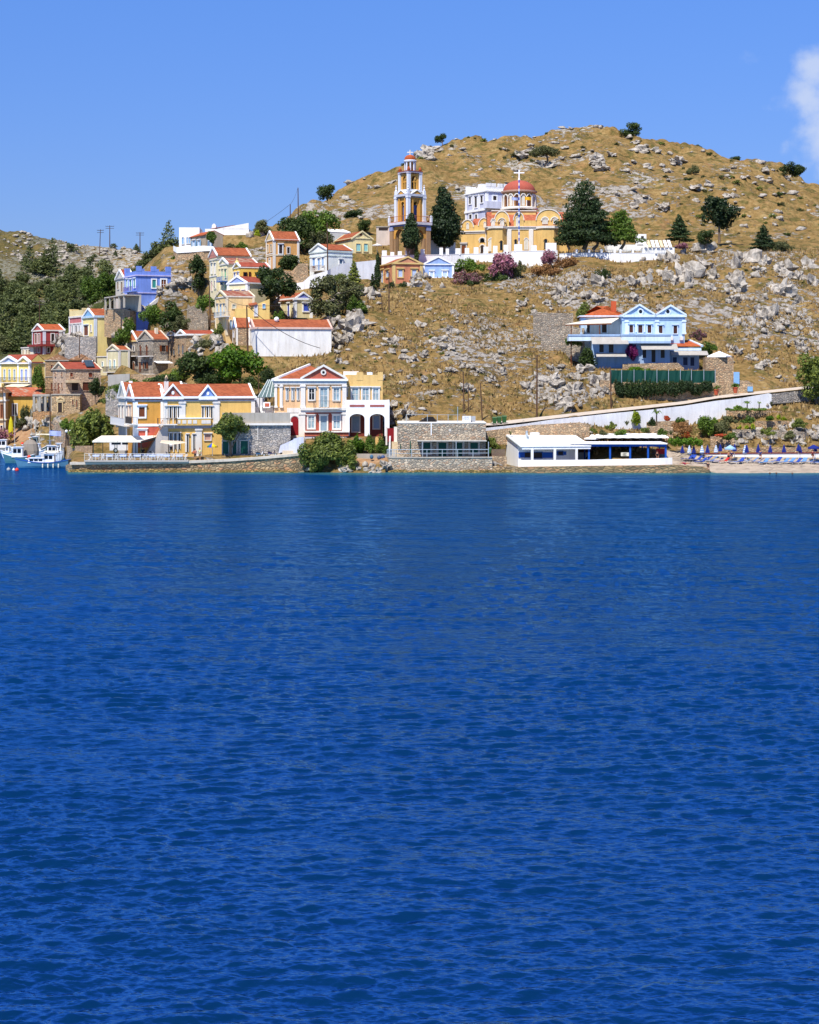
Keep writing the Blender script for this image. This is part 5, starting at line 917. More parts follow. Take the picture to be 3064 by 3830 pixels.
wy = ryc-2.5; zb_ = CH-(np.interp(PX, bx, by)-HOR)[:, None]/F*wy; Z = np.where((YY < wy)*(YY > wy-9)*(PX[:, None] > 1830)*(PX[:, None] < 3100), np.minimum(Z, zb_-(wy-YY)*.12), Z)
NX, NY = Z.shape
def hit(px, py, ymin=250):
    i = (np.abs(PX-px)).argmin(); p = HOR+(CH-Z[i])*F/Ys; j = np.where((p <= py) & (Ys >= ymin))[0]
    j = j[0] if len(j) else int(np.searchsorted(Ys, 480)); return wx(px, Ys[j]), float(Ys[j]), float(Z[i, j])
def zat(px, Y): i = (np.abs(PX-px)).argmin(); return float(np.interp(Y, Ys, Z[i]))
me = bpy.data.meshes.new('ground'); me.vertices.add(NX*NY)
me.vertices.foreach_set('co', np.stack([XX, YY, Z], -1).astype(np.float32).ravel())
ii, jj = np.meshgrid(np.arange(NX-1), np.arange(NY-1), indexing='ij'); a = (ii*NY+jj).ravel(); quads = np.stack([a, a+NY, a+NY+1, a+1], -1).astype(np.int32)
nf = len(quads); me.loops.add(nf*4); me.polygons.add(nf); me.loops.foreach_set('vertex_index', quads.ravel()); me.polygons.foreach_set('loop_start', np.arange(nf, dtype=np.int32)*4); me.polygons.foreach_set('loop_total', np.full(nf, 4, np.int32)); me.polygons.foreach_set('use_smooth', np.ones(nf, bool))
me.update(calc_edges=True); me.validate()
# geology: where bare limestone, shrubs and red earth lie
rk = np.clip((rough-.25)*.42+fbm(XX, YY, 16, 91, 4)*1.1+.30+hillm*(.12+fbm(XX*.6-YY*.3, YY, 22, 97, 3)*.7)+farm*.78, 0, 1); gr = np.clip(farm*(1-np.clip((YY-520)/60, 0, 1))+np.clip((500-PX[:, None])/300, 0, 1)*np.clip((YY-370)/30, 0, 1)*.6, 0, 1)
sand = np.clip((PX[:, None]-2440)/60, 0, 1)*np.clip((264.5-YY)/1.5, 0, 1)
dirt = np.clip(ell(2200, 1345, 60, 60)*0+ell(1400,1720,110,22)+ell(60,1620,70,40), 0, 1)
for nm, ar in (('rocky', rk), ('green', gr), ('sand', sand), ('dirt', dirt)):
    at = me.attributes.new(nm, 'FLOAT', 'POINT'); at.data.foreach_set('value', ar.astype(np.float32).ravel())
ground = bpy.data.objects.new('ground', me); SC.collection.objects.link(ground); ground['kind'] = 'structure'
t = NT('dry_hillside'); v = t.co(); at = lambda n: t.node('Attribute', attribute_name=n).outputs['Fac']
sp0 = t.node('SeparateXYZ'); t.l.new(v, sp0.inputs[0]); g1 = t.noise(v, .12, 5, .6); g2 = t.noise(v, 1.1, 4, .65); g3 = t.noise(t.mapv(v, (1, 1, 2.5)), .55, 6, .65)
fm = t.math('ADD', t.math('MULTIPLY', g1, .5), t.math('MULTIPLY', g2, .5))
grass = t.ramp(fm, [(.30, (0.094, 0.074, 0.022)), (.40, (0.195, 0.129, 0.043)), (.5, (0.265, 0.168, 0.062)), (.6, (0.328, 0.226, 0.094)), (.72, (0.406, 0.304, 0.148))])
olive = t.ramp(g2, [(.35, (0.043, 0.051, 0.014)), (.6, (0.101, 0.098, 0.027))])
shrubs = t.ramp(t.noise(v, .35, 5, .7), [(.49, (0, 0, 0)), (.60, (1, 1, 1))]); c = t.mix(t.math('MULTIPLY', shrubs, .75), grass, olive)
red = t.ramp(t.noise(v, .22, 4, .6), [(.6, (0, 0, 0)), (.68, (1, 1, 1))]); c = t.mix(t.math('MULTIPLY', red, .35), c, (.40, .20, .10, 1))
vo = t.node('TexVoronoi', feature='F1', Scale=.55); t.l.new(t.mapv(v, (1, 1, 1.3)), vo.inputs['Vector'])
rockc = t.ramp(t.noise(v, 2.4, 5, .7), [(.28, (0.133, 0.117, 0.101)), (.5, (0.312, 0.281, 0.242)), (.68, (0.437, 0.406, 0.359))])
rf = t.math('ADD', t.math('MULTIPLY', at('rocky'), .31), t.math('MULTIPLY', g3, 1.0)); rm = t.ramp(rf, [(.74, (0, 0, 0)), (.80, (1, 1, 1))])
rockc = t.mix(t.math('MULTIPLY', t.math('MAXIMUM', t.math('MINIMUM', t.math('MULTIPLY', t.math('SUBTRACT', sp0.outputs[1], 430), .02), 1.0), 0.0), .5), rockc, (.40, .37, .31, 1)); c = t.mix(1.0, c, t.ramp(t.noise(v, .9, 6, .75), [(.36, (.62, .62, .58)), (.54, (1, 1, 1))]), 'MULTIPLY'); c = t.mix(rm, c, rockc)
gm_ = t.math('MULTIPLY', at('green'), t.ramp(t.noise(v, .16, 5, .7), [(.30, (0, 0, 0)), (.42, (1, 1, 1))])); c = t.mix(gm_, c, t.ramp(g2, [(.35, (0.023, 0.033, 0.009)), (.6, (0.070, 0.078, 0.023))]))
c = t.mix(at('dirt'), c, t.ramp(g2, [(.3, (0.296, 0.156, 0.078)), (.7, (0.437, 0.281, 0.156))]))
c = t.mix(at('sand'), c, t.ramp(g2, [(.3, (0.429, 0.343, 0.257)), (.7, (0.515, 0.429, 0.335))]))
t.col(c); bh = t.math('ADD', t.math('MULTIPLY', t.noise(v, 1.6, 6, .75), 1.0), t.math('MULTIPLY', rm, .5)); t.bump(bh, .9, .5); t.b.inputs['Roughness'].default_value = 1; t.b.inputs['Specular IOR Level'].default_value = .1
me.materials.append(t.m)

# ---------------------------------------------------------------- sea
pyr = np.concatenate([np.arange(1690, 1800, 3.5), np.arange(1800, 3880, 2.9)]); Yn = CH*F/(pyr-HOR)
Yn = np.concatenate([[900, 500], Yn, [32, 25, 15, 0, -60, -300, -2000]]); pc = np.concatenate([[-90000, -45000, -22000, -11000, -6000, -3500, -2200], np.arange(-1400, -40, 40), np.arange(-40, 3110, 3.6), np.arange(3110, 4500, 40), [5200, 6500, 9000, 14000, 25000, 48000, 93000]])
kk = (pc-CX)/F; SX = kk[:, None]*np.maximum(Yn, 32)[None, :]; SY = np.broadcast_to(Yn[None, :], SX.shape)
dY = np.gradient(Yn); dloc = np.abs(dY)[None, :]; H = np.zeros_like(SX); r = np.random.default_rng(12)
for i in range(170):
    lam = .11*(1.25/.11)**r.random() if i % 8 else 2+4*r.random(); ang = math.radians(93)+r.normal()*.50; k_ = 2*math.pi/lam; amp = (.0050 if i % 8 else .0022)*lam**.98*(.5+r.random()); ph = r.random()*6.28
    att = np.clip(lam/np.maximum(dloc, .03)-.5, 0, 1); q_ = k_*(SX*math.cos(ang)+SY*math.sin(ang))+ph+.9*np.sin(SX*.31+SY*.17*(i % 5)+i)
    H += att*amp*np.sin(q_)
H *= (.72+.55*(vnoise(SX, SY, 13, 3)+.5)); H[:, Yn < 33] *= .0; H[(pc < -1400) | (pc > 4480)] *= .0
ms = bpy.data.meshes.new('sea'); A, B = SX.shape; ms.vertices.add(A*B); ms.vertices.foreach_set('co', np.stack([SX, SY, H], -1).astype(np.float32).ravel())
ii, jj = np.meshgrid(np.arange(A-1), np.arange(B-1), indexing='ij'); a = (ii*B+jj).ravel(); quads = np.stack([a, a+1, a+B+1, a+B], -1).astype(np.int32)
nf = len(quads); ms.loops.add(nf*4); ms.polygons.add(nf); ms.loops.foreach_set('vertex_index', quads.ravel()); ms.polygons.foreach_set('loop_start', np.arange(nf, dtype=np.int32)*4); ms.polygons.foreach_set('loop_total', np.full(nf, 4, np.int32)); ms.polygons.foreach_set('use_smooth', np.ones(nf, bool)); ms.update(calc_edges=True)
sea = bpy.data.objects.new('sea', ms); shY = np.interp(pc, [-900, 0, 150, 235, 252, 1140, 1250, 3064, 4000], [318, 316, 310, 300, 253, 252.5, 251, 251, 251])[:, None]; shv = np.clip(1-(shY-SY)/13, 0, 1)*np.where(SY > shY+3, 0, 1); atr = ms.attributes.new('shallow', 'FLOAT', 'POINT'); atr.data.foreach_set('value', shv.astype(np.float32).ravel()); SC.collection.objects.link(sea); sea['kind'] = 'structure'
t = NT('sea_water'); v = t.co(); sp = t.node('SeparateXYZ'); t.l.new(v, sp.inputs[0])
deep = (.001, .020, .070, 1); sh = t.node('Attribute', attribute_name='shallow').outputs['Fac']; shn = t.math('ADD', sh, t.math('MULTIPLY', t.math('SUBTRACT', t.noise(v, .12, 4, .6), .5), t.math('MULTIPLY', sh, 1.2)))
c = t.ramp(t.noise(t.mapv(v, (1, .5, 1)), .018, 3), [(.35, (.001, .016, .058)), (.65, deep)])
c = t.mix(t.ramp(shn, [(.05, (0, 0, 0)), (.55, (1, 1, 1))]), c, (.012, .075, .14, 1)); c = t.mix(t.ramp(shn, [(.5, (0, 0, 0)), (.95, (1, 1, 1))]), c, (.055, .15, .135, 1))
w1 = t.noise(t.mapv(v, (.7, 1.7, 1)), 1.9, 5, .62); w2 = t.noise(t.mapv(v, (.5, 1.4, 1)), .8, 4, .65); w3 = t.noise(t.mapv(v, (.55, .30, 1)), .55, 6, .72)
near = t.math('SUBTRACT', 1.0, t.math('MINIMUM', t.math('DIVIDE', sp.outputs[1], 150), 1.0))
hh = t.math('ADD', t.math('MULTIPLY', w1, .6), t.math('MULTIPLY', w2, t.math('SUBTRACT', 2.6, t.math('MULTIPLY', near, 1.8))))
w4 = t.noise(t.mapv(v, (.6, 1, 1)), .22, 3, .6); hh = t.math('ADD', hh, t.math('MULTIPLY', w4, t.math('MULTIPLY', t.math('SUBTRACT', 1.0, near), 9.0)))
bp = t.node('Bump', Strength=.6, Distance=.10); t.l.new(hh, bp.inputs['Height'])
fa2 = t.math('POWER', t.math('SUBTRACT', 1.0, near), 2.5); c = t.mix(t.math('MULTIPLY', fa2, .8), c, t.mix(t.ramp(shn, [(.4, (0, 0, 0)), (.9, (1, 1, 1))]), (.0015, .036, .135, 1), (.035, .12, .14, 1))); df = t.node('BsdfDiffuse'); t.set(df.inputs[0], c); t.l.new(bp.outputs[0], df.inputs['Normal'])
gs = t.node('BsdfGlossy'); gs.inputs[0].default_value = (.26, .60, .95, 1); gs.inputs['Roughness'].default_value = .10; t.l.new(bp.outputs[0], gs.inputs['Normal'])
fr = t.node('Fresnel'); fr.inputs['IOR'].default_value = 1.36; t.l.new(bp.outputs[0], fr.inputs['Normal'])
ff = t.node('Fresnel'); ff.inputs['IOR'].default_value = 1.36; up_ = t.node('CombineXYZ'); up_.inputs[2].default_value = 1.0; t.l.new(up_.outputs[0], ff.inputs['Normal'])
ra = t.math('DIVIDE', fr.outputs[0], ff.outputs[0]); mp = t.node('MapRange'); mp.interpolation_type = 'SMOOTHSTEP'; t.l.new(ra, mp.inputs[0]); mp.inputs[1].default_value = .14; t.l.new(t.math('ADD', .62, t.math('MULTIPLY', t.math('SUBTRACT', 1.0, near), .28)), mp.inputs[2]); mp.inputs[3].default_value = .0; mp.inputs[4].default_value = .62
fc = t.math('MULTIPLY', t.math('MULTIPLY', mp.outputs[0], t.math('SUBTRACT', 1.0, t.math('MULTIPLY', fa2, .30))), t.math('ADD', .62, t.math('MULTIPLY', w3, .76)))
mx = t.node('MixShader'); t.l.new(fc, mx.inputs[0]); t.l.new(df.outputs[0], mx.inputs[1]); t.l.new(gs.outputs[0], mx.inputs[2]); t.l.new(mx.outputs[0], t.n['Material Output'].inputs[0])
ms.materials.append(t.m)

# ---------------------------------------------------------------- quay, promenade, walls, road
def wall(name, label, cat, pts, thick, mat, sink=1.0, cap=None, ch=.12, kind=None, cx_=.1):
    """pts: (photo x, Y, photo y of the top, photo y of the foot)"""
    m = MB(); c_ = MB(); P = [(Vector((wx(vx(x), Y), Y, wz(vy(a), Y))), wz(vy(b), Y)) for x, Y, a, b in pts]; o0 = P[0][0].copy(); o0.z = P[0][1]
    for (p, zb), (q, zq) in zip(P, P[1:]):
        p = p-o0; q = q-o0; zb -= o0.z+sink; zq -= o0.z+sink
        m.ext([(p.x, p.y, zb), (q.x, q.y, zq), (q.x, q.y, q.z), (p.x, p.y, p.z)], (0, thick, 0))
        if cap: c_.ext([(p.x, p.y-cx_, p.z), (q.x, q.y-cx_, q.z), (q.x, q.y-cx_, q.z+ch), (p.x, p.y-cx_, p.z+ch)], (0, thick+2*cx_, 0))
    if cap:
        e = empty(name, o0, label, cat); m.build('wall_body', mat, e); c_.build('coping', cap, e); return e
    o = m.build(name, mat); o.location = o0; return tag(o, label, cat)
view(0, 0, 1)
wall('quay_wall', 'long rubble stone quay wall holding up the terrace and promenade at the waterline', 'quay wall', [(246, 258, 1740, 1772), (262, 254, 1732, 1772), (300, 253.2, 1727, 1772), (690, 253, 1724, 1772), (702, 253, 1726, 1772), (860, 253, 1718, 1772), (1000, 253, 1708, 1772), (1090, 253, 1699, 1772), (1140, 253.5, 1694, 1772)], 1.2, QUAY, 2)
wall('quay_wall', 'rubble stone wall under the railed terrace of the flat roofed stone house', 'quay wall', [(1447, 255, 1712, 1760), (1455, 253, 1713, 1768), (1500, 252.3, 1714, 1768), (1842, 252.3, 1713, 1768)], 1.0, STONE, 2, cap=CONC, ch=.15)
wall('quay_wall', 'low broken rubble wall with a step between stone house and taverna', 'quay wall', [(1842, 252.4, 1744, 1770), (1935, 252.4, 1746, 1770), (1990, 252.2, 1748, 1770)], 1.4, QUAY, 2)
wall('garden_wall', 'short concrete block wall between railed terrace and taverna steps', 'wall', [(1842, 253.8, 1705, 1745), (1896, 253.8, 1708, 1745)], .4, STONE_T, 1)
wall('sea_wall', 'whitewashed low wall along the front of the taverna and blue pergola', 'sea wall', [(1938, 253.0, 1721, 1745), (2200, 252.6, 1720, 1742), (2470, 252.6, 1714, 1742), (2515, 253.2, 1712, 1740)], .35, WHITE, .2)
wall('jetty', 'low stone jetty ledge running along the waterline under the taverna', 'jetty', [(1938, 251.2, 1748, 1772), (2200, 250.9, 1744, 1772), (2400, 250.9, 1742, 1772), (2520, 250.9, 1740, 1772), (2640, 250.9, 1747, 1772), (2655, 251, 1756, 1772)], 2.2, stone((150, 130, 98), 'layered_jetty_stone', 1.2, .6, .5, 3.2), 2)
rq = random.Random(9); WEED = stone((150, 126, 76), 'weedy_wet_stone', 2.0, .45, .3, 1.6)
for lab, x0, x1, Yl in (('under the restaurant deck and promenade', 256, 1130, 252.35), ('under the railed terrace of the stone house', 1452, 1935, 251.7)):
    pts = []; x = x0
    while x < x1: pts.append((x, Yl+rq.uniform(-.25, .2), rq.uniform(1756, 1764), 1772)); x += rq.uniform(16, 34)
    wall('rock_ledge', 'brown weed stained stone ledge at the waterline '+lab, 'ledge', pts, .9, WEED, 2)
m = MB()
pr = [(262, 253.4, 1730), (690, 253.3, 1725), (860, 253.3, 1717.5), (1000, 253.3, 1707.5), (1090, 253.3, 1699), (1140, 253.8, 1694)]
vs = []
for x, Y, py in pr: z = wz(py, Y)+.05; vs += [(wx(x, Y-.5), Y-.5, z), (wx(x, Y-.5), Y+5.5, z)]
m.add(vs, [(2*i, 2*i+2, 2*i+3, 2*i+1) for i in range(len(pr)-1)]); m2 = MB()
for (x, Y, py), (x2, Y2, p2) in zip(pr, pr[1:]): z = wz(py, Y)+.05; z2 = wz(p2, Y2)+.05; m.ext([(wx(x, Y-.5), Y-.5, z-.35), (wx(x2, Y2-.5), Y2-.5, z2-.35), (wx(x2, Y2-.5), Y2-.5, z2-.004), (wx(x, Y-.5), Y-.5, z-.004)], (0, 5.9, 0))
struct('promenade', m, P_((206, 192, 172), 'promenade_concrete'))
m = MB(); pxs = list(range(1700, 3131, 30)); vs = []
for p in pxs: a = roadpt(p, -2.5); b = roadpt(p, 3.0); vs += [a, (b[0], b[1], b[2]+.38)]
m.add(vs, [(2*i, 2*i+2, 2*i+3, 2*i+1) for i in range(len(pxs)-1)]); struct('road', m, P_((206, 190, 170), 'pale_road'))
def wr(p, a, b, o=-2.9): y_ = float(np.interp(p, RX, RY))+o; return (p, y_, a, b)
WW = plaster((252, 252, 255), 'whitewashed_rubble', var=.16)
wall('retaining_wall', 'whitewashed retaining wall rising to the right under the coast road', 'retaining wall', [wr(1818, 1601, 1614), wr(1960, 1586, 1600), wr(2063, 1570, 1590), wr(2180, 1558, 1578), wr(2290, 1546, 1600), wr(2420, 1534, 1600), wr(2560, 1518, 1585), wr(2681, 1499, 1560), wr(2780, 1488, 1532), wr(2876, 1471, 1525), wr(2886, 1474, 1520)], .38, WW, .5)
wall('retaining_wall', 'grey dry stone wall carrying on beyond the white wall at the right edge', 'retaining wall', [wr(2886, 1474, 1500), wr(3010, 1460, 1490), wr(3130, 1450, 1480)], .5, GREY_ST, .5)
wall('garden_wall', 'terraced rubble wall with red earth behind the taverna canopy', 'wall', [(1818, 264, 1612, 1650), (1990, 264, 1590, 1650), (2170, 265, 1580, 1650), (2205, 265, 1590, 1650)], .5, STONE_T, .5)
# walls round the church
view(1420, 540, 2.4643)
cw = [(18, 359, 1030, 1090), (330, 360, 1022, 1080), (560, 362, 1020, 1060), (780, 364, 1012, 1060), (1060, 364, 1006, 1100), (1190, 363, 1000, 1200), (1240, 362, 985, 1210), (1530, 361, 982, 1160), (1640, 361, 980, 1090)]
CWALL = wall('rampart', 'whitewashed churchyard wall with tall square merlons below the church', 'wall', cw, .7, WHITE, 2, cap=WHITE, ch=.1, cx_=.06)
o0 = CWALL.location
for x0, x1, y0, y1 in [(22, 66, 978, 1030), (100, 135, 992, 1028), (168, 205, 985, 1026), (238, 276, 980, 1026), (330, 344, 972, 1022), (378, 416, 966, 1022), (552, 584, 952, 1020), (610, 640, 960, 1018), (700, 745, 958, 1014), (786, 826, 955, 1012), (868, 912, 948, 1010), (958, 1000, 943, 1008), (1046, 1086, 935, 1006), (1144, 1186, 926, 1002), (1242, 1314, 920, 985), (1398, 1448, 930, 983), (1532, 1630, 908, 982)]:
    xm = (x0+x1)/2; Y = float(np.interp(xm, [c[0] for c in cw], [c[1] for c in cw]))+.02; m = MB(); a, b = wx(vx(x0), Y)-o0.x, wx(vx(x1), Y)-o0.x; m.box(a, b, Y-o0.y, Y-o0.y+.64, wz(vy(y1), Y)-o0.z-.1, wz(vy(y0), Y)-o0.z); m.build('merlon', WHITE, CWALL)
wall('churchyard_wall', 'white plastered courtyard wall between bell tower and church', 'wall', [(448, 369, 790, 1020), (520, 369, 860, 1020), (700, 370, 905, 1020)], .4, WHITE, 2)
wall('stair_wall', 'low tumbled white wall stub among the oleanders', 'wall', [(1030, 352, 1262, 1285), (1195, 350, 1222, 1250)], .8, WHITE, 1)
view(2000, 440, 1.6212)
wall('churchyard_wall', 'long white wall with short piers and railings right of the church under the pines', 'wall', [(150, 362, 828, 850), (230, 362, 822, 860), (510, 360, 822, 856), (818, 362, 820, 858)], .5, WHITE, 2, cap=WHITE, ch=.08, cx_=.04)
W2 = bpy.data.objects.get('churchyard_wall.001')
for x in (255, 330, 405, 485, 520, 595, 660, 735, 812):
    Y = 361.4; m_ = MB(); m_.box(wx(vx(x-6), Y), wx(vx(x+6), Y), Y-.2, Y+.4, wz(vy(824), Y), wz(vy(798), Y))
    o = m_.build('pier', WHITE, W2)
    if W2: o.location = -W2.location
m_ = MB()
for i in range(60):
    x = 240+i*9.6; Y = 361.6; m_.tube((wx(vx(x), Y), Y, wz(vy(824), Y)), (wx(vx(x), Y), Y, wz(vy(803), Y)), .035, n=4)
m_.tube((wx(vx(240), 361.6), 361.6, wz(vy(803), 361.6)), (wx(vx(812), 361.6), 361.6, wz(vy(803), 361.6)), .05, n=4)
o = m_.build('railing', STEEL, W2)
if W2: o.location = -W2.location
h = House('outbuilding', 'low white cemetery building with a small square turret right of the pines', 'building', 440, 372, 0, 690, 815, 770, W=6, mat=WHITE); h.box('F', 622, 678, 706, 775, -3, 0, WHITE, 'turret'); h.band('F', 645, 662, 718, 732, .03, DARK, 'turret_window'); h.end()
h = House('outbuilding', 'low slant roofed white shed at the end of the churchyard', 'shed', 655, 366, 0, 848, 815, 788, W=3.5, mat=WHITE)
for i in range(7):
    u0 = .3+i*(h.L-.6)/7; m = MB(); u1 = u0+(h.L-.6)/7-.25; m.ext([(u0, -.3, h.ze+.02), (u1, -.3, h.ze+.02), (u1, 3, h.ze+1.7), (u0, 3, h.ze+1.7)], (0, 0, .12)); h.part('roof_panel', m, WHITE if i % 3 != 1 else P_((220, 200, 160)))
h.end()
# white rampart and path in the middle village
view(1150, 780, 3.45)
wall('rampart', 'whitewashed rubble rampart sweeping up beside the lane to the salmon house', 'wall', [(-190, 343, 970, 1060), (-60, 342, 950, 1060), (30, 342, 870, 1000), (260, 342, 800, 920), (300, 343, 775, 900), (480, 345, 705, 880), (640, 347, 690, 860), (890, 349, 665, 850)], .6, WW, 3)
wall('garden_wall', 'tall stepped rubble wall between dark tree and white house', 'wall', [(-310, 344, 800, 960), (-200, 344, 805, 960), (-110, 343, 710, 960), (10, 343, 705, 900)], .6, STONE_T, 3)
m = MB(); Y = 352
view(350, 780, 3.45)
wall('retaining_wall', 'white parapet on a high rubble wall under the white cube house', 'retaining wall', [(1030, 366, 478, 545), (1075, 363, 500, 575), (1250, 362, 492, 565), (1425, 361, 478, 550), (1545, 361, 488, 545), (1600, 362, 500, 545)], .5, WHITE, 0)
wall('retaining_wall', 'high tan rubble wall carrying the white parapet on the ridge', 'retaining wall', [(1032, 366.2, 545, 720), (1075, 363.2, 574, 850), (1250, 362.2, 564, 760), (1400, 361.2, 552, 700), (1545, 361.2, 545, 640)], .5, STONE_T, 4)
wall('ruin', 'crumbling rubble ruin with a dark gap below the dark bush', 'ruin', [(1080, 334, 1440, 1560), (1200, 334, 1430, 1560), (1215, 334, 1235, 1500), (1250, 334, 1270, 1500), (1330, 334, 1240, 1500), (1440, 334, 1290, 1500), (1480, 334, 1400, 1500)], 1.2, GST, 4)
h = House('hut', 'small ruined grey hut with one green shutter behind the blue house', 'hut', 1000, 356, 0, 1110, 1060, 870, W=4, mat=GST); h.band('F', 1052, 1082, 945, 985, .05, GREENP, 'shutter'); h.end()
wall('terrace_wall', 'rubble terrace with dark slab edge under the periwinkle blue house', 'wall', [(140, 352, 1296, 1400), (395, 346, 1300, 1430), (470, 341, 1322, 1440), (640, 343.4, 1322, 1440)], .5, STONE_T, 4, cap=CONC)
view(0, 0, 1)
wall('quay_wall', 'grey stone quay wall of the inner harbour behind the moored boats', 'quay wall', [(-60, 317, 1676, 1694), (120, 312, 1678, 1697), (215, 303, 1682, 1704), (240, 296, 1676, 1706)], 1.2, GREY_ST, 2, cap=CONC)
wall('bank_wall', 'rough rubble bank with patches of red earth below the concrete frame', 'wall', [(126, 321, 1632, 1690), (160, 317, 1590, 1690), (205, 311, 1572, 1690), (245, 300, 1610, 1690)], 1.0, stone((178, 158, 134), 'bank_stone', 1.5, .6, .6), 3)
wall('quay_wall', 'low stone wall behind the terrace, between lamp and canopy', 'quay wall', [(250, 283, 1668, 1700), (345, 268, 1668, 1705)], .6, STONE_T, 2)
# villa garden walls
view(1950, 1080, 2.0294)
wall('garden_wall', 'rubble garden wall with low piers under the green mesh below the blue villa', 'wall', [(600, 287, 690, 800), (860, 286.5, 715, 830), (1160, 286.5, 715, 830), (1470, 286.5, 715, 800), (1500, 286.5, 690, 790)], .6, STONE_T, 2)
wall('terrace_wall', 'rubble terrace wall with four short piers in front of the blue villa', 'wall', [(770, 294.2, 570, 640), (1190, 294.2, 562, 640), (1235, 294.2, 600, 640)], .5, STONE_T, 4)
wall('terrace_wall', 'square rubble bastion with steps right of the blue villa', 'wall', [(1400, 293, 520, 700), (1612, 293, 520, 700)], 3, STONE_T, 4)
wall('terrace_wall', 'lower rubble wall beside the pale blue gate at the road', 'wall', [(1475, 288.5, 585, 800), (1500, 288.5, 590, 800), (1600, 288.5, 690, 790), (1725, 288.5, 700, 780), (1760, 288.5, 720, 770)], .8, STONE_T, 3)
wall('terrace_wall', 'old rubble terrace wall on the slope left of the blue villa', 'wall', [(92, 312, 180, 285), (395, 312, 185, 300)], .6, GST, 3)
wall('terrace_wall', 'lower field wall with a dark hole left of the blue villa', 'wall', [(150, 306, 290, 360), (360, 305, 285, 400), (480, 303, 300, 450)], .6, GST, 3)
wall('field_wall', 'straight stony wall line climbing the slope behind the blue villa', 'wall', [(720, 345, 0, 60), (860, 335, 60, 110), (960, 328, 118, 150)], .6, GREY_ST, 2)
# stepped garden walls above the beach
view(2420, 1440, 2.6786)
for i, (lab, pts) in enumerate([('uppermost terrace wall below the three small palms', [(800, 281, 255, 330), (1080, 280, 250, 330), (1350, 281, 262, 320)]), ('middle terrace wall behind the row of round green shrubs', [(1090, 276, 362, 440), (1300, 275.5, 360, 440), (1570, 277, 368, 440), (1600, 277, 400, 520)]), ('lower terrace wall above the rock face', [(860, 272, 448, 500), (1200, 271.5, 445, 500), (1580, 272, 470, 560), (1620, 273, 500, 600)]), ('short terrace wall above the closed beach umbrellas', [(640, 268, 515, 580), (880, 268, 518, 570)]), ('long low wall right behind the beach umbrellas', [(200, 266.4, 628, 690), (700, 266.4, 640, 690), (1200, 266.4, 625, 690), (1800, 266.4, 628, 690)])]):
    wall('terrace_wall', 'rubble '+lab, 'wall', pts, .6, STONE_T if i != 2 else GST, 2)
for lab, pts in (('low garden wall behind the agave plants', [(0, 270, 410, 500), (260, 270, 420, 500)]), ('upper garden wall under the banana plant', [(0, 274, 372, 410), (420, 274, 350, 420)])): wall('terrace_wall', 'rubble '+lab, 'wall', pts, .5, STONE_T, 2)
wall('beach_wall', 'low white wall with dark red coping behind the sun loungers', 'wall', [(130, 264.2, 700, 730), (500, 264.2, 692, 735), (1000, 264.2, 688, 735), (1800, 264.2, 684, 735)], .4, WHITE, 1, cap=paint((120, 40, 36)), ch=.14)
# ---------------------------------------------------------------- trees and shrubs
def leaf_mesh(name, lobes, n, size, seed, mat, up=.35, flat=1.0):
    """lobes: (cx, cy, cz, rx, ry, rz). Leaf clumps as small bent quads spread mostly near the lobe surfaces"""
    r = np.random.default_rng(seed); lb = np.array(lobes, float); wgt = (lb[:, 3]*lb[:, 4]+lb[:, 4]*lb[:, 5]+lb[:, 3]*lb[:, 5]); wgt = wgt/wgt.sum()
    ix = r.choice(len(lb), n, p=wgt); d = r.normal(size=(n, 3)); d /= np.linalg.norm(d, axis=1)[:, None]
    rad = (1-np.abs(r.normal(size=n))*.20)*(1+.10*r.normal(size=n)); rad = np.clip(rad, .25, 1.22)
    c = lb[ix, :3]+d*lb[ix, 3:6]*rad[:, None]
    nrm = d+r.normal(size=(n, 3))*.7; nrm[:, 2] += up; nrm /= np.linalg.norm(nrm, axis=1)[:, None]
    t_ = np.cross(nrm, r.normal(size=(n, 3))); t_ /= np.linalg.norm(t_, axis=1)[:, None]; b_ = np.cross(nrm, t_); s_ = size*(.6+.8*r.random(n))[:, None]
    v = np.stack([c-t_*s_*.6-b_*s_*.25*flat, c+b_*s_*-.55*flat+nrm*s_*.15, c+t_*s_*.6-b_*s_*.1*flat, c+b_*s_*.55*flat-nrm*s_*.1], 1).reshape(-1, 3)
    me = bpy.data.meshes.new(name); me.vertices.add(4*n); me.vertices.foreach_set('co', v.astype(np.float32).ravel()); me.loops.add(4*n); me.polygons.add(n)
    me.loops.foreach_set('vertex_index', np.arange(4*n, dtype=np.int32)); me.polygons.foreach_set('loop_start', np.arange(n, dtype=np.int32)*4); me.polygons.foreach_set('loop_total', np.full(n, 4, np.int32)); me.update(calc_edges=True); me.materials.append(mat); return me
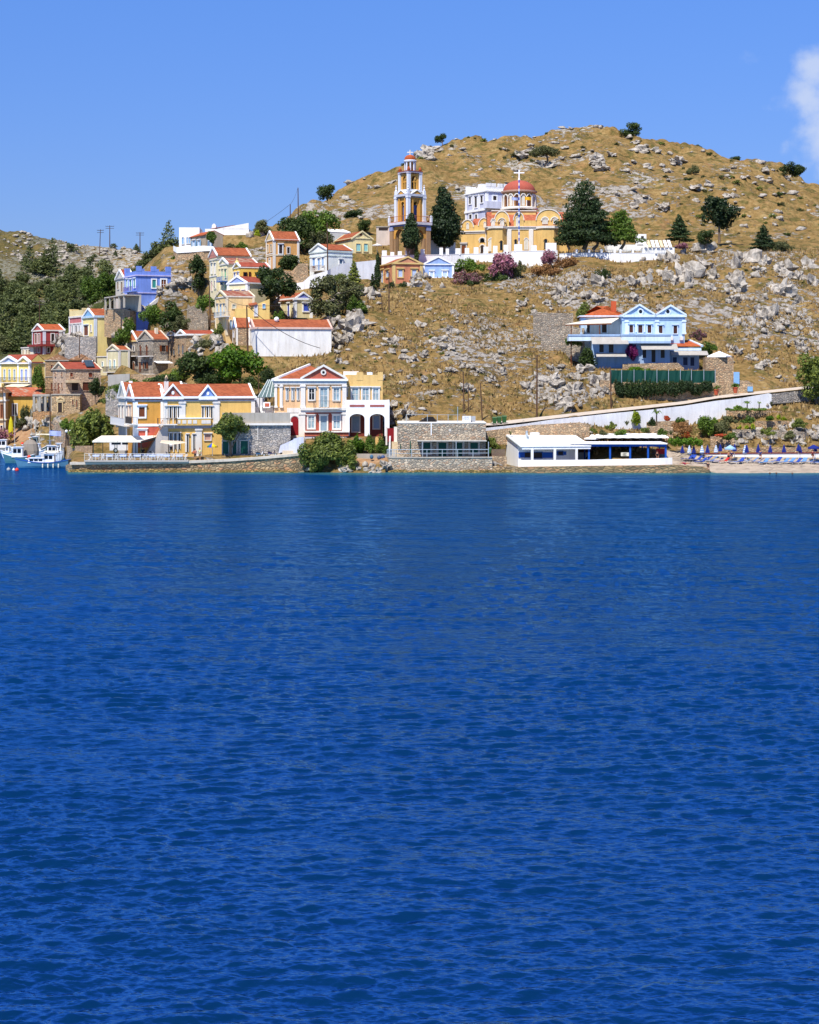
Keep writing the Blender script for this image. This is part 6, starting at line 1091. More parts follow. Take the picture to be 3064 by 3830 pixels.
LF = {'dark': leafmat('leaf_dark', (0.011, 0.025, 0.006), (0.057, 0.091, 0.016), (0.106, 0.148, 0.024)), 'pine': leafmat('leaf_pine', (0.007, 0.019, 0.006), (0.039, 0.069, 0.019), (0.070, 0.104, 0.024)),
 'olive': leafmat('leaf_olive', (0.035, 0.045, 0.016), (0.145, 0.152, 0.053), (0.253, 0.243, 0.095)), 'green': leafmat('leaf_green', (0.031, 0.059, 0.006), (0.126, 0.208, 0.022), (0.232, 0.330, 0.033)),
 'bright': leafmat('leaf_bright', (0.019, 0.052, 0.002), (0.104, 0.208, 0.007), (0.202, 0.340, 0.013)), 'tam': leafmat('leaf_tamarisk', (0.050, 0.073, 0.014), (0.194, 0.234, 0.039), (0.369, 0.365, 0.078)),
 'pink': leafmat('leaf_oleander', (0.039, 0.069, 0.014), (.42, .15, .22), (.60, .30, .38)), 'yell': leafmat('leaf_yellow', (0.098, 0.156, 0.006), (0.349, 0.417, 0.017), (0.350, 0.381, 0.022)),
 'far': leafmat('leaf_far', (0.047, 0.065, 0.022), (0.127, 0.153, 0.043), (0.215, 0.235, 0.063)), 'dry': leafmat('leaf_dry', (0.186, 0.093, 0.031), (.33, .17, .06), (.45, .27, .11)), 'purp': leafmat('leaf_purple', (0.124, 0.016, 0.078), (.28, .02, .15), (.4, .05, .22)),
 'red': leafmat('leaf_redflower', (0.057, 0.104, 0.012), (.5, .06, .02), (.7, .12, .05))}
BARK = plaster((120, 100, 80), 'bark', var=.4)
def crown_lobes(kind, w, h, seed):
    r = random.Random(seed); L = []
    if kind == 'round':
        for i in range(20): a = r.uniform(0, 6.28); q = r.uniform(.05, .38)*w; z = r.uniform(.18, .82)*h; s = (1-abs(z/h-.45)*.9); k = r.uniform(.09, .2); L.append((q*math.cos(a)*s*1.1, q*math.sin(a)*s, z, w*k, w*k, h*k*1.05))
    elif kind == 'cypress':
        for i in range(12): z = h*(.06+.86*i/11); k = math.sin(min(1, (z/h)*2.6+.25)*math.pi/2)*(1-max(0, z/h-.3)/.7*.80); L.append((r.uniform(-.06, .06)*w, r.uniform(-.06, .06)*w, z, w*.46*k, w*.46*k, h*.1))
    elif kind == 'cone':
        for i in range(26):
            z = h*(i/26)**.9; k = (1-z/h)*.9+.08; a = i*2.4; q = w*.30*k; L.append((q*math.cos(a), q*math.sin(a), z+h*.05, w*.27*k+w*.02, w*.27*k+w*.02, h*.05))
    elif kind == 'pine':
        for i in range(30):
            f = i/30; z = h*(.05+.9*f); k = (1-f)**.7*.9+.1; a = i*2.4; q = w*.36*k*r.uniform(.4, 1); L.append((q*math.cos(a), q*math.sin(a), z, w*r.uniform(.16, .25)*k+w*.05, w*r.uniform(.16, .25)*k+w*.05, h*r.uniform(.04, .075)))
    elif kind == 'bush':
        for i in range(15): a = r.uniform(0, 6.28); q = r.uniform(.03, .42)*w; k = 1-(q/w/.5)**2*.55; L.append((q*math.cos(a), q*math.sin(a)*.8, h*r.uniform(.18, .66)*k, w*r.uniform(.08, .2), w*r.uniform(.08, .18), h*r.uniform(.14, .34)*k))
    elif kind == 'hedge':
        for i in range(14): L.append((w*(-.46+.92*i/13), r.uniform(-.3, .3), h*r.uniform(.3, .6), w*.07, min(w*.12, 1.2), h*r.uniform(.32, .46)))
    elif kind == 'umbrella':
        for i in range(10): a = i*2.4; q = w*.33*(i/10)**.5; L.append((q*math.cos(a), q*math.sin(a), h*(.62-.25*(i/10)), w*.2, w*.2, h*.28))
    return L
SEED = [100]
def plant(kind, leaf, label, x0, x1, yt, yb, base=None, Y=None, name=None, cat=None, dens=1.0, size=None, trunk=True, group=None, depth=1.0):
    """photo box of the crown; base = photo row where the trunk meets the ground"""
    base = base or yb; xm = (x0+x1)/2; SEED[0] += 1
    if Y is None: _, Y, _z = hit(min(xm, 3060), base)
    zg = wz(base, Y)
    if Y > 380: zg = zat(min(xm, 3090), Y)-.15; zs_ = wz(base, Y)-zg
    w = (x1-x0)/F*Y; h = (yb-yt)/F*Y; zc = (base-yb)/F*Y; name = name or ('shrub' if kind in ('bush', 'hedge') else 'tree'); cat = cat or name.replace('_', ' ')
    lb = crown_lobes(kind, w*(1.18 if kind not in ('cypress', 'hedge') else 1.05), h*(1.1 if kind in ('round', 'bush') else 1.0), SEED[0]); area = 3.1*w*h; size = size or min(.42, max(.16, (w*h)**.5*.055)); n = int(min(9000, max(260, dens*2.1*area/(size*size*.62))))
    rr = random.Random(SEED[0]); me = leaf_mesh('crown', lb, n, size, SEED[0], LF[leaf], flat=.8 if kind != 'pine' else .5)
    X = wx(xm, Y)
    if not trunk or kind in ('bush', 'hedge'):
        o = bpy.data.objects.new(name, me); SC.collection.objects.link(o); o.location = (X, Y, zg+zc-.1); return tag(o, label, cat, group)
    e = empty(name, (X, Y, zg), label, cat, 0, group); o = bpy.data.objects.new('crown', me); SC.collection.objects.link(o); o.parent = e; o.location = (0, 0, zc)
    m = MB(); tr = max(.12, w*.035); top = zc+h*.45; p0 = Vector((0, 0, -.5)); bend = rr.uniform(-.12, .12)*w
    p1 = Vector((bend, 0, zc*.6+.2)); p2 = Vector((bend*.3, 0, top)); m.tube(p0, p1, tr*1.25, tr, 8); m.tube(p1, p2, tr, tr*.35, 8)
    for i in range(5 if kind != 'cypress' else 2):
        l_ = lb[rr.randrange(len(lb))]; m.tube(p1+(p2-p1)*rr.uniform(0, .4), (l_[0]*.9, l_[1]*.9, l_[2]+zc), tr*.5, tr*.12, 5)
    m.build('trunk', BARK, e); return e
T = plant
T('round', 'dark', 'round dark tree standing alone on the summit skyline of the right hill', 2324, 2407, 452, 502, 508, 548)
T('round', 'dark', 'two lobed dark tree leaning on the right skyline near the picture edge', 2925, 3012, 616, 677, 680, 516)
T('round', 'dark', 'little tree with a visible trunk on the skyline above the bell tower', 1625, 1675, 492, 528, 541, 503)
T('umbrella', 'olive', 'spreading olive tree with short dark trunks high on the bare hill above the dome', 1984, 2091, 539, 592, 619)
T('round', 'dark', 'dark round bush tree on the skyline left of the bell tower', 1181, 1257, 703, 762, 770, 455)
T('round', 'dark', 'dark tree on the brown slope left of the bell tower', 1275, 1367, 767, 822, 830, 415); T('round', 'dark', 'smaller dark tree just below the dark slope tree, above the ruined shed', 1332, 1394, 813, 866, 872, 392)
T('round', 'dark', 'very large dark evergreen spreading over the orange narrow house, left half', 1022, 1160, 800, 950, 985, 368, dens=1.2); T('round', 'green', 'very large evergreen beside its darker twin under the skyline poles, right half', 1110, 1272, 782, 935, 980, 372, dens=1.2)
T('bush', 'dark', 'black shaded bush under the large evergreens', 1020, 1142, 935, 1015, None, 356)
T('round', 'olive', 'grey green tree just left of the white house with shutters', 1150, 1246, 866, 960, 968, 362)
T('cypress', 'pine', 'massive broad cypress in front of the churchyard wall, taller than the ochre nave', 1594, 1730, 700, 915, 935, 367.5, name='cypress', dens=1.5)
T('cypress', 'pine', 'dark cypress standing in front of the bell tower base', 1496, 1578, 798, 925, 985, 357.5, name='cypress', dens=1.4); T('cypress', 'dark', 'slender young cypress spike at the foot of the bell tower', 1548, 1568, 900, 985, 990, 357, name='cypress')
T('cypress', 'pine', 'thin pencil cypress left of the salmon orange house', 1398, 1426, 942, 1070, 1112, 338, name='cypress', dens=1.3); T('cone', 'dark', 'short cypress bush at the foot of the pencil cypress', 1376, 1412, 1028, 1110, 1115, 337, name='cypress')
T('cone', 'tam', 'ragged light green conifer rising behind the wide olive tree', 1296, 1352, 978, 1070, 1080, 334)
T('round', 'olive', 'wide grey olive tree above the boulders, left of the pencil cypress', 1158, 1290, 1035, 1190, 1200, 316, dens=1.2); T('round', 'olive', 'grey olive tree overlapping the right side of the wide olive tree', 1258, 1362, 1040, 1160, 1180, 320); T('bush', 'green', 'bright green undergrowth between olive trees and grey boulders', 1290, 1372, 1105, 1170, None, 318)
for i, (a, b, c, d) in enumerate([(1430, 1490, 1048, 1120), (1478, 1545, 1040, 1118), (1530, 1580, 1060, 1118)]): T('bush', 'dark', 'dark rounded shrub in front of the salmon orange house, %s of three' % ('left', 'middle', 'right')[i], a, b, c, d, None, 343.0-i*.3, dens=1.3)
T('round', 'dark', 'round dark green tree right of the bright yellow house', 944, 1107, 994, 1118, 1126, 316, dens=1.2)
T('round', 'dark', 'bushy dark tree left of the bright green tree, behind the villa roof', 665, 835, 1318, 1440, 1450, 285, dens=1.1); T('round', 'bright', 'vivid green fig tree in front of the long white wall', 800, 992, 1288, 1440, 1455, 279, dens=1.3); T('bush', 'dark', 'dark bush against the glass canopy right of the fig tree', 966, 1032, 1368, 1448, None, 274)
T('bush', 'green', 'hanging creeper over the rubble below the stone houses', 530, 680, 1392, 1440, None, 292)
T('bush', 'tam', 'dense green tamarisk by the harbour, largest left of the terrace canopy', 272, 440, 1497, 1672, None, 280, name='tree', dens=1.6); T('round', 'green', 'small tree on a bent trunk left of the harbour tamarisk', 222, 280, 1565, 1614, 1662, 292)
T('round', 'dark', 'dark orange tree beside the porch of the solar panel house', 330, 388, 1417, 1490, 1500, 312); T('bush', 'green', 'dark creeper climbing the yellow twin house', 124, 170, 1356, 1462, None, 338); T('bush', 'olive', 'grey green bush on the rocks left of the tan base wall', 74, 124, 1507, 1590, None, 327); T('bush', 'olive', 'small bush on red rocks below the yellow ochre storehouse', 48, 78, 1552, 1600, None, 326)
T('bush', 'green', 'creeping bush mass under the blue house stair', 530, 620, 1112, 1215, None, 334); T('bush', 'dark', 'dark bush mass to the right under the blue house stair', 590, 682, 1108, 1235, None, 333); T('bush', 'green', 'prickly pear thicket right of the pale yellow house', 448, 512, 1180, 1285, None, 337)
T('round', 'dark', 'dark tree on the rocks right of the leaning pole', 708, 786, 960, 1088, 1098, 341); T('bush', 'green', 'green bush left of the ochre balcony house', 727, 806, 1087, 1160, None, 320); T('bush', 'tam', 'bush at the foot of the flaking ochre wall', 800, 838, 1198, 1252, None, 306)
T('round', 'tam', 'feathery tree on a leaning trunk in front of the dark green doors by the quay', 790, 934, 1545, 1668, 1716, 255.0, dens=1.3)
T('bush', 'tam', 'sprawling seaside tamarisk, left part, below the peach mansion', 1120, 1238, 1612, 1762, None, 252.8, name='tree', dens=1.1); T('bush', 'tam', 'sprawling seaside tamarisk, right part, overhanging the rocks', 1205, 1338, 1618, 1752, None, 253.4, name='tree', dens=1.1)
T('bush', 'tam', 'sprawling seaside tamarisk, feathery middle top', 1165, 1300, 1598, 1720, None, 253.6, name='tree', dens=1.1)
T('bush', 'bright', 'bright green rounded shrub below the white arcade', 1292, 1362, 1612, 1700, None, 257.2, dens=1.3); T('bush', 'green', 'flowering hedge shrub beneath the white arches', 1355, 1412, 1622, 1700, None, 257.4); T('bush', 'green', 'hedge shrub next to the dark red gate', 1400, 1460, 1620, 1702, None, 257.2)
T('round', 'green', 'small round tree in front of the grey cottage on the ridge', 775, 820, 867, 918, 925, 361.5); T('round', 'olive', 'grey bush tree on the skyline behind the long white building', 937, 1012, 812, 872, 880, 392); T('bush', 'yell', 'small yellow green shrub below the skyline bush', 945, 975, 848, 882, None, 384)
T('pine', 'pine', 'huge black green pine behind the churchyard wall, tallest of the pines', 2078, 2290, 666, 905, 925, 364, name='pine_tree', dens=1.6); T('pine', 'green', 'fresh green pine leaning against the huge dark pine', 2250, 2392, 782, 905, 925, 363.5, name='pine_tree', dens=1.5)
T('pine', 'pine', 'dense dark pine filling the gap right of the huge pine', 2140, 2296, 735, 915, 925, 363.6, name='pine_tree', dens=1.5); T('pine', 'pine', 'dark pine touching the end of the church', 2072, 2190, 790, 918, 925, 362.8, name='pine_tree', dens=1.3)
T('cone', 'pine', 'pointed dark conifer between pines and the oval hillside tree', 2497, 2583, 808, 903, 908, 376, name='conifer', dens=1.3); T('round', 'pine', 'oval dark tree with open trunk right of the churchyard', 2629, 2752, 734, 862, 900, 380, dens=1.3); T('round', 'dark', 'low round dark tree at the foot of the oval tree', 2601, 2675, 862, 918, 924, 368)
T('cone', 'pine', 'dark conifer growing out of grey bushes at the right', 2811, 2900, 846, 935, 940, 372, name='conifer'); T('bush', 'olive', 'wide grey green bush at the foot of the right conifer', 2850, 2965, 894, 944, None, 371); T('round', 'dark', 'lone dark shrub tree on the slope above the blue villa', 2225, 2290, 1006, 1080, 1088, 344)
T('bush', 'olive', 'grey thorn bush on the rocky upper hill', 2567, 2617, 618, 656, None, None); T('bush', 'dark', 'flat bush on the right skyline', 2722, 2780, 566, 592, None, 532); T('bush', 'dark', 'faint flat bush on the skyline right of the summit', 2590, 2630, 545, 562, None, 542)
T('bush', 'pink', 'large pink flowering oleander below the churchyard wall', 1798, 1940, 932, 1052, None, 352, name='oleander', cat='shrub', dens=1.3); T('bush', 'pink', 'lower pink oleander next to the light blue cottage', 1676, 1800, 1000, 1066, None, 350.5, name='oleander', cat='shrub'); T('bush', 'pink', 'small pink oleander under the corner of the churchyard', 2020, 2092, 928, 990, None, 358, name='oleander', cat='shrub'); T('bush', 'pink', 'little pink oleander beside the slant roofed shed', 2527, 2577, 902, 928, None, 366, name='oleander', cat='shrub')
T('bush', 'green', 'green shrub under the merlons right of the light blue cottage', 1697, 1805, 953, 1015, None, 355); T('bush', 'dark', 'dark low shrub beneath the two oleanders', 1722, 1802, 1034, 1068, None, 349.5); T('bush', 'dark', 'dark shrub under the large oleander', 1800, 1935, 1000, 1058, None, 351.2); T('bush', 'olive', 'grey oleander shoots right of the large pink oleander', 1915, 1965, 965, 1040, None, 352.5)
T('bush', 'dry', 'rust coloured dry bush mound below the churchyard corner', 2000, 2100, 978, 1035, None, 352); T('bush', 'dry', 'rust coloured dry bush mound further right of the churchyard corner', 2075, 2170, 955, 1010, None, 356)
T('bush', 'pine', 'dark ivy shrub hanging over the garden wall below the blue villa, left end', 2288, 2345, 1408, 1490, None, 286, dens=1.2)
for i, (a, b) in enumerate([(2340, 2420), (2400, 2480), (2470, 2560), (2550, 2660)]): T('hedge', 'pine', 'dark ivy shrub hanging over the garden wall below the blue villa, %s clump of four' % ('first', 'second', 'third', 'fourth')[i], a, b, 1412+i*2, 1482-i*3, None, 285.8, dens=1.1)
T('bush', 'green', 'green bush right of the villa annex', 2595, 2682, 1265, 1330, None, 303); T('bush', 'pink', 'pink oleander behind the villa annex', 2583, 2642, 1226, 1270, None, 305, name='oleander', cat='shrub'); T('bush', 'tam', 'light green bush left of the villa chimney', 2145, 2228, 1124, 1200, None, 309); T('bush', 'green', 'bush under the villa side terrace', 2110, 2172, 1250, 1292, None, 302); T('bush', 'dark', 'climber under the left corner of the villa terrace', 2165, 2245, 1268, 1400, None, 296.2, dens=.7); T('bush', 'purp', 'purple bougainvillea on the ground floor of the blue villa', 2338, 2382, 1275, 1345, None, 295.6, name='bougainvillea', cat='shrub', dens=1.3)
T('bush', 'bright', 'bright vine on the terrace wall in front of the villa', 2330, 2430, 1362, 1392, None, 293.5); T('round', 'tam', 'big yellow green tree cut by the right edge above the road', 2985, 3130, 1330, 1500, 1520, 286, dens=1.1)
# garden by the taverna and beach
for a in [('round', 'yell', 'egg shaped yellow green topiary against the white retaining wall', 2359, 2398, 1533, 1592), ('bush', 'dark', 'dark clipped ball beside the banana plant', 2424, 2452, 1553, 1594), ('bush', 'green', 'clipped dark ball right of the red flowers', 2526, 2560, 1548, 1588), ('bush', 'green', 'large feathery shrub in the terraced garden', 2600, 2690, 1540, 1625), ('bush', 'olive', 'grey brown shrub right of the large feathery shrub', 2670, 2728, 1555, 1625), ('bush', 'dry', 'rusty shrub left of the large feathery shrub', 2515, 2605, 1560, 1620), ('hedge', 'bright', 'low green hedge behind the left beach umbrellas', 2506, 2622, 1632, 1664), ('bush', 'red', 'bright red geranium clump above the low hedge', 2552, 2592, 1610, 1634), ('bush', 'red', 'orange flowered patch at the foot of the feathery shrub', 2675, 2725, 1616, 1632), ('bush', 'red', 'small red flowering shrub near the banana plant', 2482, 2508, 1548, 1574),
 ('bush', 'bright', 'dark lollipop shrub behind the taverna roof, larger', 1998, 2026, 1580, 1614), ('bush', 'green', 'slim shrub next to the lollipop shrub', 2034, 2052, 1580, 1612), ('bush', 'dark', 'small round shrub over the middle of the taverna roof', 2076, 2097, 1604, 1630), ('bush', 'tam', 'feathery shrub where orange stones meet the white wall', 2270, 2304, 1570, 1604), ('bush', 'tam', 'shrub between stone house and taverna', 1820, 1866, 1618, 1684), ('bush', 'green', 'tufted shrub left above the taverna', 1882, 1906, 1588, 1612), ('cone', 'green', 'small dark fir above the taverna roof', 1924, 1944, 1590, 1630),
 ('bush', 'yell', 'yellow ball shrub on the middle garden terrace, left', 2759, 2776, 1586, 1603), ('bush', 'yell', 'yellow ball shrub on the middle garden terrace, centre', 2786, 2802, 1586, 1603), ('bush', 'yell', 'yellow ball shrub on the middle garden terrace, right', 2806, 2824, 1580, 1603), ('bush', 'bright', 'grassy shrub on the upper garden terrace, left of two yellow ones', 2864, 2896, 1548, 1572), ('bush', 'yell', 'yellow shrub on the upper garden terrace, middle', 2904, 2923, 1546, 1566), ('bush', 'yell', 'yellow shrub on the upper garden terrace, right', 2922, 2943, 1554, 1570), ('hedge', 'green', 'low planting strip under the three small palms', 2720, 2862, 1522, 1534), ('bush', 'green', 'bushy plant left of the small palms', 2744, 2776, 1512, 1532)]:
    yy = {0: None}[0]; k, lf, lab, x0, x1, y0, y1 = a
    Yg = float(np.interp((y0+y1)/2, [1525, 1560, 1595, 1625, 1650], [279.5, 275, 271, 266.5, 262.5]))
    T(k, lf, lab, x0, x1, y0, y1, None, Yg, trunk=(k == 'cone'), dens=1.3)
for i, (x0, x1, y0, y1, lf) in enumerate([(2180, 2230, 1592, 1622, 'tam'), (2235, 2275, 1602, 1628, 'olive'), (2300, 2350, 1600, 1632, 'green'), (2395, 2430, 1592, 1616, 'tam'), (2455, 2500, 1596, 1630, 'green'), (2700, 2760, 1548, 1582, 'olive'), (2770, 2830, 1552, 1580, 'green'), (2840, 2900, 1592, 1624, 'tam'), (2930, 2985, 1600, 1640, 'olive'), (2960, 3020, 1560, 1596, 'tam'), (2700, 2760, 1610, 1642, 'green'), (2110, 2160, 1600, 1626, 'olive')]): T('bush', lf, 'small terrace shrub above taverna and beach, %s from the left' % ['second', 'third', 'fourth', 'fifth', 'sixth', 'upper seventh', 'ninth', 'tenth', 'eleventh', 'twelfth', 'lower seventh', 'first'][i], x0, x1, y0, y1, None, float(np.interp((y0+y1)/2, [1525, 1560, 1595, 1625, 1650], [279.0, 275, 271, 266.5, 262.5])))
def fan_plant(label, x, yt, yb, Y, w, n=14, name='palm', th=True, leaf='green', up=1.0):
    zg = wz(yb, Y); h = wz(yt, Y)-zg; e = empty(name, (wx(x, Y), Y, zg), label, name); m = MB(); rr = random.Random(x)
    if th: tk = MB(); tk.tube((0, 0, -.3), (0, 0, h*.6), .12, .09, 7); tk.build('trunk', BARK, e)
    z0 = h*.6 if th else 0
    for i in range(n):
        a = 6.283*i/n+rr.uniform(-.2, .2); q = w/2*rr.uniform(.7, 1.1); zt = z0+(h-z0)*rr.uniform(.5, 1)*up; d = Vector((math.cos(a), math.sin(a), 0)); s_ = Vector((-math.sin(a), math.cos(a), 0))*w*.07
        p = [Vector((0, 0, z0)), d*q*.5+Vector((0, 0, zt)), d*q+Vector((0, 0, zt-(.25*h if th else -.1*h)))]
        m.add([p[0]-s_*.3, p[1]-s_, p[2], p[1]+s_, p[0]+s_*.3], [(0, 1, 3, 4), (1, 2, 3)])
    m.build('fronds', LF[leaf], e); return e
fan_plant('small fan palm on the upper garden terrace, larger of two', 2795, 1498, 1532, 280, 1.9); fan_plant('thin little palm right of the larger fan palm', 2840, 1500, 1530, 280, 1.1, n=9)
fan_plant('ragged banana plant against the white retaining wall', 2456, 1530, 1580, 274, 2.2, n=9, th=True, name='banana_plant', leaf='green')
for i, (x, y, s_) in enumerate([(2510, 1628, 1.2), (2345, 1592, 1.3), (2540, 1672, 1.0), (2885, 1520, 1.1), (1910, 1630, .9)]): fan_plant('blue green agave rosette '+('below the red flowers', 'left of the egg shaped topiary', 'in front of the low hedge', 'at the end of the white wall', 'above the taverna gable')[i], x, y-18, y, (267, 272, 264, 281, 262)[i], s_*1.2, n=11, th=False, name='agave', leaf='olive')
# far wood: single trees first, ground mass of scrub last
protos = []
for i in range(5):
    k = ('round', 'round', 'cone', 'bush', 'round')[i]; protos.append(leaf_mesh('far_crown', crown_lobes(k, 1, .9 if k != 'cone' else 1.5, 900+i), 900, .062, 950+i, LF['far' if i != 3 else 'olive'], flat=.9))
rr = random.Random(4); cnt = 0
def far_ok(x, y):
    if x > 640 or y < 850: return 0
    edge = 1075 if x < 260 else 1075-(x-260)*.36
    if y > 1340-max(0, x-120)*.9 and y > 1110: return 0
    return 1 if y > edge else (.20 if y > 975 else (.05 if y > 900 else 0))
tries = 0
while cnt < 175 and tries < 9000:
    tries += 1; x = rr.uniform(-20, 640); y = rr.uniform(868, 1330)
    if rr.random() > far_ok(x, y): continue
    X, Y, Zg = hit(x, y, 388)
    if Y < 388: continue
    s = rr.uniform(4.5, 10)*(1.0 if y > 1000 else .6)*(.55 if x > 430 else 1); i = rr.choice([0, 0, 1, 1, 2, 3, 4]); o = bpy.data.objects.new('woodland_tree', protos[i]); SC.collection.objects.link(o)
    o.location = (X, Y, Zg-.12*s); o.scale = (s*rr.uniform(.8, 1.3), s, s*rr.uniform(.6, .95)); o.rotation_euler = (0, 0, rr.uniform(0, 6))
    tag(o, 'dark green rounded tree among many like it on the far left hillside', 'tree', 'trees of the far left hillside'); cnt += 1
for lab, x0, x1, y0, y1, lf in [('tall light green tree on the far slope left of the grey cement house', 300, 375, 1034, 1150, 'green'), ('second light green tree touching the grey cement house porch', 345, 434, 1026, 1146, 'green')]: T('round', lf, lab, x0, x1, y0, y1-4, y1, 365, dens=1.2)
for lab, x0, x1, y0, y1 in [('small fir on the far skyline between the two utility poles and the white house', 421, 443, 888, 916), ('dark fir on the far skyline under the third utility pole', 494, 527, 902, 932), ('spiky fir on the skyline left of the white cube house', 552, 574, 916, 944), ('broad fir on the skyline nearest the white cube house', 578, 612, 915, 945), ('narrow fir touching the white cube house terrace', 630, 645, 922, 946), ('pointed fir on the rocky far slope', 155, 172, 948, 978), ('second pointed fir on the rocky far slope', 195, 214, 958, 988)]:
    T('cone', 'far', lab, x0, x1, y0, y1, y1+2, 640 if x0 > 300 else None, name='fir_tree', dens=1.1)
# low scrub spread over the near slopes: cushions of thorn, as single plants
scr = [leaf_mesh('scrub_crown', crown_lobes('bush', 1, .7, 800+i), 240, .10, 820+i, LF[('dark', 'olive', 'tam')[i]], flat=.9) for i in range(3)]
rr = random.Random(11); n = 0; tries = 0
while n < 230 and tries < 5000:
    tries += 1; x = rr.uniform(1240, 3060); y = rr.uniform(500, 1560)
    if (2000 < x < 2760 and 1130 < y < 1500) or (1450 < x < 2520 and 620 < y < 1010) or (x < 1500 and y < 1110) : continue
    X, Y, Zg = hit(x, y)
    if Y < 262 or (abs(y-np.interp(x, RX, RPY)) < 26 and x > 1780): continue
    o = bpy.data.objects.new('scrub', scr[rr.randrange(3)]); SC.collection.objects.link(o); s = rr.uniform(.5, 1.3)*(1+1.2*(Y > 400)); o.location = (X, Y, Zg-.1); o.scale = (s*1.3, s, s*.7); o.rotation_euler = (0, 0, rr.uniform(0, 6))
    tag(o, 'low thorny scrub cushion on the dry grass slope, one of many alike', 'shrub', 'scrub cushions on the dry slopes'); n += 1

# ---------------------------------------------------------------- limestone boulders
ROCK = (lambda t: t)(NT('limestone')); t = ROCK; v = t.co('Object'); g = t.node('NewGeometry')
nz_ = t.noise(t.mapv(v, (1, 1, .6)), 1.6, 6, .7); rc = t.ramp(nz_, [(.27, (.11, .095, .075)), (.41, (.24, .21, .172)), (.52, (.40, .36, .305)), (.70, (.54, .495, .43))])
oi = t.node('ObjectInfo'); rc = t.mix(t.math('MULTIPLY', t.math('GREATER_THAN', nz_, .66), .35), rc, (.5, .3, .17, 1)); t.col(rc); t.bump(t.noise(v, 3.5, 6, .75), 1.0, .25); t.b.inputs['Roughness'].default_value = 1; t.b.inputs['Specular IOR Level'].default_value = .1
ROCK = t.m
def rock_arrays(seed, sub=2):
    import bmesh
    bm = bmesh.new(); bmesh.ops.create_icosphere(bm, subdivisions=sub, radius=1); r = random.Random(seed); off = Vector((r.uniform(0, 99), r.uniform(0, 99), r.uniform(0, 99))); out = []
    for v in bm.verts:
        p = v.co.normalized(); c_ = noise.cell(p*2.1+off); d = noise.noise(p*1.2+off)*.75+abs(noise.noise(p*2.6+off))*.9-.25+c_*.22+noise.noise(p*6+off)*.22; q = p*max(.35, 1+d-.2); q.z = q.z*1.05; out.append((q.x, q.y, q.z))
    f = [[v.index for v in fc.verts] for fc in bm.faces]; bm.free(); return np.array(out), np.array(f)
RK = [rock_arrays(s, 3) for s in range(5)]+[rock_arrays(s, 2) for s in range(5, 9)]; RM = []
for i, (v_, f_) in enumerate(RK): me = bpy.data.meshes.new('boulder'); me.from_pydata(v_.tolist(), [], f_.tolist()); me.materials.append(ROCK); RM.append(me)
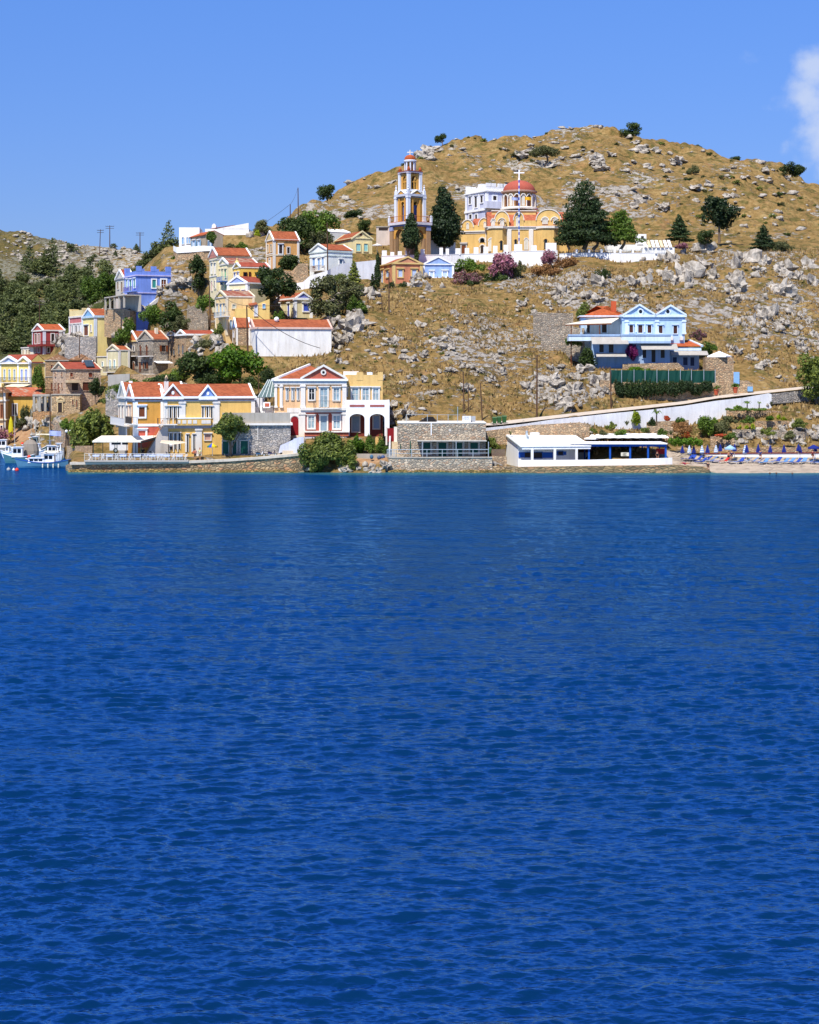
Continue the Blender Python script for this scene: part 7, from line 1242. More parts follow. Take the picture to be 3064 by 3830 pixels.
REG = [ # photo region (cx, cy, rx, ry, count, smin, smax, tall, place words)
 (2760, 1020, 330, 95, 130, .9, 2.3, 1.25, 'upper right slope below the conifers'), (2450, 1080, 330, 95, 120, .7, 1.9, 1.1, 'slope between churchyard and blue villa'), (2860, 1130, 230, 110, 140, .7, 2.0, 1.2, 'right slope beside the blue villa'), (2900, 1310, 160, 90, 80, .5, 1.4, 1.0, 'slope above the road at the right edge'),
 (2130, 1450, 150, 75, 130, .7, 1.7, 1.0, 'outcrop above the white road wall'), (1650, 1290, 240, 110, 130, .5, 1.5, .8, 'dry grass slope below the salmon house'), (1570, 1420, 130, 70, 45, .6, 1.5, .8, 'slope right of the peach mansion'), (1480, 1570, 50, 50, 40, .7, 1.5, 1, 'rocks between mansion and stone house'),
 (1790, 1370, 130, 90, 55, .5, 1.4, .8, 'middle of the dry grass slope'), (2060, 1130, 150, 70, 60, .5, 1.3, .9, 'slope left of the blue villa'), (2100, 1040, 180, 40, 25, .4, .9, .8, 'grass below the churchyard wall'), (1290, 1190, 75, 55, 36, 1.4, 3.0, .9, 'great grey outcrop beside the long white wall'), (1385, 1140, 60, 42, 26, 1.1, 2.2, .9, 'grey outcrop under the pencil cypress'), (1600, 1070, 55, 28, 22, .8, 1.8, 1.1, 'rocks below the light blue cottage'), (1275, 1290, 40, 70, 30, .8, 1.8, 1.1, 'outcrop at the end of the long white wall'),
 (980, 905, 50, 30, 18, .8, 1.9, 1, 'rocks right of the long white building'), (660, 1090, 80, 90, 60, .6, 1.3, .9, 'crag between blue house and stone ruin'), (560, 1200, 60, 60, 26, .7, 1.7, 1.1, 'bushy slope under the blue house'), (280, 1290, 70, 40, 40, 1.0, 2.2, 1.2, 'crag under the pale yellow house'), (70, 1600, 75, 40, 40, .8, 1.6, 1.0, 'harbour bank below the ochre storehouse'), (170, 1600, 55, 60, 36, .8, 1.7, 1.2, 'harbour crag below the rough stone house'), (450, 1270, 60, 30, 24, .6, 1.5, 1, 'slope right of the pale yellow house'),
 (765, 1300, 70, 34, 40, .8, 1.8, 1.0, 'mound beside the little blue gabled stone house'), (1400, 1755, 60, 14, 22, .5, 1.1, .8, 'shore rocks left of the railed terrace'), (1240, 1762, 110, 10, 22, .5, 1.1, .6, 'shore rocks under the tamarisk'), (1640, 1762, 130, 7, 20, .5, 1.0, .7, 'rocks at the foot of the terrace quay wall'), (2890, 1640, 130, 32, 70, .6, 1.3, .9, 'rock face behind the beach'), (2700, 1660, 60, 22, 20, .6, 1.2, 1, 'rocks behind the left beach umbrellas'), (3010, 1600, 60, 60, 40, .6, 1.4, 1, 'rocky bank right of the garden terraces'), (2200, 1610, 80, 22, 20, .5, 1.0, .6, 'pale rocks below the white road wall'), (1930, 1625, 90, 22, 30, .4, .9, .7, 'orange and grey rocks above the taverna'),
 (2230, 620, 60, 20, 26, 1.2, 3.0, .7, 'ledge high on the hill right of the olive tree'), (2420, 600, 130, 50, 60, 1.0, 3.0, .6, 'ledges under the summit'), (1950, 560, 250, 50, 60, .8, 2.4, .5, 'upper hillside above the dome'), (2600, 720, 300, 80, 90, .8, 2.4, .6, 'right hand upper slope'), (2200, 483, 180, 8, 26, 1.0, 2.4, .6, 'summit ridge'), (1600, 570, 60, 25, 30, 1.2, 3.0, .8, 'rocky brow right of the bell tower top'), (1350, 690, 110, 20, 26, .9, 2.2, .6, 'ridge left of the bell tower'), (2880, 660, 160, 40, 40, .8, 2.0, .6, 'right skyline ridge'), (250, 930, 260, 60, 240, .5, 1.3, .7, 'far left rocky hilltop')]
rr = random.Random(21); cand = []
for (cx, cy, rx, ry, n, s0, s1, tall, words) in REG:
    for _ in range(int(n*(.30 if cx not in (660, 560, 250) else .3 if cx != 250 else 1.2))):
        a = rr.uniform(0, 6.283); q = rr.random()**.55*1.12; x = cx+rx*q*math.cos(a); y = cy+ry*q*math.sin(a)
        if y > 1590 and 250 < x < 1120: continue
        X, Y, Zg = hit(x, y, 250.5 if cy != 930 else 420); s = s0*.9+(s1*1.2-s0*.9)*rr.random()**1.8; cand.append((s/Y, X, Y, Zg, s, tall, words, rr.randrange(9), rr.uniform(0, 6.283), rr.uniform(.7, 1.25)))
cand.sort(key=lambda c: -c[0]); bigs = cand[:290]; rest = cand[290:]
for k, (_, X, Y, Zg, s, tall, words, i, a, w) in enumerate(bigs):
    o = bpy.data.objects.new('boulder', RM[i]); SC.collection.objects.link(o); o.location = (X, Y, Zg-s*.08*tall); o.scale = (s*w*.85, s*.8, s*.74*tall); o.rotation_euler = (rr.uniform(-.25, .25), rr.uniform(-.25, .25), a)
    tag(o, 'weathered grey limestone boulder, '+words, 'boulder', 'boulders, '+words)
V_, F_, nv = [], [], 0
for (_, X, Y, Zg, s, tall, words, i, a, w) in rest:
    v_, f_ = RK[5+i % 4]; c, s_ = math.cos(a), math.sin(a); p = v_*np.array([s*w, s*.9, s*.75*tall]); q = np.stack([p[:, 0]*c-p[:, 1]*s_+X, p[:, 0]*s_+p[:, 1]*c+Y, p[:, 2]+Zg+s*.1], 1); V_.append(q); F_.append(f_+nv); nv += len(q)
rx_ = np.random.default_rng(8)                      # and a litter of small stones
for _ in range(700):
    x = rx_.uniform(1240, 3064); y = rx_.uniform(500, 1560) if rx_.random() < .8 else rx_.uniform(1100, 1500)
    if (2150 < x < 2720 and 1130 < y < 1500) or (1620 < x < 2080 and 760 < y < 950) or (1420 < x < 1600 and y < 1050 and y > 560): continue
    X, Y, Zg = hit(x, y)
    if Y < 262 or (abs(y-np.interp(x, RX, RPY)) < 22 and x > 1780): continue
    s = .16+.55*rx_.random()**2.5; s *= 1+(Y > 400)*.9; v_, f_ = RK[5+rx_.integers(4)]; a = rx_.uniform(0, 6.28); c, s_ = math.cos(a), math.sin(a); p = v_*np.array([s*1.3, s, s*.6]); V_.append(np.stack([p[:, 0]*c-p[:, 1]*s_+X, p[:, 0]*s_+p[:, 1]*c+Y, p[:, 2]+Zg], 1)); F_.append(f_+nv); nv += len(p)
me = bpy.data.meshes.new('loose_rocks'); V_ = np.concatenate(V_); F_ = np.concatenate(F_).astype(np.int32); me.vertices.add(len(V_)); me.vertices.foreach_set('co', V_.astype(np.float32).ravel()); me.loops.add(F_.size); me.polygons.add(len(F_)); me.loops.foreach_set('vertex_index', F_.ravel()); me.polygons.foreach_set('loop_start', np.arange(len(F_), dtype=np.int32)*3); me.polygons.foreach_set('loop_total', np.full(len(F_), 3, np.int32)); me.update(calc_edges=True); me.materials.append(ROCK)
o = bpy.data.objects.new('loose_rocks', me); SC.collection.objects.link(o); tag(o, 'loose grey stones and rock rubble strewn over the dry hillside', 'rocks', kind='stuff')
# dry grass tufts
N = 26000; X_, Y_, Z_ = [], [], []
gx = rx_.uniform(1000, 3080, N); gy = rx_.uniform(256, 372, N)
iX = np.abs(PX[None, :]-gx[:, None][:1]).argmin() if False else None
ii = np.searchsorted(PX, gx).clip(0, NX-1); jj = np.searchsorted(Ys, gy).clip(0, NY-1); gz = Z[ii, jj]; gX = (gx-CX)/F*gy
ok = (gz > 2.2)*(np.abs(gy-np.interp(gx, RX, RY)-.4) > 4.2)*(vnoise(gX, gy, 6, 77) > -.12)
for (X0, Y0, c, s, L, Wd, zb, low) in PADS: u = (gX-X0)*c+(gy-Y0)*s; v_ = -(gX-X0)*s+(gy-Y0)*c; ok = ok*~((u > -1.5)*(u < L+1.5)*(v_ > -2)*(v_ < Wd+1))
ok = ok.astype(bool)*~((gx > 2440)*(gy < 268)).astype(bool); gX, gY, gz = gX[ok], gy[ok], gz[ok]; n = len(gX); a = rx_.uniform(0, 6.28, n); hgt = .25+.45*rx_.random(n); wd = .10+.2*rx_.random(n)
b0 = np.stack([gX-wd*np.cos(a), gY-wd*np.sin(a), gz-.05], 1); b1 = np.stack([gX+wd*np.cos(a), gY+wd*np.sin(a), gz-.05], 1); tp = np.stack([gX+rx_.normal(size=n)*.15, gY+rx_.normal(size=n)*.15, gz+hgt], 1)
v = np.stack([b0, b1, tp], 1).reshape(-1, 3); me = bpy.data.meshes.new('dry_grass'); me.vertices.add(3*n); me.vertices.foreach_set('co', v.astype(np.float32).ravel()); me.loops.add(3*n); me.polygons.add(n); me.loops.foreach_set('vertex_index', np.arange(3*n, dtype=np.int32)); me.polygons.foreach_set('loop_start', np.arange(n, dtype=np.int32)*3); me.polygons.foreach_set('loop_total', np.full(n, 3, np.int32)); me.update(calc_edges=True)
me.materials.append(leafmat('dry_grass_blades', (.20, .13, .05), (.42, .29, .12), (.58, .44, .22))); o = bpy.data.objects.new('dry_grass', me); SC.collection.objects.link(o); tag(o, 'straw coloured dry grass covering the open slopes', 'grass', kind='stuff')
# ---------------------------------------------------------------- poles and wires
def pole(xt, yt, xb, yb, label, Y=None, arm=0, r=.14, col=None):
    if Y is None: _, Y, _z = hit(xb, yb)
    z0 = wz(yb, Y); z1 = wz(yt, Y); e = empty('utility_pole', (wx(xb, Y), Y, z0), label, 'utility pole'); dx_ = wx(xt, Y)-wx(xb, Y)
    m = MB(); m.tube((0, 0, -1), (dx_, 0, z1-z0), r, r*.65, 7); m.build('shaft', col or MATS['pole_wood'], e)
    if arm:
        m = MB(); m.box(dx_-arm, dx_+arm, -.06, .06, z1-z0-.45, z1-z0-.3)
        if arm > 1: m.box(dx_-arm, dx_+arm, -.06, .06, z1-z0-1.2, z1-z0-1.05)
        for u in (-arm, -arm*.5, arm*.5, arm): m.tube((dx_+u*.95, 0, z1-z0-.3), (dx_+u*.95, 0, z1-z0-.08), .05, n=5)
        m.build('crossarm', IRON, e)
    return Vector((wx(xt, Y), Y, z1))
plaster((96, 68, 50), 'pole_wood', var=.3)
P1 = pole(1115, 702, 1116, 802, 'tall dark pole on the skyline above the large evergreens, right of two', 400); P2 = pole(1086, 764, 1086, 810, 'short pole on the skyline, left of two', 398)
pole(411, 843, 411, 914, 'tallest pole on the far left skyline with crossarms', 655, 1.6, .2); pole(376, 858, 373, 944, 'far pole rising from the rocky slope, leftmost of the skyline three', 620, 1.2, .18); pole(524, 868, 524, 922, 'far pole above a dark fir, rightmost of the skyline three', 655, 1.5, .2)
P3 = pole(715, 968, 707, 1120, 'leaning dark pole beside the blue house', 346); P4 = pole(783, 1050, 787, 1202, 'thin dark pole in front of the tall cream house', 318); P5 = pole(923, 1142, 927, 1300, 'black pole in front of the long white wall', 296, 0, .17); P6 = pole(1224, 832, 1226, 1012, 'brown pole right of the white house with pale blue shutters', 343)
P7 = pole(1427, 1107, 1433, 1228, 'shorter thin pole left in the pair among the boulders', 322, 0, .1); P8 = pole(1455, 1018, 1456, 1232, 'tall brown pole with a curved lamp arm in front of the dark shrubs', 321)
P9 = pole(1733, 1390, 1737, 1560, 'wooden pole behind the flat roofed stone house, left in a pair', 272, 0, .12); P10 = pole(1752, 1440, 1752, 1560, 'wooden pole behind the flat roofed stone house, right in a pair', 272.5, 0, .1); P11 = pole(1797, 1432, 1806, 1584, 'leaning pole at the right end of the stone house roof', 270, 0, .12)
P12 = pole(2009, 1328, 2008, 1564, 'tall pole casting a shadow on the slope above the white road wall', 275.5, 0, .16); P13 = pole(2283, 1372, 2287, 1538, 'pole at the road below the ivy covered wall', 282, 0, .14)
pole(10, 1437, 16, 1608, 'black pole at the left picture edge', 328, 0, .12); P14 = pole(188, 1469, 188, 1612, 'brown pole in front of the concrete frame', 312, 0, .14); pole(298, 1252, 298, 1320, 'pole on the crag under the pale yellow house', 345, 0, .12); pole(148, 1121, 148, 1214, 'faint pole in the woods above the dark red house', 420, 1.2, .12); pole(968, 1405, 968, 1448, 'short pole with thin aerial behind the yellow villa', 268, 0, .08)
def wire(a, b, label, sag=1.2, r=.035):
    m = MB(); pts = []; n = 10
    for i in range(n+1): t_ = i/n; p = a.lerp(b, t_); p.z -= sag*4*t_*(1-t_); pts.append(tuple(p-a))
    m.path(pts, r, 4); o = m.build('overhead_wire', IRON); o.location = a; tag(o, label, 'wire')
wire(P5, P4, 'overhead wire between the black pole and the thin pole of the village'); wire(P5, Vector((wx(1200, 298), 296, wz(1302, 296))), 'black cable crossing the blank white wall', 1.0, .05); wire(P8, P5, 'overhead wire from the tall brown pole down to the black pole', 2.0); wire(P1, P2, 'wire joining the two skyline poles', .5); wire(P2, Vector((wx(760, 400), 400, wz(930, 400))), 'wire sloping down the sky to the ridge', 1.5)
wire(P12, P13, 'wire above the white road wall', 1.5); wire(P11, P12, 'wire from the leaning pole to the tall slope pole', 1.5); wire(P8, P9, 'long wire over the dry slope', 3)
# ---------------------------------------------------------------- flags
def gflag(x, yt, yb, Y, label, c1, c2, w=1.1):
    z0 = wz(yb, Y); z1 = wz(yt, Y); e = empty('flag', (wx(x, Y), Y, z0), label, 'flag'); h = z1-z0; n = 9
    for c, st in ((c1, 0), (c2, 1)):
        m = MB()
        for i in range(st, n, 2):
            vs = [(w*k/6, .12*math.sin(k*1.3)+.002*i, h*(i+q)/n-.12*k/6) for k in range(7) for q in (0, 1)]
            m.add(vs, [(2*k, 2*k+2, 2*k+3, 2*k+1) for k in range(6)])
        m.build('stripes', c, e)
    return e
FB, FW = paint((60, 110, 210), 'flag_blue'), paint((245, 245, 250), 'flag_white')
Y = 363; z0 = wz(vy(0), Y)
view(1600, 620, 3.1364)
e = empty('flagpole', (wx(vx(1072), 362.5), 362.5, wz(vy(915), 362.5)), 'tall flagpole striped blue and white in front of the church dome', 'flagpole'); H_ = wz(vy(165), 362.5)-wz(vy(915), 362.5)
for st, c in ((0, FW), (1, FB)):
    m = MB()
    for i in range(st, 22, 2): m.tube((0, 0, H_*i/22), (0, 0, H_*(i+1)/22), .13, n=8)
    m.build('painted_bands', c, e)
gflag(vx(985), vy(368), vy(402), 372, 'small blue and white flag hanging before the drum windows', FB, FW, 1.3); gflag(vx(1140), vy(362), vy(400), 372, 'small yellow flag hanging before the drum windows', paint((250, 190, 40)), paint((248, 184, 36)), 1.3)
# ---------------------------------------------------------------- roof of the stone house, railings, sign
view(1420, 1440, 3.1944); Zr = wz(vy(450), 258)
def board(name, label, x0, x1, y0, y1, Y, mat, th=.06, cat=None): 
    m = MB(); w = wx(vx(x1), Y)-wx(vx(x0), Y); h = wz(vy(y0), Y)-wz(vy(y1), Y); m.box(0, w, 0, th, 0, h); o = m.build(name, mat); o.location = (wx(vx(x0), Y), Y, wz(vy(y1), Y)); return tag(o, label, cat or name.replace('_', ' '))
e = empty('roof_sign', (wx(vx(990), 257.5), 257.5, wz(vy(450), 257.5)), 'white rooftop sign with faint blue writing on the stone house', 'sign'); w = wx(vx(1090), 257.5)-wx(vx(990), 257.5); h = wz(vy(378), 257.5)-wz(vy(442), 257.5)
m = MB(); m.box(0, w, 0, .08, .2, h+.2); m.build('panel', paint((236, 238, 246)), e); m = MB()
for i, (a, b, z, q) in enumerate([(.18, .82, .78, .22), (.1, .5, .52, .10), (.55, .9, .52, .10), (.12, .88, .36, .08), (.2, .7, .22, .07)]):
    k_ = int((b-a)*22)
    for j in range(k_):
        if (j*7+i) % 5 == 4: continue
        x = w*(a+(b-a)*j/k_); m.box(x, x+w*.026, -.012, -.002, .2+h*z-h*q/2, .2+h*z+h*q/2*(.6+.4*((j*3) % 2)))
m.build('lettering', paint((120, 134, 180)), e); m = MB(); m.box(.1, .16, .09, .15, -.2, h+.2); m.box(w-.16, w-.1, .09, .15, -.2, h+.2); m.build('leg', STEEL, e)
board('screen', 'grey metal mesh screen panel beside the rooftop sign', 1092, 1146, 372, 444, 258, paint((170, 174, 178))); 
e = empty('tent', (wx(vx(450), 259), 259, wz(vy(452), 259)), 'black shade tarpaulin slung over the roof of the stone house', 'tarpaulin'); m = MB(); q = lambda x, y, Y=259: (wx(vx(x), Y)-e.location.x, Y-259, wz(vy(y), Y)-e.location.z)
m.add([q(450, 446), q(515, 420), q(555, 380), q(640, 378), q(660, 428), q(692, 446), q(500, 446, 263), q(560, 384, 262), q(640, 382, 262), q(700, 446, 263)], [(0, 1, 7, 6), (1, 2, 7), (2, 3, 8, 7), (3, 4, 9, 8), (4, 5, 9), (0, 5, 4, 1), (1, 4, 3, 2)]); m.build('fabric', paint((34, 32, 34), rough=.9), e)
m = MB()
for x in (320, 572, 690, 820): p = q(x, 446, 257.2); m.tube(p, (p[0], p[1], p[2]+1.2), .04, n=5)
p = q(320, 446, 257.2); p2 = q(960, 446, 257.2); m.tube((p[0], p[1], p[2]+1.15), (p2[0], p2[1], p2[2]+1.1), .025, n=4); m.build('pole', STEEL, e)
m = MB(); m.tube((0, 0, 0), (0, 0, wz(vy(258), 257)-wz(vy(450), 257)), .05, n=6); o = m.build('aerial_mast', STEEL); o.location = (wx(vx(934), 257), 257, wz(vy(450), 257)); tag(o, 'thin white mast standing on the stone house roof', 'mast')
def railing(name, label, pts, n, mat, mid=1, r=.035, cat='railing'):
    """pts: (photo x, Y, row of the rail, row of the foot)"""
    P = [(Vector((wx(vx(x), Y), Y, wz(vy(a), Y))), wz(vy(b), Y)) for x, Y, a, b in pts]; o0 = Vector((P[0][0].x, P[0][0].y, P[0][1])); e = empty(name, o0, label, cat); m = MB(); m2 = MB()
    for (p, zb), (q, zq) in zip(P, P[1:]):
        p = p-o0; q = q-o0; zb -= o0.z; zq -= o0.z; m.tube(p, q, r, n=5)
        for k in range(1, mid+1): f = k/(mid+1); m.tube((p.x, p.y, zb+(p.z-zb)*f), (q.x, q.y, zq+(q.z-zq)*f), r*.7, n=4)
        for i in range(n+1): t_ = i/n; u = p.lerp(q, t_); m2 = MB(); m2.tube((u.x, u.y, zb+(zq-zb)*t_-.1), u, r, n=5); m2.build('post', mat, e)
    m.build('rail', mat, e); return e
railing('railing', 'grey steel railing round the terrace of the flat roofed stone house', [(92, 253.3, 770, 850), (200, 252.6, 772, 862), (1300, 252.5, 770, 856)], 6, STEEL, 1, .05)
# steps, gate, fence right of the mansion
e = empty('stone_steps', (wx(vx(150), 256), 256, wz(vy(856), 256)), 'stone steps up to the dark red gate beside the stone house', 'steps'); m = MB(); n = 12; zt = wz(vy(678), 261)-wz(vy(856), 256); w = 2.9
for i in range(n): m.box(-.2, 1.7, i*.42, 6, zt*i/n-.6*(i == 0), zt*(i+1)/n)
m.build('treads', P_((206, 188, 156)), e); m = MB(); m.ext([(-.5, 0, 0), (-.5, 5.4, zt), (-.5, 5.4, zt+.9), (-.5, 0, .9)], (.25, 0, 0)); m.build('side_wall', P_((196, 196, 200)), e)
e = empty('gate', (wx(vx(92), 261.3), 261.3, wz(vy(678), 261.3)), 'dark red metal gate at the top of the stone steps', 'gate'); w = wx(vx(172), 261.3)-wx(vx(92), 261.3); h = wz(vy(516), 261.3)-wz(vy(678), 261.3); m = MB(); m.box(0, w, 0, .08, 0, h); m.build('leaf', REDP, e); m = MB(); m.box(-.25, 0, -.1, .3, -.5, h+.2); m.box(w, w+.5, -.1, .4, -.5, h+.2); m.build('gate_post', TRIM, e)
view(1420, 1440, 3.1944)
e = empty('fence', (wx(vx(1340), 254.2), 254.2, wz(vy(848), 254.2)), 'weathered brown plank fence beside the railed terrace', 'fence'); w = wx(vx(1505), 254.2)-wx(vx(1340), 254.2); h = wz(vy(764), 254.2)-wz(vy(848), 254.2); m = MB()
for i in range(22): x = w*i/22; m.box(x, x+w/22-.025, 0, .04, -.2, h-.03*(i % 3))
m.build('planks', paint((128, 108, 92)), e); m = MB(); m.box(0, w, .041, .09, h*.25, h*.33); m.box(0, w, .041, .09, h*.8, h*.88); m.build('rail', BROWN, e)
def bin_(x0, x1, y0, y1, Y, label):
    w = wx(x1, Y)-wx(x0, Y); h = wz(y0, Y)-wz(y1, Y); e = empty('wheelie_bin', (wx((x0+x1)/2, Y), Y, wz(y1, Y)), label, 'bin'); G = paint((52, 96, 50), 'bin_green')
    m = MB(); m.ext([(-w*.42, -w*.4, .1), (w*.42, -w*.4, .1), (w*.42, w*.4, .1), (-w*.42, w*.4, .1)], (0, 0, .01)); a, b = w*.40, w*.5
    m.add([(-a, -a, .08), (a, -a, .08), (a, a, .08), (-a, a, .08), (-b, -b, h*.85), (b, -b, h*.85), (b, b, h*.85), (-b, b, h*.85)], [(0, 3, 2, 1), (0, 1, 5, 4), (1, 2, 6, 5), (2, 3, 7, 6), (3, 0, 4, 7), (4, 5, 6, 7)]); m.build('bin_body', G, e)
    m = MB(); m.ext([(-b*1.06, -b*1.08, h*.85), (-b*1.06, b*1.05, h*.85), (-b*1.06, b*1.0, h*.97), (-b*1.06, -b*.8, h)], (2*b*1.06, 0, 0)); m.build('lid', G, e)
    for sx_ in (-1, 1): m = MB(); m.tube((sx_*a-.04, a*.8, .1), (sx_*a+.04, a*.8, .1), .1, n=10); m.build('wheel', IRON, e)
bin_(1842, 1858, 1559, 1586, 267.3, 'green wheelie bin at the road edge, leftmost of three'); bin_(1859, 1876, 1557, 1584, 267.8, 'green wheelie bin at the road edge, middle one'); bin_(1878, 1895, 1554, 1582, 268.2, 'green wheelie bin at the road edge, rightmost of three'); bin_(1826, 1838, 1674, 1697, 255.5, 'lone green bin behind the terrace railing post')
# entrance steps left of the mansion
view(850, 1280, 4.3125)
e = empty('stone_steps', (wx(vx(890), 255.6), 255.6, wz(vy(1765), 255.6)), 'flight of stone steps climbing to the red arched gate between pale blue walls', 'steps'); X1 = wx(vx(1100), 260)-wx(vx(890), 255.6); zt = wz(vy(1505), 261)-wz(vy(1765), 255.6); m = MB(); n = 13
for i in range(n): a = X1*i/n; m.box(a, X1+1.4, i*.4, 6, zt*i/n-.5*(i == 0), zt*(i+1)/n)
m.build('treads', P_((212, 198, 174)), e); m = MB(); w0 = wx(vx(1072), 255.4)-e.location.x; w1 = wx(vx(1235), 255.4)-e.location.x; m.ext([(w0, -.5, wz(vy(1765), 255.1)-e.location.z-.3), (w1, -.5, wz(vy(1750), 255.1)-e.location.z), (w1, -.5, wz(vy(1525), 255.1)-e.location.z), (w0, -.5, wz(vy(1558), 255.1)-e.location.z)], (0, .4, 0)); m.build('side_wall', P_((206, 212, 236)), e)
m = MB(); m.ext([(-.6, .2, -.2), (2.0, .2, .2), (2.6, .2, 2.2), (-.3, .2, .9)], (0, .3, 0)); m.build('side_wall', P_((206, 212, 236)), e)
# ---------------------------------------------------------------- mopeds
def moped(x0, x1, yb, Y, body, shield, label, flip=False):
    L = wx(x1, Y)-wx(x0, Y); s = L/1.8; e = empty('moped', (wx((x0+x1)/2, Y), Y, wz(yb, Y)), label, 'moped', math.pi if flip else 0); e.scale = (s, s, s); K = paint((24, 24, 26), 'tyre_rubber')
    for x in (-.62, .62):
        m = MB(); n = 16
        for k in range(n): a, b = 6.283*k/n, 6.283*(k+1)/n; m.tube((x+.25*math.cos(a), 0, .28+.25*math.sin(a)), (x+.25*math.cos(b), 0, .28+.25*math.sin(b)), .05, n=5)
        w_ = m.build('wheel', K, e); m = MB(); m.tube((x, -.03, .28), (x, .03, .28), .16, n=10); m.build('rim', STEEL, w_)
    m = MB(); m.ext([(-.85, -.11, .5), (-.3, -.11, .38), (.05, -.11, .36), (.1, -.11, .46), (-.2, -.11, .66), (-.8, -.11, .72)], (0, .22, 0)); m.build('bodywork', body, e)
    m = MB(); m.ext([(-.8, -.13, .72), (-.15, -.13, .68), (-.12, -.13, .76), (-.5, -.13, .82), (-.82, -.13, .8)], (0, .26, 0)); m.build('seat', K, e)
    m = MB(); m.ext([(.12, -.18, .38), (.3, -.18, .4), (.5, -.18, .9), (.4, -.18, .98), (.28, -.18, .7)], (0, .36, 0)); m.build('leg_shield', shield, e)
    m = MB(); m.tube((.62, 0, .28), (.42, 0, .98), .035); m.tube((.40, -.3, 1.02), (.40, .3, 1.02), .03); m.ball((.47, 0, .95), .1); m.build('handlebar', K, e); return e
view(850, 1280, 4.3125)
moped(vx(455), vx(622), vy(1845), 254.8, paint((40, 84, 120)), paint((238, 240, 244)), 'blue moped with white leg shield parked by the dark stone wall'); moped(vx(652), vx(802), vy(1832), 254.9, paint((38, 40, 90)), paint((40, 42, 96)), 'dark navy moped parked right of the blue one')
view(400, 1560, 3.45); moped(vx(545), vx(612), vy(470), 255.6, paint((30, 32, 36)), paint((190, 194, 198)), 'dark moped seen behind the terrace tables')
# ---------------------------------------------------------------- people
def person(x, yb, Y, hgt, label, shirt, legs, pose='stand', hat=None, face=1, hold=None, skin=(190, 132, 100), rz=0.):
    s = hgt/1.75; z = wz(yb, Y); e = empty('person', (wx(x, Y), Y, z), label, 'person', rz); e.scale = (s, s, s); SK = paint(skin, 'skin_%d' % skin[0])
    def sk(joints, edges, radii, mat, name, par, lev=1):
        me = bpy.data.meshes.new(name); me.from_pydata(joints, edges, []); o = bpy.data.objects.new(name, me); SC.collection.objects.link(o); o.parent = par; me.materials.append(mat)
        md = o.modifiers.new('skin', 'SKIN'); md.use_smooth_shade = True
        for v, rd in zip(me.skin_vertices[0].data, radii): v.radius = (rd, rd)
        me.skin_vertices[0].data[0].use_root = True; sb = o.modifiers.new('sub', 'SUBSURF'); sb.levels = lev; sb.render_levels = lev; return o
    if pose == 'stand': J = [(0, 0, .95), (0, 0, 1.2), (0, 0, 1.42), (0, 0, 1.50), (0, 0, 1.62), (.0, 0, 1.70), (.19, 0, 1.40), (.25, -.03, 1.13), (.27, -.14, .90), (-.19, 0, 1.40), (-.25, .03, 1.13), (-.22, -.12, .92), (.09, 0, .90), (.11, -.06, .48), (.10, .06, .07), (.11, -.08, .04), (-.09, 0, .90), (-.11, .06, .48), (-.12, .16, .09), (-.12, .02, .04)]
    elif pose == 'sit': J = [(0, 0, .55), (0, .02, .8), (0, .03, 1.0), (0, .02, 1.08), (0, 0, 1.2), (0, 0, 1.28), (.19, .02, .98), (.24, -.06, .73), (.15, -.28, .68), (-.19, .02, .98), (-.24, -.06, .73), (-.15, -.28, .68), (.09, 0, .52), (.11, -.42, .52), (.11, -.42, .08), (.11, -.56, .05), (-.09, 0, .52), (-.11, -.42, .52), (-.11, -.40, .08), (-.11, -.54, .05)]
    else: J = [(0, 0, .14), (.28, 0, .15), (.48, 0, .16), (.56, 0, .17), (.68, 0, .18), (.76, 0, .18), (.46, .18, .14), (.22, .26, .10), (.0, .3, .08), (.46, -.18, .14), (.22, -.26, .10), (0, -.3, .08), (-.06, .09, .12), (-.46, .1, .16), (-.88, .1, .08), (-.9, .1, .14), (-.06, -.09, .12), (-.46, -.1, .3), (-.82, -.1, .07), (-.84, -.1, .13)]
    E = [(0, 1), (1, 2), (2, 3), (3, 4), (4, 5), (2, 6), (6, 7), (7, 8), (2, 9), (9, 10), (10, 11), (0, 12), (12, 13), (13, 14), (14, 15), (0, 16), (16, 17), (17, 18), (18, 19)]
    R = [.14, .125, .12, .055, .09, .075, .06, .048, .036, .06, .048, .036, .09, .065, .042, .035, .09, .065, .042, .035]
    sk(J, E, R, SK, 'body', e); c = 1.12
    if shirt: sk([J[0], J[1], J[2], J[6], J[7], J[9], J[10]], [(0, 1), (1, 2), (2, 3), (3, 4), (2, 5), (5, 6)], [.165, .15, .135, .08, .062, .08, .062], shirt, 'shirt', e)
    if legs: m_ = lambda a, b, t_: tuple(Vector(a).lerp(Vector(b), t_)); sk([J[0], J[12], m_(J[12], J[13], 1.0), J[16], m_(J[16], J[17], 1.0)], [(0, 1), (1, 2), (0, 3), (3, 4)], [.16, .105, .085, .105, .085], legs, 'shorts', e)
    m = MB(); h_ = Vector(J[4]).lerp(Vector(J[5]), .6); m.ball(tuple(h_+Vector((0, .02, .03))), .105, 1, 1.05, .85, 10); m.build('hair' if not hat else 'hat', hat or paint((60, 42, 30), 'hair'), e)
    return e
view(400, 1560, 3.45)
p = person(vx(1140), vy(553), 253.7, 1.62, 'person in a dark skirt with an orange bag walking along the quay', paint((196, 120, 100)), paint((40, 36, 50)), rz=.3); m = MB(); m.ext([(-.36, -.2, 1.0), (-.1, -.2, 1.0), (-.08, -.2, 1.3), (-.38, -.2, 1.3)], (0, .14, 0)); o = m.build('shoulder_bag', paint((214, 110, 60))); o.location = p.location; tag(o, 'orange shoulder bag carried by the walking person in the dark skirt', 'bag')
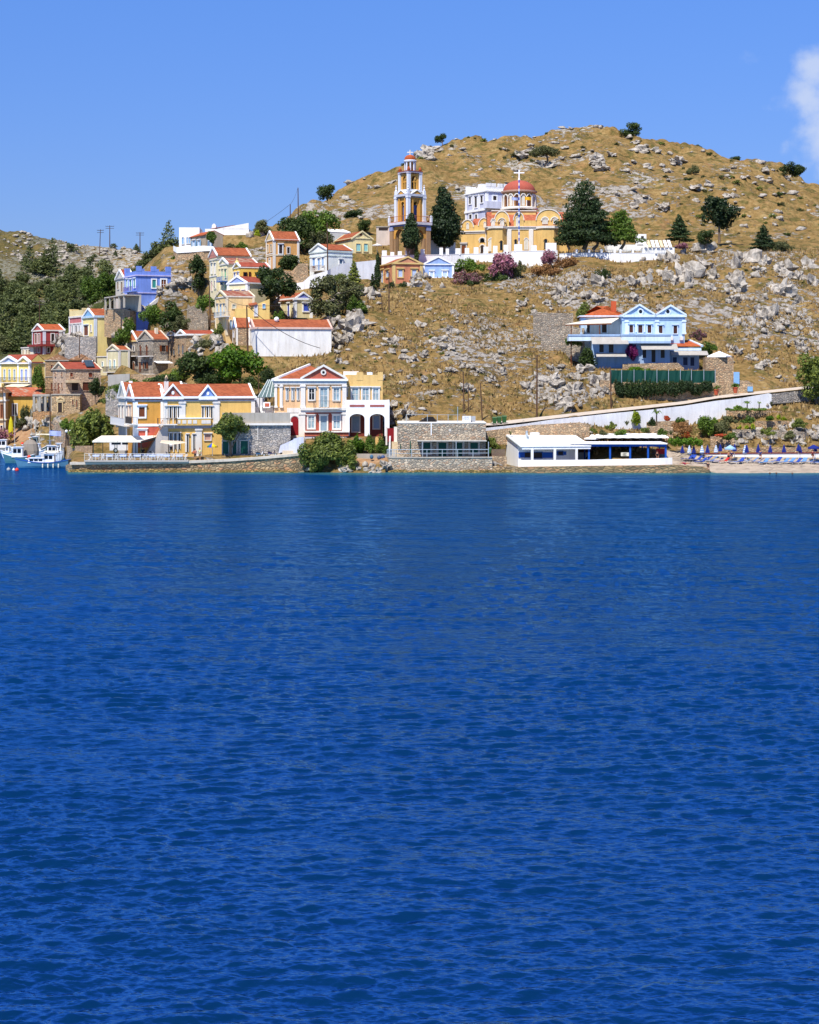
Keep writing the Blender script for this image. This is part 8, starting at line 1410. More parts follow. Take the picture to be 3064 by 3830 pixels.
person(vx(1200), vy(553), 253.9, 1.78, 'person in a pale yellow shirt and khaki shorts walking along the quay', paint((224, 216, 160)), paint((150, 140, 110)), hat=paint((150, 70, 50)), rz=-.2)
person(vx(465), vy(505), 256.2, 1.75, 'person dressed in black sitting under the terrace canopy', paint((26, 26, 30)), paint((30, 30, 34)), 'sit'); person(vx(828), vy(470), 256.6, 1.7, 'person in white shirt standing by the yellow villa door', paint((236, 236, 236)), paint((40, 44, 60)))
view(2420, 1440, 2.6786)
person(vx(820), vy(748), 258, 1.7, 'bare shouldered person sitting beside the red lounger', None, paint((40, 40, 60)), 'sit', rz=.6); person(vx(848), vy(742), 258.5, 1.7, 'person in navy sitting near the red lounger', paint((30, 40, 80)), paint((30, 40, 80)), 'sit', rz=-.5); person(vx(1660), vy(738), 259.5, 1.75, 'person in dark red resting on a lounger under the blue parasol', paint((110, 36, 40)), paint((60, 40, 50)), 'sit'); person(vx(1135), vy(735), 259.3, 1.7, 'person with dark hair resting on a lounger in the middle of the row', paint((40, 60, 120)), paint((30, 40, 80)), 'sit')
person(vx(385), vy(795), 254, 1.7, 'person sunbathing flat on the sand behind the jetty', None, paint((190, 60, 90)), 'lie'); person(vx(612), vy(850), 251.3, 1.6, 'person in dark clothes crouching at the tip of the jetty', paint((60, 50, 50)), paint((40, 40, 44)), 'sit'); view(1860, 1440, 2.4643); person(vx(1475), vy(690), 255, 1.7, 'person in black sitting at the right end of the blue pergola', paint((24, 24, 28)), paint((30, 30, 34)), 'sit')
view(2420, 1440, 2.6786)
for i, (x, y, Y) in enumerate([(1232, 853, 247.6), (1297, 855, 247.2), (1457, 860, 246.6)]):
    m = MB(); m.ball((0, 0, .12), .13, n=10); m.ball((0, .0, -.15), .24, 1.2, .7, .6, 10); o = m.build('person', paint((96, 62, 46), 'wet_hair')); o.location = (wx(vx(x), Y), Y, .02); tag(o, 'person swimming off the beach, only the head showing, %s of three' % ('leftmost', 'middle', 'rightmost')[i], 'person')
# ---------------------------------------------------------------- beach umbrellas and loungers
UB = paint((34, 48, 128), 'navy_umbrella'); US = paint((150, 190, 236), 'light_blue_umbrella')
def closed_umb(x, yt, ym, Y, mat, label, stripes=None):
    zg = zat(vx(x), Y); z1 = wz(vy(yt), Y); zm = wz(vy(ym), Y); e = empty('parasol', (wx(vx(x), Y), Y, zg), label, 'parasol', group='parasols on the beach'); m = MB(); m.tube((0, 0, -.2), (0, 0, z1-zg), .035, n=6); m.build('pole', TRIM, e)
    h = z1-zm; n = 10; pr_ = [(.34, 0), (.3, .25), (.2, .55), (.12, .8), (.03, 1.0)]
    m = MB(); vs = []
    for i in range(n*2): a = math.pi*i/n; k_ = 1 if i % 2 else .7; vs += [(r*k_*math.cos(a), r*k_*math.sin(a), zm-zg+z*h) for r, z in pr_]
    m.add(vs, [(i*5+j, ((i+1) % (2*n))*5+j, ((i+1) % (2*n))*5+j+1, i*5+j+1) for i in range(2*n) for j in range(4)]); c = m.build('canopy', mat, e)
    if stripes:
        for q in (.12, .38, .62, .84): m = MB(); r = .37-.33*q; m.lathe([(r, zm-zg+h*q), (r-.03, zm-zg+h*(q+.12))], n=12); m.build('stripe', stripes, c)
def open_umb(x0, x1, yt, ye, yb, Y, mat, label, n=8, group=None, X=None, name='parasol', pm=None):
    r = (wx(x1, Y)-wx(x0, Y))/2; xm = (x0+x1)/2; zg = wz(yb, Y); e = empty(name, (wx(xm, Y), Y, zg), label, 'parasol', group=group); m = MB(); m.tube((0, 0, -.3), (0, 0, wz(yt, Y)-zg), .04, n=6); m.build('pole', pm or TRIM, e)
    z1, z0 = wz(yt, Y)-zg, wz(ye, Y)-zg; m = MB(); vs = [(0, 0, z1)]+[(r*math.cos(2*math.pi*i/n+.3), r*math.sin(2*math.pi*i/n+.3), z0) for i in range(n)]+[(r*.99*math.cos(2*math.pi*i/n+.3), r*.99*math.sin(2*math.pi*i/n+.3), z0-.18) for i in range(n)]
    if isinstance(mat, list):
        for i in range(n): m = MB(); m.add([vs[0], vs[1+i], vs[1+(i+1) % n], vs[1+n+i], vs[1+n+(i+1) % n]], [(0, 1, 2), (1, 3, 4, 2)]); m.build('panel', mat[i % len(mat)], e)
    else: m.add(vs, [(0, 1+i, 1+(i+1) % n) for i in range(n)]+[(1+i, 1+n+i, 1+n+(i+1) % n, 1+(i+1) % n) for i in range(n)]); m.build('canopy', mat, e)
    return e
for i, (x, a, b, s) in enumerate([(355, 606, 680, 0), (425, 604, 686, 1), (470, 604, 684, 0), (552, 604, 682, 1), (607, 600, 680, 0), (692, 600, 676, 1), (735, 590, 664, 0), (878, 588, 665, 0), (982, 600, 684, 1), (1000, 594, 676, 0), (1115, 590, 676, 0), (1236, 602, 676, 0), (1373, 596, 674, 0), (1518, 588, 660, 0), (1534, 606, 678, 0), (1686, 612, 666, 0)]):
    nm = ['first', 'second', 'third', 'fourth', 'fifth', 'sixth', 'seventh', 'eighth', 'ninth', 'tenth', 'eleventh', 'twelfth', 'thirteenth', 'fourteenth', 'fifteenth', 'sixteenth'][i]
    closed_umb(x, a, b, 262.2+(i % 3)*.4, US if s else UB, 'furled %s beach parasol, %s from the left along the beach' % ('blue and white striped' if s else 'navy blue', nm), FW if s else None)
open_umb(vx(775), vx(892), vy(600), vy(634), vy(735), 261.5, paint((160, 200, 236)), 'open pale blue parasol above the red lounger'); open_umb(vx(1608), vx(1735), vy(596), vy(628), vy(738), 261.5, UB, 'open navy parasol at the right edge of the beach')
LB = [paint((50, 80, 170), 'lounger_blue'), paint((104, 150, 206), 'lounger_sky')]
def lounger(x, yb, Y, mat, label, ang):
    zg = zat(vx(x), Y); e = empty('sun_lounger', (wx(vx(x), Y), Y, max(zg, .3)), label, 'sun lounger', ang, 'sun loungers on the beach'); m = MB(); m.box(-.95, .35, -.33, .33, .30, .36); m.build('seat', mat, e)
    m = MB(); m.ext([(.35, -.33, .31), (1.0, -.33, .85), (.97, -.33, .90), (.33, -.33, .37)], (0, .66, 0)); m.build('backrest', mat, e)
    for a, b in ((-.8, -.28), (-.8, .28), (.3, -.28), (.3, .28)): m = MB(); m.tube((a, b, 0), (a, b, .31), .03, n=5); m.build('leg', TRIM, e)
rr = random.Random(5)
for i, x in enumerate([400, 445, 495, 540, 590, 640, 700, 770, 880, 930, 990, 1050, 1110, 1170, 1240, 1300, 1365, 1430, 1490, 1560, 1625, 1700, 1730]):
    w_ = 'red' if i == 7 else ('dark blue' if i < 5 or i % 3 == 0 else 'light blue'); lounger(x, 745, 259.3+rr.uniform(-.6, .8)-(1.0 if i < 4 else 0), paint((206, 50, 44)) if i == 7 else LB[0 if w_ == 'dark blue' else 1], '%s sun lounger, number %d from the left in the beach row' % (w_, i+1) if i != 7 else 'bright red sun lounger, the only red one in the row', rr.uniform(-.5, .5)+(math.pi*.12 if i % 2 else 0))
view(2420, 1440, 2.6786)
e = empty('driftwood_pile', (wx(vx(310), 257.5), 257.5, zat(vx(310), 257.5)), 'pile of weathered planks and branches at the left end of the beach', 'wood pile'); m = MB(); rr = random.Random(3)
for i in range(14): a = Vector((rr.uniform(-1.6, 1.2), rr.uniform(-.5, .5), rr.uniform(.1, .8))); m.tube(a, a+Vector((rr.uniform(.6, 1.6), rr.uniform(-.5, .5), rr.uniform(-.1, .7))), .06, .04, 5)
m.build('branches', plaster((176, 158, 130), 'driftwood'), e)
# ---------------------------------------------------------------- villa yard: mesh fence, gate, parasol
view(1950, 1080, 2.0294)
e = empty('mesh_fence', (wx(vx(680), 286.7), 286.7, wz(vy(720), 286.7)), 'dark green shade mesh fence on thin posts below the blue villa', 'fence'); o0 = e.location.copy(); m = MB(); n = 34; vs = []
for i in range(n+1):
    x = 680+(1472-680)*i/n; s_ = 2.5*abs(math.sin(i*math.pi/4.25)); vs += [(wx(vx(x), 286.7)-o0.x, .12*math.sin(i*1.7), wz(vy(716+2*math.sin(i)), 286.7)-o0.z), (wx(vx(x), 286.7)-o0.x, .1*math.sin(i*2.3+1), wz(vy(616+s_+4*(i/n)), 286.7)-o0.z)]
m.add(vs, [(2*i, 2*i+2, 2*i+3, 2*i+1) for i in range(n)]); m.build('mesh', paint((16, 68, 56), 'shade_net'), e); m = MB()
for x in (680, 762, 856, 940, 1030, 1118, 1208, 1292, 1386, 1472): a = wx(vx(x), 286.55)-o0.x; m = MB(); m.tube((a, -.15, -.3), (a, -.15, wz(vy(612), 286.55)-o0.z), .05, n=6); m.build('post', STEEL, e)
open_umb(vx(1400), vx(1610), vy(473), vy(512), vy(590), 294.5, WHITE, 'large white square parasol on the villa bastion', n=4, pm=IRON); open_umb(vx(1545), vx(1600), vy(515), vy(530), vy(590), 295.6, paint((56, 84, 74)), 'dark green shade under the white villa parasol', n=4, pm=IRON)
open_umb(1345/2.4643*0+1860+610/2.4643, 1860+780/2.4643, 1440+437/2.4643, 1440+475/2.4643, 1440+540/2.4643, 266, WHITE, 'white parasol behind the taverna roof, left one', n=4); open_umb(1860+785/2.4643, 1860+960/2.4643, 1440+458/2.4643, 1440+490/2.4643, 1440+545/2.4643, 265.5, WHITE, 'white parasol behind the taverna roof, right one', n=4)
board('gate', 'pale blue wooden gate in the rubble wall by the road', 1612, 1656, 632, 722, 288.2, paint((140, 184, 230)), .08); view(2420, 1440, 2.6786); board('water_tank', 'light blue square water tank standing at the roadside', 1010, 1060, 16, 64, 288, paint((130, 180, 226)), 1.4)
for i, (x, y) in enumerate([(692, 100), (886, 80)]):
    Y = 286.6; e = empty('potted_plant', (wx(vx(x), Y), Y, wz(vy(y), Y)), 'terracotta pot with a leafy plant by the road, %s of two' % ('left', 'right')[i], 'potted plant'); m = MB(); m.lathe([(.28, 0), (.42, .8), (.48, .82), (.48, .95), (.38, .95), (.36, .8)], n=14); m.build('pot', paint((190, 90, 60)), e)
    me = leaf_mesh('foliage', crown_lobes('bush', 1.5, 1.3, 60+i), 220, .16, 61+i, LF['green']); o = bpy.data.objects.new('foliage', me); SC.collection.objects.link(o); o.parent = e; o.location = (0, 0, .75)
view(400, 1240, 3.45); open_umb(vx(1085), vx(1252), vy(176), vy(215), vy(330), 320, WHITE, 'white parasol on the terrace of the tan stone house', n=8)
view(1150, 780, 3.45); open_umb(vx(835), vx(966), vy(450), vy(472), vy(575), 360, TRIM, 'small white parasol next to the pale yellow house', n=8)
view(400, 1560, 3.45); open_umb(vx(1292), vx(1432), vy(330), vy(375), vy(505), 254.6, [paint((40, 140, 90)), paint((60, 80, 190)), paint((236, 200, 40)), paint((236, 190, 30)), paint((60, 90, 200))], 'parasol with green, blue and yellow segments beside the quay tree', n=10)
# ---------------------------------------------------------------- harbour terrace: deck, canopy, tables, chairs, railing
Yd_ = 253.0; m = MB(); xa, xb = wx(318, Yd_), wx(706, Yd_); m.box(0, xb-xa, -.55, 4.6, -.22, 0); o = m.build('deck', paint((186, 176, 164), 'deck_boards')); o.location = (xa, Yd_, wz(1721, Yd_)); tag(o, 'long grey board deck of the quay restaurant overhanging the sea wall', 'deck'); ZD = wz(1721, Yd_)
view(0, 0, 1)
railing('railing', 'white tube railing along the front of the restaurant deck', [(316, 252.45, 1697, 1721), (505, 252.45, 1697, 1721), (694, 252.45, 1697, 1721)], 9, TRIM, 2, .03)
e = empty('canopy', (wx(345, 256.5), 256.5, ZD), 'cream fabric canopy on dark green posts over the restaurant deck', 'canopy'); CF = P_((244, 234, 210), 'cream_fabric'); GP = paint((34, 60, 54)); ex = e.location.x
for (x0, x1, q0, q1) in ((346, 442, 380, 494), (440, 530, 494, 598)):
    zf, zk = wz(1651, 253.6)-ZD, wz(1631, 257.8)-ZD; m = MB(); a, b, c, d = wx(x0, 253.6)-ex, wx(x1-3, 253.6)-ex, wx(q1, 257.8)-ex, wx(q0, 257.8)-ex; m.ext([(a, -2.9, zf), (b, -2.9, zf), (c, 1.3, zk), (d, 1.3, zk)], (0, 0, .08)); m.build('fabric', CF, e)
    m = MB(); m.box(a, b, -2.95, -2.9, zf-.14, zf+.1); m.build('valance', CF, e)
for x, Y in ((350, 253.6), (438, 253.6), (528, 253.6), (430, 253.7), (385, 257.6), (475, 257.6), (508, 257.0), (596, 257.6)): m = MB(); m.tube((wx(x, Y)-ex, Y-256.5, 0), (wx(x, Y)-ex, Y-256.5, wz(1652, Y)-ZD), .055, n=6); m.build('post', GP, e)
m = MB(); m.slab((wx(530, 253.6)-ex, -2.9, wz(1652, 253.6)-ZD-.2), (wx(598, 257.8)-ex, 1.3, wz(1634, 257.8)-ZD-.2), .1, .12); m.slab((wx(350, 253.6)-ex, -2.85, wz(1652, 253.6)-ZD-.12), (wx(530, 253.6)-ex, -2.85, wz(1652, 253.6)-ZD-.12), .1, .1); m.build('beam', GP, e)
e = empty('shade_sail', (wx(600, 255), 255, wz(1655, 255)), 'small pale shade sail stretched from the canopy towards the yellow villa', 'shade sail'); m = MB(); m.add([(0, -.5, 0), (4.0, -.8, .0), (3.2, .8, .15), (0, 1.2, .3), (1.8, -1.0, -.28)], [(0, 4, 1, 2), (0, 2, 3)]); m.build('fabric', P_((214, 196, 170)), e)
CLO = paint((196, 210, 244), 'tablecloth'); WF = paint((236, 238, 240), 'white_furniture')
tables = [(361, 253.4), (411, 253.4), (462, 253.4), (414.5, 255.4), (461.7, 255.4), (515, 253.4), (571, 253.4), (625, 253.4), (672, 253.4), (545, 255.3), (600, 255.3)]
def table(x, Y, i):
    e = empty('table', (wx(x, Y), Y, ZD), 'deck table, %s row, %d from the left on the restaurant deck' % ('front' if Y < 254 else 'rear', i), 'table', group='tables on the restaurant deck'); m = MB(); m.box(-.5, .5, -.45, .45, .72, .76); m.build('top', WF, e)
    for a in (-.42, .42):
        for b in (-.38, .38): q = MB(); q.tube((a, b, 0), (a, b, .72), .03, n=5); q.build('leg', WF, e)
    m = MB(); m.box(-.52, .52, -.47, .47, .762, .775); m.add([(-.52, -.472, .76), (.52, -.472, .76), (.42, -.49, .5), (-.45, -.49, .52)], [(0, 1, 2, 3)]); o = m.build('tablecloth', CLO); o.location = e.location; tag(o, 'pale blue tablecloth, %s row, %d from the left on the deck' % ('front' if Y < 254 else 'rear', i), 'tablecloth', 'cloths on the deck tables')
def chair(x, Y, rz, i):
    e = empty('chair', (wx(x, Y), Y, ZD), 'white folding chair at the deck tables, number %d from the left' % i, 'chair', rz, 'white chairs on the restaurant deck'); m = MB(); m.box(-.22, .22, -.2, .22, .43, .46); m.build('seat', WF, e); m = MB(); m.box(-.22, .22, .20, .23, .62, .9); m.build('backrest', WF, e)
    for a in (-.22, .22): q = MB(); q.tube((a, -.22, 0), (a, .2, .9), .022, n=5); q.build('leg', WF, e); q = MB(); q.tube((a, .26, 0), (a, -.15, .5), .022, n=5); q.build('leg', WF, e)
for i, (x, Y) in enumerate(tables): table(x, Y, i+1)
k = 0
for i, (x, Y) in enumerate(sorted(tables)):
    for s_ in (-1, 1): k += 1; chair(x+s_*23, Y, s_*-math.pi/2+(.3 if k % 3 else -.2), k)
# van behind the deck
e = empty('van', (wx(410, 262.5), 262.5, 2.4), 'white and glass fronted van parked behind the restaurant deck', 'van'); m = MB(); m.ext([(0, 0, .35), (4.6, 0, .35), (4.7, 0, 1.1), (4.3, 0, 1.3), (3.9, 0, 2.15), (.15, 0, 2.2), (0, 0, 1.6)], (0, 1.9, 0)); m.build('body', paint((232, 236, 240), rough=.3), e)
for a, b in ((.3, 1.7), (1.9, 3.0)): m = MB(); m.box(a, b, -.03, -.002, 1.25, 1.95); m.build('window', GLASS, e)
m = MB(); m.ext([(3.15, -.03, 1.25), (4.1, -.03, 1.28), (3.8, -.03, 1.95), (3.15, -.03, 1.95)], (0, .028, 0)); m.build('window', GLASS, e); m = MB(); m.add([(4.33, .1, 1.32), (4.33, 1.8, 1.32), (3.97, 1.8, 2.05), (3.97, .1, 2.05)], [(0, 1, 2, 3)]); m.build('windscreen', GLASS, e)
for a in (.9, 3.7): m = MB(); m.tube((a, -.02, .35), (a, .25, .35), .35, n=16); w_ = m.build('wheel', paint((24, 24, 26), 'tyre_rubber'), e); m = MB(); m.tube((a, -.04, .35), (a, -.01, .35), .2, n=12); m.build('rim', STEEL, w_)
# quay lamp
e = empty('street_lamp', (wx(257, 284), 284, wz(1662, 284)), 'dark iron street lamp with white globes beside the small bent tree', 'street lamp'); h = wz(1618, 284)-wz(1662, 284); m = MB(); m.tube((0, 0, -.3), (0, 0, h), .1, .06, 8); m.tube((0, 0, h-.2), (-.35, 0, h), .04); m.tube((0, 0, h-.2), (.35, 0, h), .04); m.build('post', IRON, e)
for a in (-.35, .35): m = MB(); m.ball((a, 0, h+.22), .25, n=12); m.build('globe', paint((248, 248, 244)), e, True)
# ---------------------------------------------------------------- boats
def hull(m, L, B, D, fb, sheer=.35, n=14, z0=-.3, tr=.75):
    S = []
    for i in range(n+1):
        t_ = i/n; x = -L/2+L*t_; w = B/2*min(1, (math.sin(min(1, (t_*1.25+.02))*math.pi/2))**.75)*(1 if t_ < .8 else 1-(t_-.8)*(1-tr)*5*.5); zt = fb+sheer*((.55-t_)**2)*3.2+(.1*(t_-.5) if t_ > .5 else 0); xx = x-(.0 if t_ > .1 else 0)
        S.append([(xx-(.35*(1-t_)**6), -w, zt), (xx, -w*.86, fb*.35), (xx+.25*(1-t_)**4, -w*.45, z0), (xx+.25*(1-t_)**4, w*.45, z0), (xx, w*.86, fb*.35), (xx-(.35*(1-t_)**6), w, zt)])
    k = 6; vs = [p for s_ in S for p in s_]; fs = [(i*k+j, (i+1)*k+j, (i+1)*k+j+1, i*k+j+1) for i in range(n) for j in range(k-1)]+[tuple(n*k+j for j in range(k))]; m.add(vs, fs); return S
def boat(x0, x1, yw, label, hc, L=None, cab=None, cabc=None, flip=False, stripe=None, mast=0, canopy=None, fb=.75, sheer=.4, cat='boat', fend=0, Y=None, deck=None, name='fishing_boat'):
    Y = Y or CH*F/(yw-HOR); L = wx(x1, Y)-wx(x0, Y); e = empty(name, (wx((x0+x1)/2, Y), Y, 0), label, cat, math.pi if flip else 0); B = max(1.3, L*.30); m = MB(); S = hull(m, L, B, 1, fb, sheer); m.build('hull', hc, e)
    d = MB(); vs = []
    for s_ in S: vs += [(s_[0][0], s_[0][1]*.93, s_[0][2]-.14), (s_[5][0], s_[5][1]*.93, s_[5][2]-.14)]
    d.add(vs, [(2*i, 2*i+2, 2*i+3, 2*i+1) for i in range(len(S)-1)]); d.build('deck', deck or paint((222, 216, 204), 'boat_deck'), e)
    r = MB()
    for s_, q in zip(S, S[1:]):
        for j in (0, 5): r.tube(s_[j], q[j], .055, n=5)
    r.build('gunwale', stripe or FW, e)
    if cab:
        for (a, b, h0, h1, wd) in cab:
            c = MB(); x_0, x_1 = -L/2+L*a, -L/2+L*b; w = B*wd/2; c.add([(x_0, -w, h0), (x_1, -w, h0), (x_1, w, h0), (x_0, w, h0), (x_0+.2*(h1-h0), -w*.9, h1), (x_1-.05, -w*.9, h1), (x_1-.05, w*.9, h1), (x_0+.2*(h1-h0), w*.9, h1)], [(0, 1, 5, 4), (1, 2, 6, 5), (2, 3, 7, 6), (3, 0, 4, 7), (4, 5, 6, 7)]); cb = c.build('cabin', cabc or FW, e)
            if h1-h0 > .55:
                n = max(1, int((x_1-x_0)/.75))
                for i in range(n): u = x_0+.28+(x_1-x_0-.4)*i/n; g_ = MB(); v0 = h0+(h1-h0)*.45; v1 = h0+(h1-h0)*.85; g_.box(u, u+(x_1-x_0-.4)/n-.14, -w-.02, -w*.86, v0, v1); g_.box(u, u+(x_1-x_0-.4)/n-.14, w*.86, w+.02, v0, v1); g_.build('window', GLASS, cb)
                rf = MB(); rf.box(x_0+.05, x_1+.15, -w-.08, w+.08, h1, h1+.08); rf.build('cabin_roof', FW, cb)
    if mast: m = MB(); m.tube((0, 0, .4), (0, 0, mast), .06, .04, 6); m.tube((0, 0, mast*.8), (L*.3, 0, mast*.62), .03); m.build('mast', paint((200, 190, 170)), e)
    if canopy:
        a, b, z = canopy; m = MB(); u0, u1 = -L/2+L*a, -L/2+L*b; vs = [(u0+(u1-u0)*i/6, -B*.42, z+.2*math.sin(math.pi*i/6)*.6) for i in range(7)]+[(u0+(u1-u0)*i/6, 0, z+.25) for i in range(7)]+[(u0+(u1-u0)*i/6, B*.42, z) for i in range(7)]
        m.add(vs, [(i, i+1, 8+i, 7+i) for i in range(6)]+[(7+i, 8+i, 15+i, 14+i) for i in range(6)]); m.build('awning', paint((232, 222, 196)), e); m = MB()
        for u in (u0+.1, u1-.1):
            for s_ in (-1, 1): m.tube((u, s_*B*.4, fb*.8), (u, s_*B*.4, z), .03, n=4)
        m.build('awning_frame', STEEL, e)
    for i in range(fend): u = L*(.02+.1*i); m = MB(); m.lathe([(.02, -.05), (.11, .05), (.11, .5), (.02, .62)], (u, -B*.5-.1, .05), 8); m.build('fender', paint((236, 230, 210)), e)
    return e
view(0, 1600, 6.1607)
boat(vx(400), vx(1605), 1749, 'long blue fishing boat with white cabin and four fenders, nearest the jetty', paint((84, 130, 158), 'hull_blue', rough=.35), cab=[(.22, .53, .75, 1.45, .62), (.50, .72, .8, 2.05, .6)], canopy=(.52, .80, 2.35), fend=4, fb=.8, sheer=.6, stripe=paint((40, 90, 170)))
boat(vx(110), vx(800), 1732, 'teal hulled boat with big white wheelhouse shade, left of the long blue boat', paint((70, 118, 128), 'hull_teal', rough=.35), cab=[(.25, .62, .95, 2.55, .8)], fb=1.0, sheer=.6); boat(vx(-130), vx(262), 1690, 'white cabin cruiser with green hull cut by the left edge', paint((40, 116, 106), rough=.35), cab=[(.15, .75, .7, 2.3, .75)], fb=.9, Y=318)
boat(vx(545), vx(1090), 1703, 'dark green wooden caique with wheelhouse and cream awning', paint((52, 92, 88), rough=.4), cab=[(.38, .62, 1.0, 3.3, .6)], cabc=paint((90, 110, 104)), canopy=(.55, 1.15, 3.6), fb=1.1, sheer=.9, mast=6, Y=305)
boat(vx(960), vx(1415), 1713, 'white speedboat with raked windscreen behind the long blue boat', paint((240, 242, 246), 'hull_white', rough=.3), cab=[(.2, .7, 1.1, 2.6, .7)], fb=1.2, Y=284, name='speedboat', flip=True); boat(vx(1160), vx(1440), 1706, 'small white and blue motorboat at the quay steps', paint((226, 234, 244), rough=.3), cab=[(.25, .7, .9, 2.2, .7)], fb=1.0, Y=291, name='motorboat', stripe=paint((70, 120, 210))); boat(vx(1240), vx(1470), 1702, 'little white day boat with square cabin windows near the inner quay', paint((238, 240, 242), rough=.3), cab=[(.2, .8, .9, 2.4, .75)], fb=.95, Y=299, name='motorboat')
boat(vx(1372), vx(1552), 1724, 'small turquoise dinghy between the boats and the jetty', paint((72, 150, 186), rough=.35), fb=.4, sheer=.3, Y=272, name='dinghy'); boat(271, 330, 1731, 'blue and white rowing boat hauled beside the restaurant deck', paint((44, 74, 120), rough=.35), fb=.7, Y=259.5, name='rowing_boat'); boat(vx(640), vx(1060), 1718, 'low wooden boat with tan deck moored between two larger boats', paint((150, 132, 96)), fb=.6, Y=274, name='rowing_boat', deck=paint((206, 178, 110)))
boat(vx(285), vx(400), 1693, 'small white sloop hull at the inner harbour quay', paint((238, 240, 244), rough=.3), cab=[(.3, .6, .8, 1.6, .6)], fb=.9, Y=312, name='sailing_boat', mast=9)
boat(vx(380), vx(560), 1694, 'half hidden small white boat behind the red buoys', paint((232, 234, 238), rough=.3), fb=.6, Y=309, name='motorboat')
for i, (a, b, yy, Y_, lb) in enumerate([(60, 300, 0, 296, 'white open motorboat between the cabin cruiser and the teal boat'), (820, 1010, 0, 301, 'small white motorboat wedged behind the caique stern'), (1060, 1230, 0, 306, 'white cabin boat moored stern first under the striped flag'), (640, 800, 0, 313, 'white yacht hull at the back of the harbour')]): boat(vx(a), vx(b), 0, lb, FW, cab=[(.25, .7, .8, 2.0+.3*i, .7)], fb=.95, Y=Y_, name='motorboat', mast=(0, 4, 6, 8)[i], flip=bool(i % 2))
e = gflag(vx(1140), vy(60), vy(180), 299, 'blue and white striped flag on the caique mast', FB, FW, 2.0)
m = MB(); m.lathe([(.95, 0), (1.0, .8), (.85, 1.9), (.4, 2.5), (.02, 2.6)], n=12, sx=1.4); o = m.build('covered_load', P_((150, 138, 124))); Y = 281; o.location = (wx(vx(705), Y), Y, wz(vy(640), Y)); tag(o, 'grey tarpaulin covered load heaped on the boat stern', 'tarpaulin')
for i, (x, y, r_, c, lb, Y) in enumerate([(200, 945, .3, (170, 170, 170), 'grey mooring buoy floating left of the white one', 258), (318, 950, .2, (240, 240, 240), 'small white mooring buoy between grey and red ones', 257.5), (392, 965, .3, (226, 60, 40), 'red orange mooring buoy floating off the blue boat', 256.6)]):
    m = MB(); m.ball((0, 0, .1), r_, n=12); m.tube((0, 0, r_), (0, 0, r_+.2), .04); o = m.build('buoy', paint(c, rough=.4), None, True); o.location = (wx(vx(x), Y), Y, 0); tag(o, lb, 'buoy')
for i, (x, y, Y, lb) in enumerate([(672, 672, 270, 'large red fender ball on the bow rail of the blue boat'), (575, 530, 281, 'orange float hanging on the teal boat'), (790, 460, 300, 'orange lifebuoy on the dark caique'), (520, 368, 308, 'red float on the small white boat')]): m = MB(); m.ball((0, 0, 0), .3, n=12); o = m.build('float', paint((232, 70, 44), rough=.4), None, True); o.location = (wx(vx(x), Y), Y, wz(vy(y), Y)); tag(o, lb, 'float')
m = MB(); m.lathe([(.05, 0), (.42, .8), (.46, 2.2), (.3, 3.6), (.04, 4.4)], n=14, sy=.5); o = m.build('kayak', paint((214, 196, 30), rough=.35)); o.location = (wx(vx(252), 322), 322, wz(vy(285), 322)); tag(o, 'yellow kayak stood upright on the harbour quay', 'kayak')
e = empty('flower_planter', (wx(12, 322), 322, wz(1668, 322)), 'planter with dusky pink bougainvillea and orange pot at the left edge', 'planter'); m = MB(); m.lathe([(.8, 0), (1.0, 1.4), (.7, 1.4)], n=12); m.build('pot', P_((220, 204, 180)), e); me = leaf_mesh('foliage', crown_lobes('bush', 5, 3.2, 71), 900, .28, 72, LF['pink']); o = bpy.data.objects.new('foliage', me); SC.collection.objects.link(o); o.parent = e; o.location = (0, 0, 1.2)
# kayaks on the sandy plot
view(1000, 1280, 3.45)
for i, (x0, x1, y, c) in enumerate([(1320, 1372, 1502, (70, 110, 140)), (1415, 1470, 1512, (80, 96, 120)), (1462, 1524, 1508, (60, 84, 130))]):
    Y = 255+.4*i; a = wx(vx(x1), Y)-wx(vx(x0), Y); m = MB(); m.lathe([(.02, -a/2), (.28, -a*.3), (.36, 0), (.28, a*.3), (.02, a/2)], n=12, sy=.8); o = m.build('dinghy', paint(c)); o.rotation_euler = (0, math.pi/2, .15*i); o.location = (wx(vx((x0+x1)/2), Y), Y, wz(vy(y-22), Y)); tag(o, 'upturned blue grey dinghy on the sandy plot, %s of three' % ('left', 'middle', 'right')[i], 'dinghy')
wall('garden_wall', 'low pale concrete wall behind the upturned dinghies', 'wall', [(1150, 256.2, 1440, 1500), (1540, 256.2, 1440, 1495)], .4, CONC, .5)
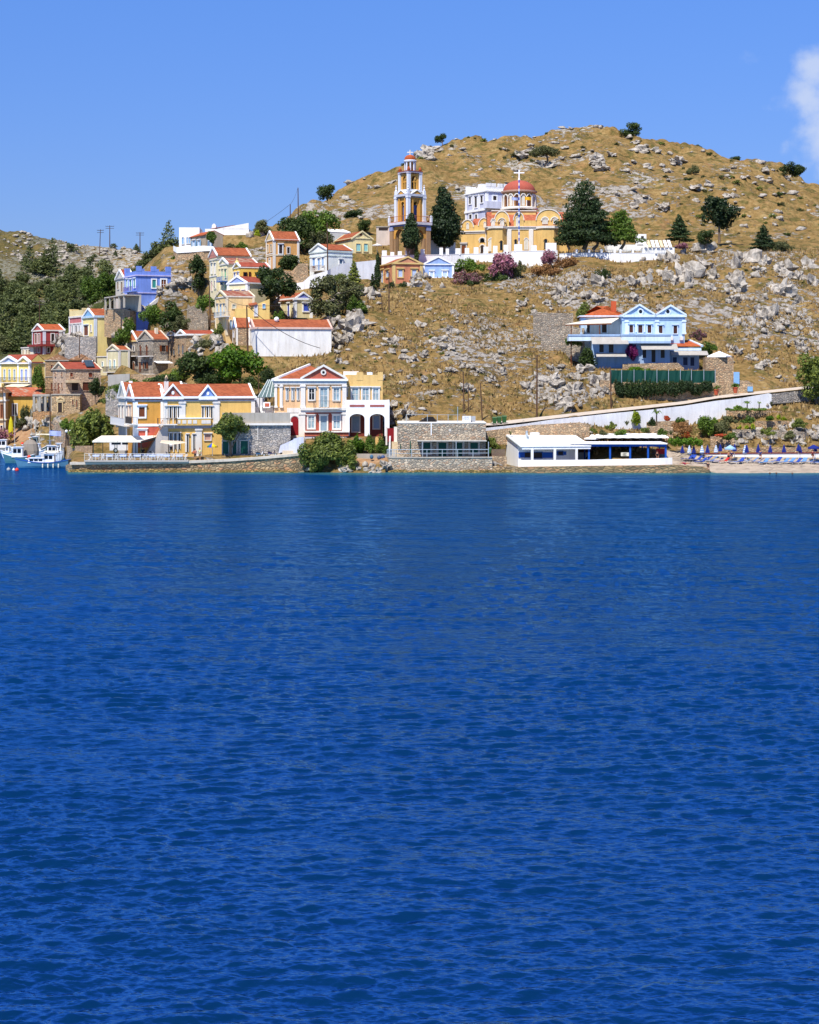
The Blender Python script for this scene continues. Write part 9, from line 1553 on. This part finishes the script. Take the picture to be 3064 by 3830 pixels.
# garden extras behind the villa and in the village gaps
view(0, 0, 1)
wall('terrace_wall', 'grey rubble terrace wall on the bare bank above the harbour tamarisk', 'wall', [(395, 300, 1462, 1500), (500, 296, 1430, 1500), (700, 292, 1432, 1480)], .6, GREY_ST, 3)
wall('retaining_wall', 'high grey plastered retaining wall under the arched stone house terrace', 'wall', [(404, 316, 1402, 1520), (485, 315, 1398, 1520)], .8, P_((176, 172, 164)), 3)
wall('terrace_wall', 'rubble terrace wall under the rough stone houses at mid left', 'wall', [(490, 318, 1400, 1450), (680, 312, 1402, 1450), (800, 309, 1370, 1420)], .6, STONE_T, 3)
wall('terrace_wall', 'tall grey wall beneath the pale yellow house and the flat roofed unit', 'wall', [(243, 352, 1262, 1330), (360, 346, 1258, 1340)], .8, GREY_ST, 4)
for a in [('bush', 'dark', 'dark shrub on the mound left of the little blue gabled stone house', 700, 800, 1330, 1400, 303), ('bush', 'olive', 'grey shrub on top of the bare mound near the black pole', 735, 800, 1255, 1300, 302), ('bush', 'green', 'green shrub below the tan stone house terrace', 610, 720, 1375, 1430, 305), ('bush', 'dark', 'dark shrub mass on the bank left of the bright fig tree', 540, 680, 1390, 1455, 290), ('bush', 'green', 'green shrub on the bank above the orange townhouse roof', 430, 540, 1410, 1470, 296), ('bush', 'tam', 'pale shrub at the top of the bare bank', 380, 450, 1440, 1510, 300), ('bush', 'dark', 'dark undergrowth left of the bright fig tree trunk', 740, 860, 1390, 1450, 281), ('bush', 'dark', 'dark undergrowth right of the bright fig tree trunk', 880, 985, 1400, 1456, 277), ('bush', 'green', 'green shrub on the crag right of the pale yellow house', 425, 470, 1215, 1290, 336), ('bush', 'olive', 'grey shrub between stone ruin and cream house', 640, 720, 1170, 1240, 330), ('bush', 'green', 'shrub between annex and cream blue house', 1010, 1060, 1150, 1200, 311), ('bush', 'tam', 'golden shrub patch beside the whitewashed rampart', 1235, 1300, 1010, 1050, 335), ('bush', 'green', 'green climber on the ridge next to the white cube house', 640, 662, 945, 985, 365), ('bush', 'olive', 'grey bush against the long white building', 840, 885, 905, 928, 372), ('bush', 'green', 'low bush on the ridge in front of the long white building', 880, 930, 900, 930, 371)]: T(a[0], a[1], a[2], *a[3:7], None, a[7])
